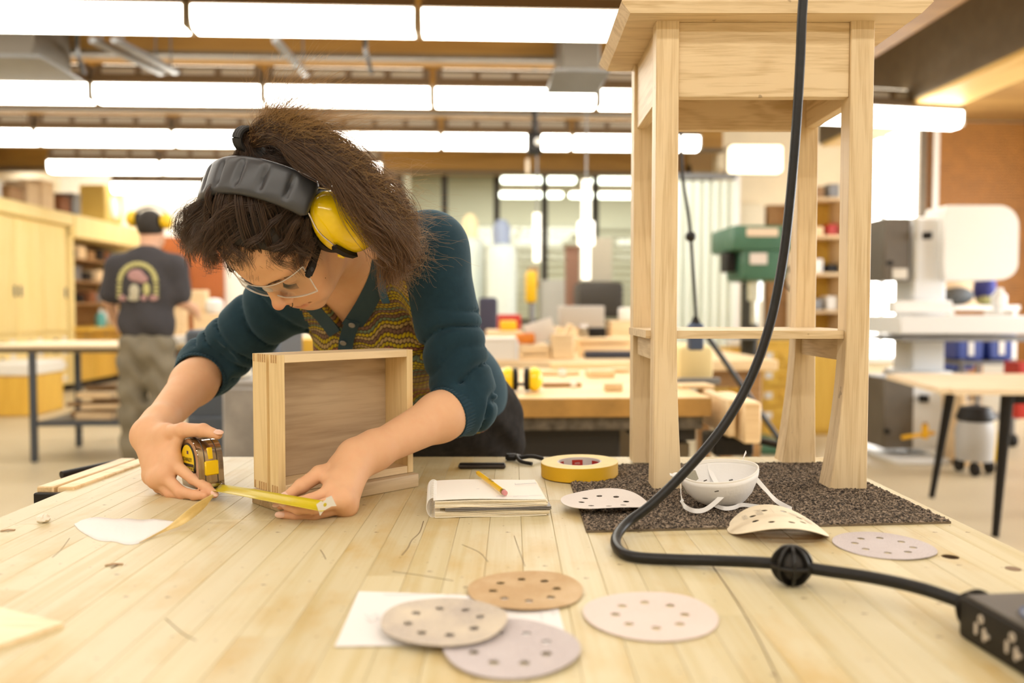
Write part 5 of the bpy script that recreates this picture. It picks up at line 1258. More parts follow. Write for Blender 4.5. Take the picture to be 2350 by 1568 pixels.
# frizz off the ponytail and crown, its backlight put into the golden colour
n = 3200; ww = rg.dirichlet([.8] * len(gd), n); fz = np.einsum('ng,gmk->nmk', ww, G); k = rg.integers(4, m - 2, n); k[:900] = rg.integers(2, 10, 900); m2 = 14; t = np.linspace(0, 1, m2)
st_ = fz[np.arange(n), k]; dr0 = fz[np.arange(n), np.minimum(k + 1, m - 1)] - st_; dr0 /= np.linalg.norm(dr0, axis=1)[:, None]
up_ = np.array((.45, .05, .75)) + rg.normal(0, .45, (n, 3)); ln_ = (.02 + .065 * rg.random(n) ** 1.5)[:, None, None]
fz = st_[:, None] + ln_ * (up_[:, None] * t[None, :, None] * .9 + dr0[:, None] * (t ** 1.5)[None, :, None] * .9) + (.004 * np.sin((6 + 9 * rg.random(n))[:, None] * t + 6 * rg.random(n)[:, None]))[..., None] * rg.normal(0, 1, (n, 1, 3))
strands('flyaway_hair', fz, .00015, hair_mat('hair_backlit_gold', (.14, .07, .024), (.32, .18, .065), (.42, .25, .09)), woman)
# hair tie, brows and lashes
tq = HM @ TIE; bm = BM(); ax = (V(G[3][3]) - tq).normalized(); a = ax.cross(V((0, 0, 1))).normalized(); b_ = ax.cross(a)
for s in (-.006, 0, .006): add_tube(bm, [tq + ax * (s + .002) + (a * math.cos(x * PI / 10) + b_ * math.sin(x * PI / 10)) * .0155 for x in range(21)], .0042, 8, False)
obj('hair_tie', bm, plain('tie_black', (.012, .011, .011), .6), woman)
for s in (-1, 1):
    n = 70; x = rg.random(n); rx = np.stack([s * (.012 + .034 * x), .0955 - .018 * x ** 1.4, .0285 + .007 * x - .009 * x ** 3], 1) + rg.normal(0, .0010, (n, 3)); tp = rx + np.stack([s * np.full(n, .007), -.001 * np.ones(n), .0022 - .004 * x], 1)
    t = np.linspace(0, 1, 4); L = rx[:, None] * (1 - t)[None, :, None] + tp[:, None] * t[None, :, None]; strands('eyebrow', toW(L), .00028, M_H1, woman)
    n = 34; x = np.linspace(-1, 1, n); rx = np.stack([s * .031 + .0125 * x, .0840 - .0035 * x ** 2, .0055 - .001 * x ** 2], 1); tp = rx + np.stack([s * .001 + .003 * x, np.full(n, .0055), np.full(n, -.0055)], 1); md_ = (rx + tp) / 2 + (0, .001, -.0018)
    L = np.stack([rx, md_, tp], 1); strands('eyelash', toW(L), .00030, M_HB, woman)
# nose ring
bm = BM(); c = H(.0125, .1035, -.0315); add_tube(bm, [c + hL * (.0012) + (hF * math.cos(x) + hU * math.sin(x)) * .0042 for x in np.linspace(-2.6, 1.2, 12)], .0006, 6); obj('nose_ring', bm, plain('dark_metal', (.03, .03, .03), .3, .9), woman)

# ------------------------------------------------------------------ ear defenders on her head
M_PAD = plain('pad_vinyl', (.042, .043, .048), .36, spec=.5, bmp=.05, vs=120); M_YEL = plain('cup_yellow', (.98, .68, .004), .18, spec=.5, coat=.4); M_BLK = MATS['black_plastic']
ed = thing('ear_defenders', 'yellow ear defenders with a padded black headband, worn by the woman', 'ear defenders', M=HM)
def arc(ph, extra=0): return V(((.119 + extra) * math.sin(ph) + .010, -.016 * math.cos(ph) - .004, .016 + (.134 + extra) * math.cos(ph)))
bm = BM(); rings = []; nph = 70; grooves = [-.70, -.42, -.14, .14, .42, .70]; P0, P1 = -.98, .98
for i in range(nph + 1):
    ph = P0 + (P1 - P0) * i / nph; g = max(math.exp(-((ph - x) / .030) ** 2) for x in grooves); e = min(1, (ph - P0) / .05, (P1 - ph) / .05); w_ = .0285 * (.80 + .20 * e); o_ = arc(ph); nn = (arc(ph, .01) - o_).normalized(); T = (arc(ph + .01) - o_).normalized(); s_ = nn.cross(T).normalized()
    ring = []
    for k in range(20):
        a = 2 * PI * k / 20; ca, sa = math.cos(a), math.sin(a); x = w_ * math.copysign(abs(ca) ** .55, ca); y = .0088 * e ** .5 * math.copysign(abs(sa) ** .75, sa)
        if sa > 0: y -= .0055 * g * (abs(x) < w_ * .72) * sa
        ring.append(bm.verts.new(o_ + s_ * x + nn * y))
    rings.append(ring)
for A, B in zip(rings[:-1], rings[1:]):
    for k in range(20): bm.faces.new((A[k], A[(k + 1) % 20], B[(k + 1) % 20], B[k]))
bm.faces.new(rings[0][::-1]); bm.faces.new(rings[-1]); obj('headband', bm, M_PAD, ed, smooth=70)
for s in (-1, 1):
    cF, cU = -.012, .023
    fd = Field(); fd.ell((0, 0, .010), (.042, .060, .028), None, .012); fd.ell((0, -.004, .028), (.037, .053, .024), None, .014); fd.ell((.0, -.014, .040), (.028, .032, .016), None, .012)
    fd.mod(lambda P, d: np.maximum(d, .0 - P[..., 2]), (0, 0, 0), .2)
    p_, f_ = fd.grid(.0028, (-.06, -.07, -.02), (.06, .07, .06)); p_ = relax(p_, f_, 3, .5)
    CM = frame((s * .085 + .010, cF, cU), (0, 1, 0), (0, 0, 1), (s, 0, 0)); p_ = np.array([CM @ V(x) for x in p_.tolist()]); me = np_mesh(p_, f_ if s > 0 else f_[:, ::-1]); me.materials.append(M_YEL); o = bpy.data.objects.new('cup', me); COL.objects.link(o); o.parent = ed
    bm = BM(); add_lathe(bm, [(.70, 0), (.98, -.0), (1.0, .004), (1.0, .010), (.96, .015), (.70, .015)], 40, CM @ Matrix.Translation((0, 0, -.0155)), True, .0420, .0590); obj('ear_cushion', bm, MATS['black_plastic'], ed)
    for ff in (1, -1):
        e_ = arc(s * .97); pts = [e_ + V((0, ff * .020, 0)), V((s * .110 + .01, ff * .033 - .006, .074)), V((s * .112 + .01, ff * .043 + cF, cU + .012)), V((s * .111 + .01, ff * .045 + cF, cU + .004))]
        bm = BM(); add_tube(bm, spline(pts, 5), .0013, 8); obj('wire_arm', bm, plain('steel_wire', (.70, .62, .52), .25, .9), ed)
        a, b_ = V((s * .112 + .01, ff * .0455 + cF, cU + .014)), V((s * .111 + .01, ff * .036 + cF, cU - .036))
        bm = BM(); add_strip(bm, [a, a.lerp(b_, .5) + V((s * .003, ff * .003, 0)), b_], (s * .4, ff, 0), .007, .009); obj('yoke_arm', bm, MATS['black_plastic'], ed, smooth=50)
        bm = BM(); c = V((s * .105 + .01, ff * .0470 + cF, cU - .014)); add_lathe(bm, [(0, .0022), (.0048, .0018), (.0056, 0), (0, -.003)], 18, frame(c, (1, 0, 0), (0, 0, 1), (0, ff, 0))); obj('pivot_button', bm, M_YEL, ed)
cM = frame((.078 + .0425, -.020, .018), (0, .75, -.66), (0, -.66, -.75), (1, 0, 0))
for s_, dx_, sz in (('H7 A', -.002, .010), ('6', .017, .014)): text('lettering', s_, plain('print_dark', (.05, .03, .0), .5), ed, frame(V((.1485, -.026, .025)) + V((0, .66, -.66)) * dx_, (0, .70, -.70), (0, -.70, -.70), (1, 0, 0)), sz, .0004)
# safety glasses
gl = thing('safety_glasses', 'clear wraparound safety glasses with black temples on the face of the woman', 'glasses', M=HM)
def lensp(x, y):                                   # x across -1..1, y 0 bottom 1 top
    top = .030 + .004 * x * x; bot = -.013 + .002 * abs(x) ** 3 + .014 * math.exp(-(x / .13) ** 2)
    u = bot + (top - bot) * y; f = .0985 - .034 * abs(x) ** 2.2 + .020 * (1 - y) * x * x; return V((.0735 * x, f, u))
bm = BM(); nx, ny = 44, 8; gA = [[bm.verts.new(lensp(-1 + 2 * i / nx, j / ny)) for j in range(ny + 1)] for i in range(nx + 1)]
for i in range(nx):
    for j in range(ny): bm.faces.new((gA[i][j], gA[i + 1][j], gA[i + 1][j + 1], gA[i][j + 1]))
o = obj('lens', bm, glass('clear_lens', (.97, .98, .97)), gl, smooth=80); md = o.modifiers.new('s', 'SOLIDIFY'); md.thickness = .002
m, nt, b = _new('lens_edge'); b.inputs['Base Color'].default_value = (.80, .74, .70, 1); b.inputs['Roughness'].default_value = .15; b.inputs['Alpha'].default_value = .55; b.inputs['Coat Weight'].default_value = .5
for nm, pts in (('lower_rim', [lensp(-1 + 2 * i / nx, 0) for i in range(nx + 1)]), ('upper_rim', [lensp(-1 + 2 * i / nx, 1) for i in range(nx + 1)])):
    bm = BM(); add_tube(bm, pts, .0013 if nm[0] == 'l' else .0009, 6); obj(nm, bm, m, gl)
for s in (-1, 1):
    bm = BM(); add_tube(bm, [lensp(s, k / 6) for k in range(7)], .0011, 6); obj('side_rim', bm, m, gl)
    bm = BM(); add_strip(bm, spline([V((s * .0750, .071, .020)), V((s * .0775, .055, .020)), V((s * .079, .030, .021)), V((s * .078, -.005, .022)), V((s * .074, -.04, .012))], 5), (0, 0, 1), [.0125] * 6 + [.0105] * 6 + [.008] * 9, .005); obj('temple', bm, MATS['black_plastic'], gl, smooth=50)
    bm = BM(); add_box(bm, (s * .0742, .070, .019), (.006, .010, .010), None, .002); obj('hinge', bm, MATS['black_plastic'], gl)
    bm = BM(); add_lathe(bm, [(0, .0008), (.0034, .0008), (.0036, 0)], 16, frame((s * .0787, .062, .020), (0, 1, 0), (0, 0, 1), (s, 0, 0))); obj('hinge_screw', bm, plain('screw_black', (.03, .03, .03), .3), gl)
bm = BM(); add_sph(bm, (0, .0955, .010), (.008, .004, .010), 12); obj('nose_pad', bm, m, gl)

# ------------------------------------------------------------------ tape measure in her right hand
bladeA, hook = pix(500, 1120, 1.215), pix(749, 1166, 1.073)
bx = (hook - bladeA); bx.z = 0; bx.normalize(); bx = (bx + V((-.10, -.16, 0))).normalized()
TMc = pix(464, 1062, 1.277); tmz = V((-.04, .02, 1)).normalized(); tmy = tmz.cross(bx).normalized(); tmx = tmy.cross(tmz)
tm = thing('tape_measure', 'chrome tape measure with its yellow blade pulled out, held by the woman', 'tape measure', M=frame(TMc, tmx, tmy, tmz)); TMI = tm.matrix_world.inverted()
M_CHROME = plain('chrome', (.52, .47, .42), .09, 1.0); HT = .0195
prof = [(-.026, -.036), (.031, -.036), (.0345, -.031), (.0340, -.018), (.0335, .004), (.030, .020), (.022, .031), (.010, .0375), (-.004, .0395), (-.018, .0365), (-.029, .029), (-.036, .016), (-.038, .0), (-.036, -.020), (-.032, -.032)]
pr = [(p.x, p.y) for p in spline([V((x, z, 0)) for x, z in prof], 4, True)]
bm = BM(); add_prism(bm, pr, -HT, HT, frame((0, 0, 0), (1, 0, 0), (0, 0, 1), (0, -1, 0))); bmesh.ops.recalc_face_normals(bm, faces=bm.faces)
bmesh.ops.bevel(bm, geom=[e for e in bm.edges if abs(e.verts[0].co.y - e.verts[1].co.y) < 1e-5], offset=.0065, segments=4, affect='EDGES', clamp_overlap=True); obj('case', bm, M_CHROME, tm, smooth=50)
for y in (-.0095, .0095): bm = BM(); add_tube(bm, [V((x * 1.004, y, z * 1.004)) for x, z in pr[4:44]], .0008, 6); obj('seam', bm, plain('seam_dark', (.12, .10, .09), .3, .8), tm)
fy = -HT - .0002
bm = BM(); add_lathe(bm, [(0, .0009), (.0255, .0009), (.0268, 0)], 40, frame((-.004, fy, .004), (1, 0, 0), (0, 0, 1), (0, -1, 0)), ay=1.08); obj('label_disc', bm, plain('label_black', (.02, .016, .01), .4), tm)
bm = BM(); add_lathe(bm, [(0, .0006), (.0240, .0006), (.0240, 0)], 40, frame((-.004, fy - .0007, .004), (1, 0, 0), (0, 0, 1), (0, -1, 0)), ay=1.08); obj('yellow_label', bm, plain('label_yellow', (.84, .60, .01), .35), tm)
bm = BM(); add_box(bm, (-.004, fy - .0015, -.006), (.046, .0006, .015), None, .0002); obj('black_panel', bm, MATS['label_black'], tm)
FT = lambda x, z: frame((x, fy - .0019, z), (1, 0, 0), (0, 0, 1), (0, -1, 0))
text('lettering', 'STANLEY', MATS['label_black'], tm, FT(-.004, .0075), .0085); text('lettering', 'POWERLOCK', MATS['label_yellow'], tm, FT(-.004, -.006), .0078)
bm = BM(); add_box(bm, (-.002, fy - .0014, .0185), (.006, .0005, .005), Matrix.Translation((0, 0, 0))); obj('emblem', bm, plain('emblem_violet', (.08, .03, .10), .5), tm)
bm = BM(); add_box(bm, (.0345, 0, -.006), (.005, .021, .022), Matrix.Rotation(-.04, 4, 'Y'), .0015); add_box(bm, (.0325, 0, .012), (.004, .008, .018), Matrix.Rotation(-.16, 4, 'Y'), .001); obj('lock_button', bm, plain('lock_yellow', (.86, .56, .004), .3), tm)
bm = BM(); add_box(bm, (.033, 0, -.0315), (.012, .028, .009), None, .0015); obj('mouth_plate', bm, M_CHROME, tm)
bm = BM(); add_box(bm, (.0395, 0, -.0352), (.002, .022, .003)); obj('mouth', bm, MATS['black_plastic'], tm)
b0 = tm.matrix_world @ V((.036, 0, -.0352)); S = spline([b0, pix(562, 1132, 1.168), pix(610, 1141, 1.131), pix(660, 1150, 1.100), pix(705, 1158, 1.083), hook], 6)
bm = BM(); g = []
for i, p in enumerate(S):
    t_ = i / (len(S) - 1); d = (S[min(i + 1, len(S) - 1)] - S[max(i - 1, 0)]).normalized(); sd = d.cross(V((0, 0, 1))).normalized(); tw_ = .22 + .10 * t_; up = sd.cross(d); sd2 = sd * math.cos(tw_) - up * math.sin(tw_); up2 = sd2.cross(d)
    g.append([(p + sd2 * (.0115 * k) + up2 * (.0032 * (k * k) - .0016)) for k in (-1, -.6, -.2, .2, .6, 1)])
gv = [[bm.verts.new(TMI @ p) for p in r_] for r_ in g]
for A, B in zip(gv[:-1], gv[1:]):
    for k in range(5): bm.faces.new((A[k], A[k + 1], B[k + 1], B[k]))
o = obj('blade', bm, plain('blade_yellow', (.60, .47, .008), .35, spec=.5), tm, smooth=60); md = o.modifiers.new('s', 'SOLIDIFY'); md.thickness = .0004
hd = (S[-1] - S[-2]).normalized(); hs = (g[-1][5] - g[-1][0]).normalized(); hn = hs.cross(hd).normalized()
hq = (hd * .55 + V((.10, -.95, .1)) * .6).normalized(); hs = (hs - hq * hs.dot(hq)).normalized(); hn = hq.cross(hs).normalized(); HK = TMI @ frame(hook + hd * .001, hs, hn, hq)
bm = BM(); holed_plate(bm, [(-.0125, .004), (-.006, .0008), (.006, .0008), (.0125, .004), (.0115, -.012), (.004, -.0128), (.0024, -.0108), (-.0024, -.0108), (-.004, -.0128), (-.0115, -.012)], [circ(.001, -.0055, .0026, 14)], 0, .0009)
bmesh.ops.transform(bm, matrix=HK, verts=bm.verts); obj('end_hook', bm, plain('hook_white', (.78, .76, .72), .3, .35), tm)
bm = BM(); add_box(bm, (0, -.0004, -.003), (.011, .0006, .006), HK); obj('hook_tab', bm, plain('hook_white', (0, 0, 0)), tm)
# ------------------------------------------------------------------ background helpers: real boxes standing in the room
M_BIRCH = wood('birch_cabinet', (.93, .76, .36), (.88, .68, .27), 'Z', 5, 12, .45, .06)
M_ORANGEWOOD = wood('orange_cabinet', (.78, .50, .085), (.68, .40, .06), 'Z', 5, 12, .45, .06)
M_PALEW = wood('pale_scrap', (.86, .66, .40), (.74, .52, .28), 'X', 12, 10, .5, .12)
M_BROWNW = wood('brown_scrap', (.42, .24, .10), (.28, .15, .06), 'X', 12, 10, .5, .2)
M_WHITE = plain('white_plastic', (.84, .83, .80), .4)
M_MINT = plain('mint_steel', (.72, .80, .74), .4, var=.04)
M_MACH = plain('machine_white', (.80, .82, .84), .35)
M_MACHG = plain('machine_grey', (.125, .105, .08), .5, var=.1, vs=6)
M_GREEN = plain('machine_green', (.055, .155, .095), .4, var=.08, vs=8)
M_BLUE = plain('blue_plastic', (.03, .06, .30), .4, var=.1)
M_RED = plain('red_plastic', (.50, .03, .02), .4)
M_YELP = plain('yellow_plastic', (.80, .50, .01), .35)
M_ORANGE = plain('orange_plastic', (.72, .22, .02), .4)
M_BLK2 = MATS['black_plastic']
def rect(u0, v0, u1, v1, Y):
    a, b = rpix(u0, v1, Y), rpix(u1, v0, Y); return a.x, b.x, min(a.z, b.z), max(a.z, b.z), (a.y + b.y) / 2
def bgroot(name, label, cat, u0, v0, u1, v1, Y, group=None, z0=None):
    x0, x1, a, b, y = rect(u0, v0, u1, v1, Y); a = a if z0 is None else z0
    t = thing(name, label, cat, ((x0 + x1) / 2, y, a), group=group, room=True); return t, x1 - x0, b - a
def part(t, name, c, s, m, bev=.006, seg=1, R=None):
    bm = BM(); add_box(bm, (0, 0, 0), s, R, min(bev, min(s) * .3), seg); return obj(name, bm, m, t, c)
def simple(name, label, cat, u0, v0, u1, v1, Y, dep, m, z0=None, group=None, bev=.01, rz=0):
    x0, x1, a, b, y = rect(u0, v0, u1, v1, Y); a = a if z0 is None else z0
    bm = BM(); add_box(bm, (0, 0, (b - a) / 2), (x1 - x0, dep, b - a), Matrix.Rotation(rz, 4, 'Z'), min(bev, (b - a) * .3, dep * .3, (x1 - x0) * .3), 2)
    o = obj(name, bm, m, None, ((x0 + x1) / 2, y + dep / 2, a), room=True); return tag(o, label, cat, group)
def put(name, label, cat, u0, v0, u1, v1, z, dep, m, group=None, bev=.004, rz=0):
    """a block whose foot stands at height Z where the photograph shows its lower edge"""
    Y = onz((u0 + u1) / 2, v1, z).y; return simple(name, label, cat, u0, v0, u1, v1, Y, dep, m, z + .0008, group, bev, rz)

# ------------------------------------------------------------------ left: birch cabinets along the wall
XF = -5.72
cab = thing('tall_cabinet', 'run of tall closed birch cupboards with drawers below on the left wall', 'cabinet', (XF - .32, 10.4, 0), room=True)
part(cab, 'carcass', (-.02, 0, 1.24), (.58, 3.28, 2.28), M_BIRCH); part(cab, 'plinth', (-.02, 0, .05), (.52, 3.2, .10), M_BLK2)
part(cab, 'cornice', (.04, .0, 2.43), (.74, 3.28, .17), M_BIRCH, .01)
for k in range(5):
    y = -1.62 + .65 * k + .325
    o = part(cab, 'door', (.285, y, 1.60), (.03, .63, 1.46), M_BIRCH); h = part(cab, 'handle', (0, 0, 0), (.03, .02, .14), M_GREY); h.parent = o; h.location = (.03, .26 if k % 2 == 0 else -.26, -.2)
    for j in range(4):
        o = part(cab, 'drawer', (.285, y, .20 + j * .185), (.03, .63, .175), M_BIRCH); h = part(cab, 'label_holder', (0, 0, 0), (.012, .10, .07), M_WHITE, .003); h.parent = o; h.location = (.02, .2, 0)
        h = part(cab, 'knob', (0, 0, 0), (.03, .05, .03), M_GREY, .008); h.parent = o; h.location = (.025, -.05, 0)
opn = thing('open_cabinet', 'open birch cabinet with dark shelves at the far end of the left wall', 'cabinet', (XF - .32, 13.26, 0), room=True)
for y in (-1.10, 1.08): part(opn, 'side_panel', (-.0, y, 1.24), (.64, .10, 2.28), M_BIRCH)
part(opn, 'back_panel', (-.29, 0, 1.3), (.03, 2.1, 2.3), M_BROWNW); part(opn, 'cornice', (.04, .0, 2.36), (.74, 2.3, .32), M_BIRCH, .01); part(opn, 'plinth', (-.02, 0, .05), (.52, 2.2, .10), M_BLK2)
part(opn, 'worktop', (.12, -.1, .88), (.9, 2.0, .05), M_ORANGEWOOD)
for j in range(3): part(opn, 'shelf', (-.02, 0, 1.25 + j * .33), (.52, 2.08, .03), M_BROWNW)
for k in range(3): 
    o = part(opn, 'door', (.28, -.68 + k * .66, .48), (.03, .63, .74), M_ORANGEWOOD); h = part(opn, 'handle', (0, 0, 0), (.02, .12, .02), M_GREY); h.parent = o; h.location = (.025, 0, .3)
rb = random.Random(8); nm = ('brown', 'dark', 'rust coloured', 'grey', 'black', 'tan'); mm = (M_BROWNW, M_BLK2, plain('rust', (.25, .09, .03), .7), M_GREY, M_BLK2, M_PALEW)
for j in range(3):
    for k in range(6):
        bm = BM(); s = (rb.uniform(.14, .3), rb.uniform(.18, .28), rb.uniform(.10, .22)); add_box(bm, (0, 0, s[2] / 2), s, None, .01)
        tag(obj('storage_box', bm, mm[(k + j * 2) % 6], None, (XF - .28, 12.44 + k * .33, 1.266 + j * .33), room=True), '%s box, %s from the left on the %s shelf of the open cabinet' % (nm[(k + j * 2) % 6], ('first', 'second', 'third', 'fourth', 'fifth', 'sixth')[k], ('lowest', 'middle', 'top')[j]), 'box', 'boxes on the dark shelves')
def lathe_obj(name, label, cat, loc, prof, m, n=20, group=None, cap=None):
    t = thing(name, label, cat, loc, group=group, room=True); bm = BM(); add_lathe(bm, prof, n); obj('body', bm, m, t)
    if cap: bm = BM(); add_lathe(bm, cap[0], n); obj('cap', bm, cap[1], t)
    return t
lathe_obj('bottle', 'teal spray bottle on the worktop of the open cabinet', 'bottle', (XF + .16, 12.66, .906), [(0, 0), (.07, 0), (.075, .02), (.07, .16), (.03, .22), (0, .22)], plain('teal_bottle', (.10, .36, .36), .4), cap=([(0, .22), (.025, .22), (.025, .27), (0, .27)], M_WHITE))
bm = BM(); add_sph(bm, (0, 0, .13), (.16, .14, .13), 16); tag(obj('white_bag', bm, plain('bag_white', (.82, .78, .72), .7, bmp=.4, vs=14), None, (XF + .14, 13.05, .906), room=True), 'white rounded bag on the worktop beside the teal bottle', 'bag')
for k, (y, s, m, lb) in enumerate(((13.45, (.3, .22, .10), M_WHITE, 'low white tray at the far end of the cabinet worktop'), (13.8, (.2, .2, .2), M_PALEW, 'pale box at the very end of the cabinet worktop'))):
    bm = BM(); add_box(bm, (0, 0, s[2] / 2), s, None, .01); tag(obj('tray' if k == 0 else 'pale_box', bm, m, None, (XF + .12, y, .906), room=True), lb, 'tray' if k == 0 else 'box')
# things on top of the cupboards
ZC = 2.516
lathe_obj('red_canister', 'pink-red canister with a dark lid on top of the left cupboards', 'canister', (XF - .16, 10.2, ZC), [(0, 0), (.16, 0), (.16, .30), (0, .30)], plain('faded_red', (.45, .14, .10), .6), cap=([(0, .30), (.17, .30), (.17, .38), (.05, .42), (0, .42)], M_BROWNW))
for y, s, m, lb in ((10.52, (.2, .16, .22), M_WHITE, 'white carton beside the red canister on the cupboards'), (10.86, (.3, .34, .18), M_BROWNW, 'dark brown crate on top of the cupboards'), (11.25, (.3, .30, .30), M_PALEW, 'shorter pale wooden box on top of the cupboards'), (11.62, (.3, .34, .37), M_PALEW, 'taller pale wooden box on top of the cupboards'), (12.1, (.3, .3, .22), plain('rust', 0), 'rusty bin on the cupboards behind the pale boxes'), (12.45, (.3, .24, .30), M_GREY, 'grey bin on the cupboards behind the pale boxes')):
    t = thing('box_on_top', lb, 'box', (XF - .2, y, ZC if y < 12 else 2.526), room=True, group='boxes on top of the cupboards'); part(t, 'box_body', (0, 0, s[2] / 2), s, m, .012); part(t, 'lid', (0, 0, s[2] + .012), (s[0] + .02, s[1] + .02, .024), m, .006)
t = thing('clock_case', 'yellow wooden case with a white dial on top of the open cabinet', 'clock', (XF - .1, 13.35, 2.526), room=True); part(t, 'case_body', (0, 0, .28), (.4, .62, .56), plain('case_yellow', (.80, .58, .16), .5), .02); bm = BM(); add_lathe(bm, [(0, 0), (.17, 0), (.17, .02), (0, .02)], 28, frame((.2, .0, .24), (0, 1, 0), (0, 0, 1), (1, 0, 0))); obj('dial', bm, M_WHITE, t)
t, w_, h_ = bgroot('low_cabinet', 'low orange cabinet with a thick white top in front of the left cupboards', 'cabinet', -40, 838, 70, 932, 9.0, z0=0)
part(t, 'cabinet_body', (0, .35, h_ * .42), (w_, .7, h_ * .82), M_ORANGEWOOD); part(t, 'top', (0, .34, h_ * .92), (w_ + .04, .74, .15), M_WHITE, .02)

# ------------------------------------------------------------------ left: steel table with the man in the dark t-shirt behind it
t = thing('steel_table', 'steel legged work table in front of the man in the dark t-shirt', 'table', (rpix(250, 800, 6.7).x, rpix(250, 800, 6.7).y, 0), room=True)
TW, TD = 1.66, .80
part(t, 'table_top', (.06, 0, .895), (TW, TD, .028), wood('ply_top', (.90, .76, .54), (.8, .62, .4), 'X', 4, 10, .5)); part(t, 'rim', (.06, 0, .862), (TW - .04, TD - .04, .035), M_STEEL)
for x in (-.42, .40):
    for y in (-.36, .36): part(t, 'leg', (x, y, .43), (.045, .045, .85), plain('leg_blue_grey', (.06, .07, .09), .5))
part(t, 'lower_shelf', (-.01, 0, .30), (.84, .66, .02), M_GREY); part(t, 'strut', (-.01, -.36, .30), (.8, .03, .04), MATS['leg_blue_grey'])
TL = t.matrix_world.translation; tr_ = RM.inverted() @ TL
rb = random.Random(21)
for k in range(9):
    s = (rb.uniform(.22, .6), rb.uniform(.05, .12), rb.uniform(.03, .07)); m = (M_PALEW, M_BROWNW, M_BROWNW)[k % 3]; bm = BM(); add_box(bm, (0, 0, s[2] / 2), s, None, .004)
    lay, col_ = divmod(k, 3)
    tag(obj('scrap_board', bm, m, None, (tr_.x - .02 + rb.uniform(-.05, .05), tr_.y - .2 + col_ * .17, .311 + lay * .085), room=True, rz=rb.uniform(-.12, .12)), '%s board in the %s layer of the scrap pile under the steel table' % (('pale front', 'brown middle', 'dark back')[col_], ('bottom', 'middle', 'top')[lay]), 'board', 'scrap boards under the steel table')
for nm_, lb, u0, v0, u1, v1, m, d in (('wood_block', 'tall pale wood block on the steel table, right of the man', 405, 705, 428, 788, M_PALEW, .1), ('wood_block', 'wide pale block on the steel table near the woman', 440, 722, 505, 786, M_PALEW, .16), ('white_tray', 'white low tray on the steel table beside the pale blocks', 428, 768, 500, 792, M_WHITE, .2)):
    x0, x1, a, b, y = rect(u0, v0, u1, v1, 6.62); bm = BM(); add_box(bm, (0, 0, (b - .911) / 2), (x1 - x0, d, b - .911), None, .006); tag(obj(nm_, bm, m, None, ((x0 + x1) / 2, y + (.12 if 'wide' in lb else .0) + (-.22 if 'tray' in lb else 0), .911), room=True), lb, 'block' if nm_ != 'white_tray' else 'tray')
x0, x1, a, b, y = rect(445, 665, 480, 720, 6.78); bm = BM(); add_box(bm, (0, 0, (b - a) / 2), (x1 - x0, .1, b - a), None, .01); zt_ = rect(440, 722, 505, 786, 6.62)[3]
tag(obj('wood_block', bm, M_PALEW, None, ((x0 + x1) / 2, rect(440, 722, 505, 786, 6.62)[4] + .12, zt_ + .001), room=True), 'smaller pale block standing on the wide pale block', 'block')
lathe_obj('white_bowl', 'white rounded bowl on top of the stacked pale blocks', 'bowl', (rpix(492, 700, 6.74).x, rect(440, 722, 505, 786, 6.62)[4] + .12, zt_ + .006), [(0, 0), (.05, 0), (.075, .04), (.07, .10), (.04, .12), (0, .125)], M_WHITE, 18)

mn = Field(); MY = 5.6
q = lambda u, v, dy=0: pix(u, v, MY + dy)
hd_ = q(344, 528, .05)
mn.ell(hd_ + V((0, .02, .02)), (.078, .098, .108), None, .03); mn.ell(hd_ + V((.01, .07, -.06)), (.055, .055, .07), None, .03); mn.cone(hd_ + V((0, .0, -.06)), q(338, 600), .058, .062, .03)
sh_l, sh_r = q(272, 612), q(402, 612); el_l, el_r = q(252, 690, .02), q(416, 690, .05); wr_l, wr_r = q(262, 728, .25), q(440, 708, .26)
for S, E_, W in ((sh_l, el_l, wr_l), (sh_r, el_r, wr_r)):
    mn.cone(S, E_, .058, .044, .03); mn.cone(E_, W, .044, .030, .02); d = (W - E_).normalized(); mn.cone(W, W + d * .07, .030, .026, .02)
    for k in range(4): a_ = W + d * .075 + V((0, 0, .03 - k * .02)); mn.cone(a_, a_ + d * .04 + V((.01, .01, -.012)), .010, .009, .006); mn.cone(a_ + d * .04 + V((.01, .01, -.012)), a_ + d * .055 + V((.0, .02, -.034)), .009, .0075, .006)
    mn.cone(W + d * .03 + V((0, 0, .025)), W + d * .08 + V((.0, .02, .05)), .012, .009, .01)
mn.ell(q(338, 680), (.165, .10, .26), None, .06); mn.ell(q(338, 790), (.15, .10, .14), None, .05)
for s in (-1, 1):
    a_ = q(338, 830) + V((s * .085, 0, 0)); k_ = V((a_.x + s * .015, MY + .02, .50)); n_ = V((a_.x + s * .02, MY + .02, .08)); mn.cone(a_, k_, .075, .055, .03); mn.cone(k_, n_, .05, .038, .03)
lo, hi = tuple(q(190, 1080) * 1.0 - V((.1, .35, .2))), tuple(q(500, 470) + V((.1, .5, .1)))
p_, f_ = mn.grid(.010, (-3.1, 5.25, .02), (-2.0, 6.05, 1.95)); me = np_mesh(p_, f_); attr(me, 'Col', skin_cols(p_, (.66, .40, .27), [])); me.materials.append(M_SKIN)
man = bpy.data.objects.new('person', me); COL.objects.link(man); tag(man, 'man seen from behind in a dark printed t-shirt and grey trousers at the steel table', 'person')
sf = Field(); sf.ell(q(338, 655), (.205, .125, .27), None, .06); sf.ell(q(338, 740), (.195, .125, .16), None, .05); sf.cone(q(338, 596), sh_l, .07, .075, .05); sf.cone(q(338, 596), sh_r, .07, .075, .05); sf.cone(sh_l, sh_l.lerp(el_l, .78), .082, .078, .04); sf.cone(sh_r, sh_r.lerp(el_r, .78), .082, .078, .04)
sf.mod(lambda P, d: d - .008 * np.sin(P[..., 0] * 26 + P[..., 2] * 18) * np.clip((1.35 - P[..., 2]) / .3, 0, 1), q(338, 720), .5)
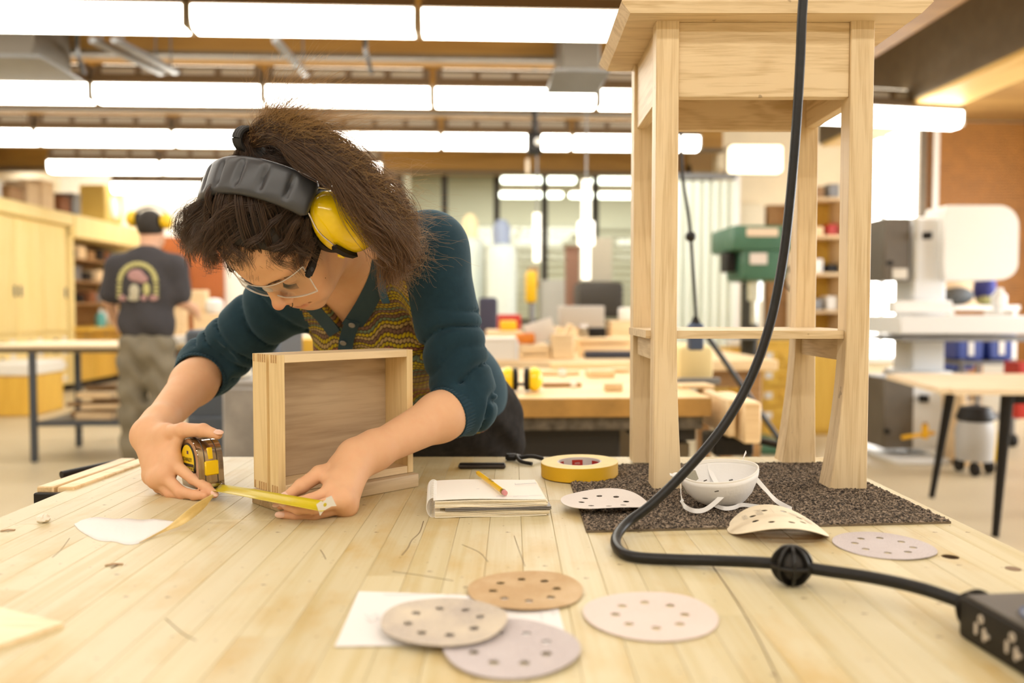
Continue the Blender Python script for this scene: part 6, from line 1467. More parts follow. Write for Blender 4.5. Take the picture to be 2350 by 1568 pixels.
sf.mod(lambda P, d: np.maximum(d, q(338, 775).z - P[..., 2]), q(338, 700), .6)
p_, f_ = sf.grid(.012, (-3.1, 5.2, .9), (-1.9, 6.0, 1.75)); p_ = relax(p_, f_, 2, .5); me = np_mesh(p_, f_); me.materials.append(plain('tshirt_charcoal', (.045, .042, .048), .85, var=.15, vs=9)); o = bpy.data.objects.new('t_shirt', me); COL.objects.link(o); o.parent = man
tf = Field(); tf.ell(q(338, 800), (.192, .130, .16), None, .05)
for s in (-1, 1):
    a_ = q(338, 830) + V((s * .09, 0, 0)); k_ = V((a_.x + s * .012, MY + .01, .50)); n_ = V((a_.x + s * .02, MY + .02, .04)); tf.cone(a_, k_, .105, .090, .03); tf.cone(k_, n_, .090, .085, .03)
tf.mod(lambda P, d: d - .010 * np.sin(P[..., 2] * 34 + P[..., 0] * 22 + np.sin(P[..., 0] * 40)), q(338, 950), 1.2); tf.mod(lambda P, d: np.maximum(d, np.maximum(.025 - P[..., 2], P[..., 2] - 1.04)), q(338, 900), 1.2)
p_, f_ = tf.grid(.012, (-2.9, 5.3, 0), (-2.0, 5.95, 1.1)); p_ = relax(p_, f_, 2, .5); me = np_mesh(p_, f_); me.materials.append(plain('trousers_olive', (.20, .175, .125), .85, var=.18, vs=9)); o = bpy.data.objects.new('trousers', me); COL.objects.link(o); o.parent = man
for s in (-1, 1): bm = BM(); add_box(bm, (q(338, 830).x + s * .11, MY + .07, .045), (.09, .28, .085), None, .03, 3); obj('shoe', bm, M_BLK2, man)
hf = Field(); hf.ell(hd_ + V((0, .005, .035)), (.086, .104, .105), None, .02); hf.mod(lambda P, d: np.maximum(d, np.maximum((hd_.z - .035) - P[..., 2], P[..., 1] - hd_.y - .09)), hd_, .3); p_, f_ = hf.grid(.010, tuple(hd_ - V((.15, .15, .15))), tuple(hd_ + V((.15, .2, .2)))); me = np_mesh(p_, f_); me.materials.append(plain('hair_black', (.018, .013, .009), .7, bmp=.4, vs=60)); o = bpy.data.objects.new('hair', me); COL.objects.link(o); o.parent = man
e2_ = thing('ear_defenders', 'yellow ear defenders pushed up on the head of the man seen from behind', 'ear defenders', hd_)
for s in (-1, 1): bm = BM(); add_sph(bm, (0, 0, 0), (.045, .058, .055), 18, Matrix.Translation((s * .112, .0, .075 if s < 0 else .058))); obj('cup', bm, M_YELP, e2_); bm = BM(); add_sph(bm, (0, 0, 0), (.022, .05, .048), 14, Matrix.Translation((s * .078, .0, .072 if s < 0 else .056))); obj('ear_cushion', bm, M_BLK2, e2_)
bm = BM(); add_strip(bm, [V((.125 * math.sin(a), .02, .06 + .098 * math.cos(a))) for a in np.linspace(-1.2, 1.2, 14)], (0, 1, 0), .035, .008); obj('headband', bm, M_BLK2, e2_)
# faded arch print on his back
MPY, MPP, MPC = plain('print_yellow', (.52, .48, .20), .8), plain('print_pink', (.44, .25, .24), .8), plain('print_cream', (.50, .46, .34), .8)
def back_plate(u, v, ru, rv, m):
    ys = np.linspace(5.2, 5.8, 240); P = np.array([pix(u, v, y_)[:] for y_ in ys], np.float32); i = np.nonzero(sf.eval(P) < .006)[0]; y = float(ys[i[0]]) if len(i) else 5.48
    s = y / FPX; bm = BM(); add_sph(bm, (0, 0, 0), (ru * s, .006, rv * s), 10); o = obj('print_patch', bm, m, man, pix(u, v, y))
for k in range(13):
    a = PI * (k + .5) / 13; back_plate(316 - 41 * math.cos(a), 648 - 42 * math.sin(a), 6.6, 6.2, MPY)
for k in range(4): back_plate(274, 655 + k * 9, 6.5, 3.6, MPY); back_plate(358, 655 + k * 9, 6.5, 3.6, MPY)
for u, v, a, b, m in ((312, 632, 20, 14, MPP), (326, 640, 14, 10, MPP), (308, 668, 12, 16, MPC), (336, 664, 8, 15, MPY), (282, 684, 10, 7, MPP), (306, 684, 14, 7, MPC), (352, 684, 11, 7, MPP), (330, 684, 7, 7, MPP)): back_plate(u, v, a, b, m)
# dark carts behind the woman's right arm
t, w_, h_ = bgroot('tool_cart', 'dark blue-grey tool cart partly hidden behind the bent arm of the woman', 'cart', 430, 752, 640, 1100, 3.6, z0=0)
part(t, 'cart_body', (0, .25, h_ * .5 + .05), (w_, .5, h_ - .12), plain('cart_blue', (.07, .085, .11), .5, .2), .015)
for s in (-1, 1):
    for y in (.06, .44): bm = BM(); add_cyl(bm, (s * (w_ / 2 - .05) - .015, y, .05), (s * (w_ / 2 - .05) + .015, y, .05), .05, n=16); obj('caster', bm, M_BLK2, t)
for k in range(3): o = part(t, 'drawer', (.0, -.008, .2 + k * .21), (w_ - .03, .02, .19), MATS['cart_blue'])
simple('yellow_cupboard', 'low yellow-orange cupboard behind the waist of the woman', 'cupboard', 650, 778, 730, 1100, 4.35, .3, plain('cupboard_yellow', (.78, .44, .03), .5), 0)
t, w_, h_ = bgroot('grey_locker', 'scuffed grey metal locker beside the dark cart, behind the drawer', 'locker', 512, 872, 600, 1100, 3.0, z0=0)
part(t, 'locker_body', (0, .2, h_ / 2), (w_, .4, h_), plain('scuffed_grey', (.33, .31, .29), .6, .2, var=.35, vs=7), .01); part(t, 'door', (0, -.008, h_ / 2), (w_ - .02, .02, h_ - .06), plain('scuffed_grey', 0), .004)
simple('rag', 'crumpled pale rag on the grey locker', 'rag', 525, 846, 560, 874, 3.02, .12, plain('rag_cream', (.62, .58, .48), .9, bmp=.5, vs=20), h_ + .001, bev=.02)
# ------------------------------------------------------------------ second workbench behind the woman
B2 = thing('second_workbench', 'second workbench with cluttered top behind the woman, dark underneath', 'workbench', (rpix(1250, 915, 2.66).x, rpix(1250, 915, 2.66).y, 0), room=True)
bx_ = (RM.inverted() @ B2.matrix_world.translation)
XR = rpix(1637, 915, 2.64).x - bx_.x; XL = -.9
part(B2, 'bench_top', ((XR + XL) / 2, .62, .869), (XR - XL, 1.28, .062), wood('bench2_top', (.86, .64, .34), (.72, .47, .20), 'X', 5, 12, .4), .004)
part(B2, 'front_edge', ((XR + XL) / 2, -.024, .8685), (XR - XL, .012, .060), plain('edge_amber', (.46, .25, .06), .5, var=.2, vs=12), .002); part(B2, 'steel_rail', ((XR + XL) / 2, .02, .815), (XR - XL - .04, .04, .045), plain('dirty_rail', (.13, .11, .085), .6, .3, var=.6, vs=25), .003)
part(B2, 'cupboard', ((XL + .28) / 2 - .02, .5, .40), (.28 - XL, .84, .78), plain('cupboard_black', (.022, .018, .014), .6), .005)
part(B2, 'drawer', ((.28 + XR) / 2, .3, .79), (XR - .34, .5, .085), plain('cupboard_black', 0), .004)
for x in (XR - .08,):
    for y in (.10, 1.1): part(B2, 'leg', (x, y, .37), (.07, .07, .74), M_STEEL)
vz = thing('bench_vise', 'wood faced vise on the right end of the second workbench', 'vise', B2.matrix_world.translation + V((XR + .03, .05, .80)))
part(vz, 'jaw_board', (.02, .06, .04), (.03, .34, .12), M_PALEW); part(vz, 'jaw_board', (.075, .02, .03), (.055, .34, .13), M_PALEW); part(vz, 'vise_body', (.05, .06, -.065), (.13, .18, .06), M_BLK2)
bm = BM(); add_cyl(bm, (.10, .0, -.04), (.20, -.12, -.05), .012, n=8); add_cyl(bm, (.17, -.15, -.13), (.22, -.06, .03), .008, n=8); obj('handle', bm, M_BLK2, vz)
# ear defenders lying on the second bench
e = onz(1196, 903, .90); t = thing('ear_defenders', 'yellow ear defenders lying on the second workbench beside the hip of the woman', 'ear defenders', (e.x, e.y + .05, .9005))
for s in (-1, 1):
    fd = Field(); fd.ell((s * .045, 0, .043), (.030, .036, .043), None, .01); fd.mod(lambda P, d, s=s: np.maximum(d, .026 - P[..., 0] * s), (0, 0, 0), .2); p_, f_ = fd.grid(.005, (-.1, -.06, -.02), (.1, .06, .1)); p_[:, 2] = np.maximum(p_[:, 2], .0008); me = np_mesh(p_, f_); me.materials.append(M_YEL); o = bpy.data.objects.new('cup', me); COL.objects.link(o); o.parent = t
    bm = BM(); add_lathe(bm, [(.5, 0), (.95, 0), (1, .005), (.9, .016), (.5, .018)], 24, frame((s * .027, 0, .043), (0, 1, 0), (0, 0, 1), (-s, 0, 0)), True, .034, .041); obj('ear_cushion', bm, M_BLK2, t)
bm = BM(); add_tube(bm, spline([(-.05, .03, .03), (-.06, .10, .012), (0, .15, .012), (.06, .10, .012), (.05, .03, .03)], 6), .006, 8); obj('headband', bm, M_BLK2, t)
# clutter on it
for a in (('offcut', 'long pale offcut lying flat in the middle of the second bench', 1235, 852, 1330, 862, .9, .05, M_PALEW), ('offcut', 'grey-brown flat offcut in front of the long pale one', 1245, 880, 1335, 889, .9, .05, M_BROWNW), ('offcut', 'pale stick near the front right of the second bench', 1388, 880, 1430, 898, .9, .03, M_PALEW), ('offcut', 'light wedge lying behind the pale stick', 1350, 850, 1410, 867, .9, .09, M_PALEW),
          ('offcut', 'thin slat at the back of the second bench', 1262, 832, 1450, 846, .9, .04, M_PALEW), ('offcut', 'tan scrap next to the leg of the stool', 1400, 846, 1448, 856, .9, .05, M_PALEW), ('offcut', 'pale board seen between the legs of the stool', 1560, 884, 1640, 893, .9, .1, M_PALEW)):
    put(a[0], a[1], 'offcut', *a[2:9], group='offcuts on the second bench', rz=.1)
put('white_cube', 'tiny white cube on the second bench among the offcuts', 'cube', 1283, 848, 1300, 866, .9, .03, M_WHITE); put('white_cube', 'tiny lilac-white cube near the front edge of the second bench', 'cube', 1310, 876, 1323, 890, .9, .02, M_WHITE)
put('cream_block', 'soft cream block on the right end of the second bench', 'block', 1556, 792, 1642, 880, .9, .22, plain('cream_foam', (.82, .68, .36), .7), bev=.03); put('grey_strip', 'grey metal strip in front of the cream block', 'strip', 1556, 868, 1655, 884, .9, .03, M_GREY)
# third bench further back, with machines and boxes
B3 = thing('third_workbench', 'third workbench far behind, loaded with boxes and tools', 'workbench', (rpix(1290, 830, 4.55).x, rpix(1290, 830, 4.55).y, 0), room=True)
part(B3, 'bench_top', (.1, .6, .87), (2.2, 1.25, .06), M_PALEW); 
for x in (-.9, 1.1):
    for y in (.1, 1.1): part(B3, 'leg', (x, y, .42), (.08, .08, .84), M_BROWNW)
part(B3, 'front_rail', (.1, .06, .79), (1.9, .04, .1), M_BROWNW)
t, w_, h_ = bgroot('white_box', 'white open carton at the left end of the third bench, behind the elbow', 'box', 1112, 782, 1185, 829, 4.52, z0=.901); part(t, 'box_body', (0, .17, h_ / 2), (w_, .3, h_), plain('carton', (.84, .79, .72), .6), .004); part(t, 'side_flap', (w_ / 2 + .006, .17, h_ * .5), (.012, .31, h_), plain('carton_white', (.88, .88, .90), .5), .002); part(t, 'rim', (0, .17, h_ + .006), (w_ + .01, .31, .012), plain('carton', 0), .002)
t, w_, h_ = bgroot('wood_tray', 'wooden rack with a dark gap in the middle of the third bench', 'rack', 1190, 790, 1264, 829, 4.62, z0=.901)
part(t, 'rack_shelf', (0, .15, h_ - .03), (w_, .3, .05), M_PALEW); part(t, 'rack_base', (0, .15, .012), (w_, .3, .022), M_PALEW); part(t, 'rack_back', (0, .29, h_ / 2), (w_, .02, h_ - .02), M_BROWNW)
for s in (-1, 1): part(t, 'rack_side', (s * (w_ / 2 - .01), .15, h_ / 2), (.02, .3, h_ - .02), M_PALEW)
t, w_, h_ = bgroot('jig_block', 'pale L-shaped wooden jig standing at the right of the wooden rack', 'jig', 1266, 742, 1318, 829, 4.62, z0=.901); part(t, 'upright', (0, .05, h_ * .35), (w_, .1, h_ * .7), M_PALEW); part(t, 'fin', (w_ * .3, .05, h_ * .8), (w_ * .25, .09, h_ * .36), M_PALEW, R=Matrix.Rotation(.35, 4, 'Y'))
t = thing('propped_paper', 'bright white paper propped up on the wooden rack', 'paper', rpix(1248, 787, 4.68), room=True); bm = BM(); add_box(bm, (0, .03, .062), (.165, .003, .125), Matrix.Rotation(-.30, 4, 'Y') @ Matrix.Rotation(.25, 4, 'X')); obj('sheet', bm, M_PAPER, t)
for nm_, lb, cat, u0, v0, u1, v1, Y, d, m, z in (('orange_tool', 'orange tool lying on the wooden rack left of the white paper', 'tool', 1186, 765, 1228, 789, 4.66, .1, M_ORANGE, None), ('yellow_can', 'yellow can behind the white carton', 'can', 1148, 736, 1186, 760, 5.2, .1, M_YELP, None), ('red_toolbox', 'red toolbox behind the yellow can', 'toolbox', 1143, 722, 1196, 760, 5.4, .2, M_RED, None), ('crate', 'pale crate carrying the red toolbox and the yellow can', 'crate', 1118, 760, 1200, 806, 5.15, .5, M_PALEW, .901),
        ('clear_bin', 'grey translucent bin at the back of the third bench', 'bin', 1290, 702, 1388, 752, 5.4, .3, plain('bin_grey', (.46, .43, .39), .4), None), ('bin_stand', 'low wooden riser under the grey bin', 'riser', 1280, 752, 1392, 803, 5.38, .34, M_PALEW, .901), ('black_saw', 'long black clamp lying on the third bench left of the stool leg', 'clamp', 1342, 806, 1462, 822, 4.7, .06, plain('navy_black', (.03, .035, .06), .5), .901),
        ('silver_tool', 'silver metal tool in front of the grey bin', 'tool', 1328, 744, 1352, 775, 4.9, .06, plain('chrome', 0), None), ('dark_tool', 'dark power tool right of the silver tool', 'tool', 1352, 752, 1392, 776, 4.92, .09, M_BLK2, None), ('plank', 'pale plank bridging the third bench under the power tools', 'plank', 1322, 775, 1452, 788, 4.85, .16, M_PALEW, None), ('plank_block', 'wooden block under the pale plank', 'block', 1330, 788, 1446, 816, 4.87, .12, M_PALEW, .901), ('white_jar', 'white jar glowing at the left of the stool leg', 'jar', 1424, 706, 1450, 736, 5.5, .1, M_WHITE, None), ('jar_box', 'orange-brown box under the white jar', 'box', 1400, 736, 1456, 802, 5.45, .2, M_PALEW, .901)):
    simple(nm_, lb, cat, u0, v0, u1, v1, Y, d, m, z)
# tall pale tanks, yellow drill, columns and machines before the glass partition
for i, (u0, u1, vt, Y) in enumerate(((1048, 1110, 545, 9.4), (1116, 1186, 560, 9.0))):
    a, b = rpix(u0, vt, Y), rpix(u1, vt, Y); r = (b.x - a.x) / 2; t = thing('dust_tank', ['left one of two tall pale mint dust collector drums', 'right one of two tall pale mint dust collector drums'][i], 'drum', ((a.x + b.x) / 2, Y, 0), room=True, group='dust collector drums')
    bm = BM(); add_lathe(bm, [(0, .0), (r, .0), (r, a.z - .12), (r * .93, a.z - .04), (r * .5, a.z), (0, a.z)], 28); obj('drum', bm, M_MINT, t)
    bm = BM(); add_lathe(bm, [(r * .55, a.z - .02), (r * .6, a.z + .18), (r * .3, a.z + .26), (0, a.z + .26)], 20); obj('motor', bm, (plain('motor_cream', (.85, .72, .42), .5), plain('motor_blue', (.25, .30, .42), .5))[i], t); bm = BM(); add_lathe(bm, [(r, 1.0), (r * 1.02, 1.0), (r * 1.02, 1.05), (r, 1.05)], 28); obj('clamp_band', bm, M_GREY, t)
t, w_, h_ = bgroot('chair_back', 'dark navy padded chair back beside the shoulder of the woman', 'chair', 1098, 676, 1142, 760, 6.0, z0=.45); part(t, 'backrest', (0, .05, h_ * .6), (w_, .09, h_ * .75), plain('navy_pad', (.035, .035, .07), .6), .04, 3); part(t, 'seat', (-.05, -.18, 0), (w_ * 1.4, .42, .07), plain('navy_pad', 0), .02)
bm = BM(); add_cyl(bm, (-.05, -.18, -.44), (-.05, -.18, -.04), .03, n=10); obj('post', bm, M_GREY, t)
bm = BM(); add_lathe(bm, [(0, -.449), (.24, -.449), (.22, -.42), (.04, -.40), (0, -.40)], 20, Matrix.Translation((-.05, -.18, 0))); obj('base', bm, M_BLK2, t)
t, w_, h_ = bgroot('bench_drill', 'yellow and brown bench drill with a bright yellow head', 'drill', 1196, 600, 1245, 745, 6.6, z0=0)
part(t, 'stand', (0, .15, .42), (.34, .3, .84), M_BROWNW); part(t, 'base', (0, .15, .86), (.2, .26, .04), M_GREY); bm = BM(); add_cyl(bm, (.02, .22, .88), (.02, .22, h_ - .05), .025, n=10); obj('column', bm, M_GREY, t); part(t, 'head', (.0, .12, h_ - .20), (.085, .22, .26), M_YELP, .03, 2); part(t, 'motor', (.03, .28, h_ - .12), (.09, .12, .18), M_BROWNW, .02); bm = BM(); add_cyl(bm, (0, .06, h_ - .45), (0, .06, h_ - .33), .02, n=10); obj('chuck', bm, M_GREY, t)
t, w_, h_ = bgroot('brown_post', 'reddish brown post in front of the glass partition', 'post', 1300, 570, 1330, 700, 8.4, z0=0); part(t, 'shaft', (0, .09, h_ / 2), (w_, .16, h_), plain('post_brown', (.26, .135, .085), .6)); part(t, 'cap', (0, .09, h_ + .01), (w_ + .03, .19, .02), plain('post_brown', 0)); part(t, 'foot', (0, .09, .02), (w_ + .08, .24, .04), M_GREY)
t, w_, h_ = bgroot('planer', 'dark planing machine with a pale back panel behind the third bench', 'machine', 1332, 642, 1440, 702, 7.6, z0=0); part(t, 'machine_base', (0, .3, .42), (w_ * .9, .5, .84), M_BLK2, .02); part(t, 'table', (0, .25, .9), (w_ * 1.05, .6, .10), M_GREY); part(t, 'hood', (0, .35, h_ - .18), (w_, .4, .34), plain('hood_dark', (.045, .038, .03), .5), .05, 2); part(t, 'panel', (.05, .58, h_ + .12), (w_ * .55, .04, .62), plain('panel_pale', (.50, .46, .36), .6))
t, w_, h_ = bgroot('grey_cabinet', 'light grey steel cabinet between the yellow drill and the brown post', 'cabinet', 1243, 643, 1298, 710, 9.2, z0=0); part(t, 'cabinet_body', (0, .25, h_ / 2), (w_, .5, h_), plain('cab_grey', (.46, .45, .40), .5), .01); part(t, 'door', (0, -.006, h_ / 2), (w_ - .02, .014, h_ - .06), plain('cab_grey', 0), .003)
# hanging things
t = thing('hanging_lamp', 'white tube lamp with a thicker middle hanging before the glass partition', 'lamp', rpix(1345, 536, 7.2), room=True); bm = BM(); add_cyl(bm, (0, 0, -.40), (0, 0, .46), .040, n=16); obj('tube', bm, emit('tube_soft', (1, .93, .80), 1.6), t); bm = BM(); add_cyl(bm, (0, 0, -.10), (0, 0, .10), .072, n=18); obj('collar', bm, emit('tube_collar', (1, .95, .85), 2.4), t); bm = BM(); add_cyl(bm, (0, 0, .46), (0, 0, 3.62 - t.matrix_world.translation.z), .008, n=8); obj('hanger', bm, M_GREY, t)
t = thing('hanging_lamp', 'slim pale tube hanging left of the thicker white tube lamp', 'lamp', rpix(1232, 540, 7.6), room=True); bm = BM(); add_cyl(bm, (0, 0, -.24), (0, 0, .20), .034, n=14); obj('tube', bm, MATS['tube_soft'], t); bm = BM(); add_cyl(bm, (0, 0, .2), (0, 0, 3.62 - t.matrix_world.translation.z), .008, n=8); obj('hanger', bm, M_GREY, t)
t = thing('ceiling_camera', 'black box with a white lens hanging under the third row of lights', 'camera', rpix(1226, 330, 7.4), room=True); part(t, 'camera_body', (0, 0, 0), (.13, .16, .19), M_BLK2, .02); bm = BM(); add_lathe(bm, [(0, 0), (.035, 0), (.035, .03), (0, .045)], 16, frame((.03, -.08, -.0), (1, 0, 0), (0, 0, 1), (0, -1, 0))); obj('lens_cap', bm, M_WHITE, t); part(t, 'pull_tab', (-.06, 0, -.20), (.035, .03, .14), plain('tab_tan', (.6, .5, .36), .5), .01); bm = BM(); add_cyl(bm, (0, 0, .09), (0, 0, 3.62 - t.matrix_world.translation.z), .02, n=8); obj('drop_pole', bm, M_BLK2, t)
t = thing('power_cable', 'thin black cord with a round stopper hanging behind the tall stool', 'power cord', (0, 0, 0))
pts = [pix(1556, -300, 3.06), pix(1556, 100, 3.06), pix(1561, 255, 3.06), pix(1566, 400, 3.06), pix(1578, 480, 3.06), pix(1585, 545, 3.06), pix(1592, 640, 3.06), pix(1598, 735, 3.06)]
bm = BM(); add_tube(bm, spline(pts, 8), .0062, 8); obj('cord', bm, M_CORD, t); bm = BM(); add_sph(bm, pix(1585, 543, 3.06), .0205, 16); obj('stopper', bm, M_BALL, t); a = pix(1596, 745, 3.06); bm = BM(); add_box(bm, a + V((0, 0, -.045)), (.055, .05, .10), None, .008); obj('outlet', bm, plain('outlet_blue', (.05, .08, .16), .45), t); bm = BM(); add_lathe(bm, [(.008, .03), (.022, 0), (0, 0)], 14, Matrix.Translation(a)); obj('boot', bm, M_BLK2, t)
ls = thing('folding_stand', 'black folding stand with crossing legs seen between the legs of the stool', 'stand', (0, 0, 0)); S3 = 4.15
for a, b in (((1622, 770), (1810, 1040)), ((1690, 960), (1640, 1075)), ((1712, 965), (1722, 1070))): bm = BM(); A = pix(a[0], a[1], S3); B_ = pix(b[0], b[1], S3 + .1); B_ = A + (B_ - A) * (A.z / (A.z - B_.z)); add_cyl(bm, A, B_, .014, n=10); obj('leg', bm, plain('stand_dark', (.04, .045, .05), .45), ls)
bm = BM(); add_sph(bm, pix(1703, 968, S3), .035, 14); obj('hub', bm, M_BLK2, ls); bm = BM(); add_cyl(bm, pix(1703, 968, S3), pix(1722, 962, S3 - .12), .03, n=14); obj('knob', bm, plain('knob_copper', (.55, .32, .20), .3, .6), ls); bm = BM(); add_cyl(bm, pix(1700, 985, S3), pix(1662, 1058, S3 - .1), .028, n=10); obj('brown_grip', bm, M_BROWNW, ls)

# ------------------------------------------------------------------ right: green drill press, cabinets, curtain, bandsaw, plywood table
t, w_, h_ = bgroot('drill_press', 'green floor drill press with pale name plates seen through the tall stool', 'drill press', 1672, 520, 1822, 900, 6.6, z0=0)
zf = lambda v: 1.188 + (707 - v) * 6.6 / 1900
part(t, 'belt_cover', (0, .25, zf(548)), (w_, .62, .20), M_GREEN, .03, 2); part(t, 'name_plate', (-.02, -.065, zf(536)), (w_ * .50, .012, .065), plain('plate_peach', (.78, .62, .46), .5)); part(t, 'gear_head', (.02, .2, zf(602)), (w_ * .72, .46, .30), M_GREEN, .04, 2); part(t, 'name_plate', (-.04, -.04, zf(595)), (.14, .012, .09), plain('plate_pale', (.74, .66, .60), .5)); part(t, 'side_box', (-.21, .2, zf(600)), (.07, .2, .16), M_BLK2, .01)
bm = BM(); add_cyl(bm, (.0, .16, zf(690)), (.0, .16, zf(635)), .06, n=16); add_cyl(bm, (.0, .16, zf(745)), (.0, .16, zf(690)), .03, n=12); obj('spindle', bm, plain('steel_bright', (.75, .80, .74), .25, .8), t)
bm = BM(); add_cyl(bm, (.06, .45, .03), (.06, .45, zf(620)), .075, n=18); obj('column', bm, plain('column_dark', (.06, .06, .05), .4, .4), t); part(t, 'work_table', (.02, .2, zf(770)), (.48, .46, .06), M_GREY); part(t, 'foot', (.04, .35, .04), (.5, .62, .08), M_GREEN, .02)
for s in (-1, 1): bm = BM(); add_cyl(bm, (.19, .1, zf(640)), (.19 + .10, -.04, zf(640 + s * 45)), .009, n=8); add_sph(bm, (.19 + .10, -.04, zf(640 + s * 45)), .022, 10); obj('feed_handle', bm, M_BLK2, t)
t, w_, h_ = bgroot('drawer_cabinet', 'orange wooden cabinet with three knobbed drawers seen under the shelf of the stool', 'cabinet', 1750, 782, 1930, 978, 7.7, z0=0)
part(t, 'cabinet_body', (0, .3, h_ / 2), (w_, .6, h_), M_ORANGEWOOD, .008); part(t, 'plinth', (0, .3, .04), (w_ - .05, .56, .08), M_BLK2)
for k in range(4):
    o = part(t, 'drawer', (-w_ * .25, -.008, .18 + k * h_ * .21), (w_ * .46, .02, h_ * .195), M_ORANGEWOOD, .004); bm = BM(); add_lathe(bm, [(0, .02), (.025, .02), (.03, .01), (.02, 0)], 14, frame((0, -.012, 0), (1, 0, 0), (0, 0, 1), (0, -1, 0))); kn = obj('knob', bm, M_ORANGEWOOD, o); l_ = part(t, 'label_holder', (0, 0, 0), (.07, .008, .06), M_WHITE, .002); l_.parent = o; l_.location = (-.14, -.012, .01)
o = part(t, 'door', (w_ * .25, -.008, h_ / 2), (w_ * .48, .02, h_ - .1), M_ORANGEWOOD, .004); bm = BM(); add_sph(bm, (-.15, -.02, .1), .018, 10); obj('knob', bm, M_ORANGEWOOD, o)
t, w_, h_ = bgroot('cabinet_left_of_press', 'orange cupboard standing left of the green drill press', 'cabinet', 1668, 800, 1712, 965, 8.1, z0=0); part(t, 'cabinet_body', (0, .25, h_ / 2), (w_, .5, h_), M_ORANGEWOOD, .008); part(t, 'door', (0, -.008, h_ / 2), (w_ - .03, .02, h_ - .08), M_ORANGEWOOD, .004); bm = BM(); add_sph(bm, (.06, -.025, h_ * .6), .016, 10); obj('knob', bm, M_GREY, t)
simple('white_jug', 'white jug on the orange cupboard left of the drill press', 'jug', 1674, 776, 1706, 801, 8.2, .16, M_WHITE, h_ + .001, bev=.03)
simple('blue_tub', 'small dark blue tub on the floor beside the orange drawer cabinet', 'tub', 1842, 990, 1862, 1008, 7.2, .1, plain('tub_navy', (.02, .03, .14), .4), 0)
t, w_, h_ = bgroot('shelf_unit', 'wooden wall shelves with tools behind the right legs of the stool', 'shelves', 1862, 452, 1938, 690, 9.4, z0=0)
for s in (-1, 1): part(t, 'side_panel', (s * (w_ / 2), .18, h_ / 2), (.03, .34, h_), M_PALEW)
for k in range(5): part(t, 'shelf', (0, .18, .72 + k * (h_ - .74) / 4), (w_, .34, .035), M_PALEW)
part(t, 'back_panel', (0, .36, h_ / 2), (w_, .02, h_), M_ORANGEWOOD); part(t, 'lower_door', (0, .01, .38), (w_ - .03, .02, .66), M_ORANGEWOOD)
zs_ = [.72 + k * (h_ - .74) / 4 + .019 for k in range(5)]; sl = RM.inverted() @ t.matrix_world.translation
for k, (m, lb) in enumerate(((M_BLK2, 'black case'), (M_GREY, 'dark grey radio'), (M_WHITE, 'white carton'), (M_PALEW, 'tan box'), (M_BROWNW, 'brown box'))):
    for j, s in enumerate((-.09, .09)):
        bm = BM(); hh = .10 + .03 * ((k + j) % 3); add_box(bm, (0, 0, hh / 2), (.13, .2, hh), None, .012); tag(obj('shelf_box', bm, m if j == 0 else (M_BROWNW, M_WHITE, M_BLK2, M_RED, M_GREY)[k], None, (sl.x + s, sl.y + .16, zs_[k]), room=True), '%s on the %s shelf of the wooden wall shelves, %s side' % (lb if j == 0 else ('brown box', 'white tin', 'black tin', 'red tin', 'grey tin')[k], ('lowest', 'second', 'middle', 'fourth', 'top')[k], ('left', 'right')[j]), 'box', 'things on the wall shelves')
simple('wall_cupboard', 'brown hanging cupboard left of the wall shelves', 'cupboard', 1762, 470, 1812, 530, 9.7, .3, M_BROWNW, 0)
simple('rounded_box', 'pale rounded machine box beside the strip curtain', 'machine box', 1690, 462, 1762, 540, 9.6, .4, plain('pale_cream', (.82, .76, .58), .5), 0, bev=.08)
cu = thing('strip_curtain', 'pale green-white plastic strip curtain left of the drill press', 'curtain', rpix(1622, 410, 8.8), room=True); zc_ = cu.matrix_world.translation.z
part(cu, 'curtain_rail', (0, .04, .03), (.66, .05, .06), M_GREY); rb = random.Random(4)
for k in range(13): part(cu, 'curtain_strip', (-.29 + k * .0485, .03 * (k % 2) + .02, -zc_ / 2 + .05), (.053, .004, zc_ - .14), plain('strip_green', (.80, .86, .76), .4), .001)
for s in (-1, 1): part(cu, 'post', (s * .34, .04, -zc_ / 2 + .02), (.05, .05, zc_ + .03), M_WHITE)
# bandsaw
t = thing('bandsaw', 'big white bandsaw with a rounded upper wheel housing at the right', 'bandsaw', (rpix(2150, 1055, 6.4).x, rpix(2150, 1055, 6.4).y, 0), room=True); zb_ = lambda v: 1.188 + (707 - v) * 6.4 / 1900; ub = lambda u: (u - 2150) * 6.4 / 1900
part(t, 'base_plate', (ub(2095), .2, .02), (.42, .7, .04), M_MACH, .008); part(t, 'lower_housing', (ub(2140), .25, zb_(945)), (ub(2196) - ub(2092), .46, zb_(862) - .05), M_MACH, .02); part(t, 'lower_door', (ub(2060), .23, zb_(950)), (ub(2095) - ub(2024), .44, zb_(868) - .09), M_MACHG, .01); part(t, 'spine', (ub(2150), .3, zb_(680)), (ub(2190) - ub(2108), .30, zb_(498) - zb_(870)), M_MACH, .02)
part(t, 'side_cabinet', (ub(2057), .26, zb_(572)), (ub(2090) - ub(2028), .40, zb_(500) - zb_(645)), M_MACHG, .01); part(t, 'hinge_strip', (ub(2098), .05, zb_(572)), (.03, .03, zb_(500) - zb_(645)), plain('hinge_steel', (.5, .48, .42), .5))
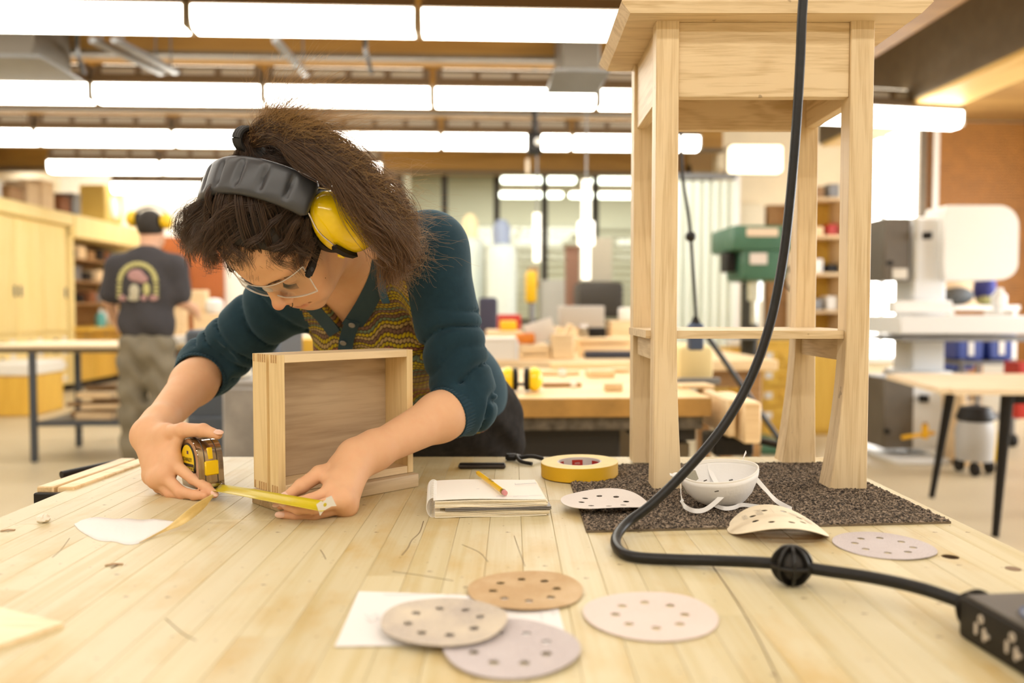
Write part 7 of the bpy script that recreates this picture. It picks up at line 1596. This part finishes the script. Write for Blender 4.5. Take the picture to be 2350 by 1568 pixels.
bm = BM(); x0, x1, z0, z1, r = ub(2167), ub(2344), zb_(642), zb_(470), .16; add_prism(bm, [(x0 if sx < 0 else x1, z0 if sz < 0 else z1) if False else ((x1 - r if sx > 0 else x0 + .03) + (r if sx > 0 else .03) * math.cos(a), (z1 - r if sz > 0 else z0 + r * .8) + (r if sz > 0 else r * .8) * math.sin(a)) for sx, sz, q0 in ((1, 1, 0), (-1, 1, 1), (-1, -1, 2), (1, -1, 3)) for a in [q0 * PI / 2 + i * PI / 12 for i in range(7)]], 0, .30, frame((0, .36, 0), (1, 0, 0), (0, 0, 1), (0, -1, 0))); bmesh.ops.recalc_face_normals(bm, faces=bm.faces); obj('upper_housing', bm, M_WHITE, t, smooth=35)
part(t, 'blade_guard', (ub(2318), .15, zb_(690)), (.05, .05, zb_(640) - zb_(700)), M_WHITE, .01); part(t, 'guide_block', (ub(2318), .15, zb_(690)), (.11, .09, .14), M_WHITE, .03); part(t, 'saw_table', (ub(2180), .1, zb_(745)), (ub(2345) - ub(2022), .70, .14), M_MACH, .01); part(t, 'table_edge', (ub(2180), .1, zb_(776)), (ub(2345) - ub(2025), .72, .035), M_GREY, .006); part(t, 'fence', (ub(2110), .05, zb_(705)), (ub(2180) - ub(2040), .10, .10), M_WHITE, .01)
for v in (542, 915): bm = BM(); add_cyl(bm, (ub(2106), .0, zb_(v)), (ub(2106) + .05, -.04, zb_(v)), .03, n=12); obj('knob', bm, M_BLK2, t)
for v in (605, 990): bm = BM(); add_cyl(bm, (ub(2028), .0, zb_(v)), (ub(2028), -.03, zb_(v)), .022, n=10); obj('hinge_pin', bm, M_BLK2, t)
part(t, 'small_plate', (ub(2062), .05, zb_(628)), (.12, .012, .08), plain('plate_white', (.7, .66, .58), .5))
cl = thing('bar_clamp', 'yellow bar clamp hanging on the lower part of the bandsaw', 'clamp', rpix(2108, 1000, 6.3), room=True); bm = BM(); add_cyl(bm, (-.13, 0, -.015), (.12, 0, .02), .016, n=10); obj('bar', bm, plain('clamp_yellow', (.84, .46, .01), .4), cl); part(cl, 'head', (.05, 0, .03), (.04, .04, .11), plain('clamp_yellow', 0)); part(cl, 'grip', (.05, 0, .075), (.03, .03, .05), M_BROWNW)
# plywood table on black splayed legs
pt = thing('plywood_table', 'plywood topped table on splayed black legs at the right', 'table', (0, 0, 0)); zt = .772
bm = BM(); pol = [rpix(2028, 858, 5.25), rpix(2165, 906, 4.22), rpix(2620, 906, 4.22), rpix(2620, 858, 5.25)]; pol = [RM @ V((p.x, p.y, 0)) for p in pol]; add_prism(bm, [(p.x, p.y) for p in pol], zt - .03, zt); bmesh.ops.bevel(bm, geom=[e for e in bm.edges if abs(e.verts[0].co.z - e.verts[1].co.z) > .01], offset=.06, segments=4, affect='EDGES'); obj('table_top', bm, wood('ply_table', (.90, .74, .52), (.8, .6, .38), 'X', 4, 10, .5), pt, smooth=30)
for a, b, Y in (((2186, 908), (2138, 1142), 5.15), ((2312, 908), (2284, 1232), 4.28), ((2560, 908), (2600, 1142), 5.15), ((2560, 908), (2620, 1232), 4.28)):
    A = pix(a[0], a[1], Y); A.z = zt - .03; B_ = onz(b[0], b[1], 0); bm = BM(); add_tube(bm, [A, B_ + V((0, 0, .0))], [.032, .018], 14); obj('leg', bm, M_BLK2, pt)
A, B_ = pix(2312, 925, 4.28), pix(2560, 925, 4.28); bm = BM(); add_box(bm, ((A.x + B_.x) / 2, A.y, zt - .055), (B_.x - A.x, .03, .05)); obj('apron', bm, M_BLK2, pt)
# clutter between the bandsaw and the table
t, w_, h_ = bgroot('roller_cart', 'grey rolling cart loaded with blue bins behind the plywood table', 'cart', 2200, 880, 2345, 1060, 7.0, z0=0)
part(t, 'cart_shelf', (0, .3, .72), (w_, .6, .03), M_GREY); part(t, 'cart_shelf', (0, .3, .25), (w_, .6, .03), M_GREY)
for s in (-1, 1):
    for y in (.05, .55): part(t, 'post', (s * (w_ / 2 - .03), y, .42), (.03, .03, .66), M_GREY); bm = BM(); add_cyl(bm, (s * (w_ / 2 - .03) - .02, y, .055), (s * (w_ / 2 - .03) + .02, y, .055), .055, n=16); obj('caster', bm, M_BLK2, t)
cr_ = RM.inverted() @ t.matrix_world.translation
for k, (dx, s, m, lb) in enumerate(((-.12, (.24, .4, .20), M_BLUE, 'left blue bin on the rolling cart'), (.15, (.22, .4, .22), M_BLUE, 'right blue bin on the rolling cart'))):
    t2 = thing('blue_bin', lb, 'bin', (cr_.x + dx, cr_.y + .3, .737), room=True, group='blue bins on the rolling cart'); part(t2, 'bin_body', (0, 0, s[2] / 2), s, m, .02); part(t2, 'rim', (0, 0, s[2]), (s[0] + .02, s[1] + .02, .02), m, .006); part(t2, 'label_card', (0.0, -s[1] / 2 - .004, s[2] * .5), (.05, .004, .12), M_WHITE, .001)
t2 = thing('blue_crate', 'long blue slatted crate on the floor stand left of the rolling cart', 'crate', rpix(2185, 852, 7.9), room=True); part(t2, 'crate_body', (0, .2, .09), (.46, .36, .16), M_BLUE, .01); part(t2, 'stand', (0, .2, -.33), (.40, .3, .65), M_GREY, .01)
for k in range(7): part(t2, 'slat', (-.19 + k * .063, .012, .09), (.025, .02, .14), plain('blue_dark', (.02, .035, .16), .4), .003)
simple('red_bin', 'red bin edge at the right border behind the plywood table', 'bin', 2338, 832, 2380, 852, 6.6, .2, M_RED, .30)
t, w_, h_ = bgroot('wood_crate', 'pale wooden crate on the floor under the plywood table', 'crate', 2212, 905, 2262, 1036, 6.15, z0=0); part(t, 'crate_side', (-.06, .15, h_ / 2), (.04, .28, h_), M_PALEW, R=Matrix.Rotation(-.08, 4, 'Y')); part(t, 'crate_front', (.04, .05, h_ * .42), (.17, .03, h_ * .8), M_PALEW); part(t, 'crate_base', (.02, .17, .02), (.20, .28, .04), M_PALEW); part(t, 'crate_back', (.04, .29, h_ * .42), (.17, .03, h_ * .8), M_PALEW)
simple('yellow_tub', 'yellow tub beside the wooden crate on the floor', 'tub', 2262, 990, 2290, 1030, 6.35, .12, plain('tub_yellow', (.70, .46, .03), .5), 0)
t, w_, h_ = bgroot('shop_vacuum', 'grey shop vacuum on black casters under the plywood table', 'vacuum', 2222, 905, 2300, 1060, 5.75, z0=0)
bm = BM(); add_lathe(bm, [(0, .1), (.12, .1), (.13, .3), (.11, .38), (0, .40)], 20, Matrix.Translation((.02, .15, 0))); obj('vacuum_tank', bm, plain('vac_grey', (.45, .45, .45), .4), t)
bm = BM(); add_lathe(bm, [(.11, .38), (.13, .40), (.10, .48), (0, .50)], 20, Matrix.Translation((.02, .15, 0))); obj('vacuum_head', bm, M_BLK2, t)
for a in range(3): bm = BM(); c_ = V((.02 + .11 * math.cos(a * 2.1), .15 + .11 * math.sin(a * 2.1), .05)); add_cyl(bm, c_ - V((.015, 0, 0)), c_ + V((.015, 0, 0)), .05, n=14); obj('caster', bm, M_BLK2, t)
# shelf of bags behind the bandsaw, in front of the orange door
sf_ = thing('storage_rack', 'wooden rack with blue and grey bags at the right border behind the bandsaw', 'rack', rpix(2265, 700, 8.6), room=True); part(sf_, 'rack_shelf', (0, .3, -.03), (.72, .6, .05), M_WHITE); part(sf_, 'rack_back', (0, .62, .25), (.8, .03, .62), M_PALEW); zr = sf_.matrix_world.translation.z
for s in (-1, 1): part(sf_, 'post', (s * .34, .3, -zr / 2 - .02), (.05, .5, zr - .06), M_WHITE)
sr = RM.inverted() @ sf_.matrix_world.translation
for nm_, lb, dx, s, m in (('blue_bag', 'blue bag standing on the wooden rack behind the bandsaw', .16, (.10, .14, .18), plain('bag_blue', (.05, .06, .30), .7)), ('grey_bag', 'slumped grey bag left of the blue bag on the rack', -.14, (.16, .16, .10), plain('bag_grey', (.14, .16, .18), .8)), ('green_pouch', 'small olive pouch in front of the blue bag', .06, (.10, .08, .05), plain('pouch', (.36, .36, .16), .8))):
    bm = BM(); add_sph(bm, (0, 0, s[2]), s, 16); tag(obj(nm_, bm, m, None, (sr.x + dx, sr.y + (.3 if s[1] > .1 else .12), sr.z - .004), room=True), lb, 'bag')
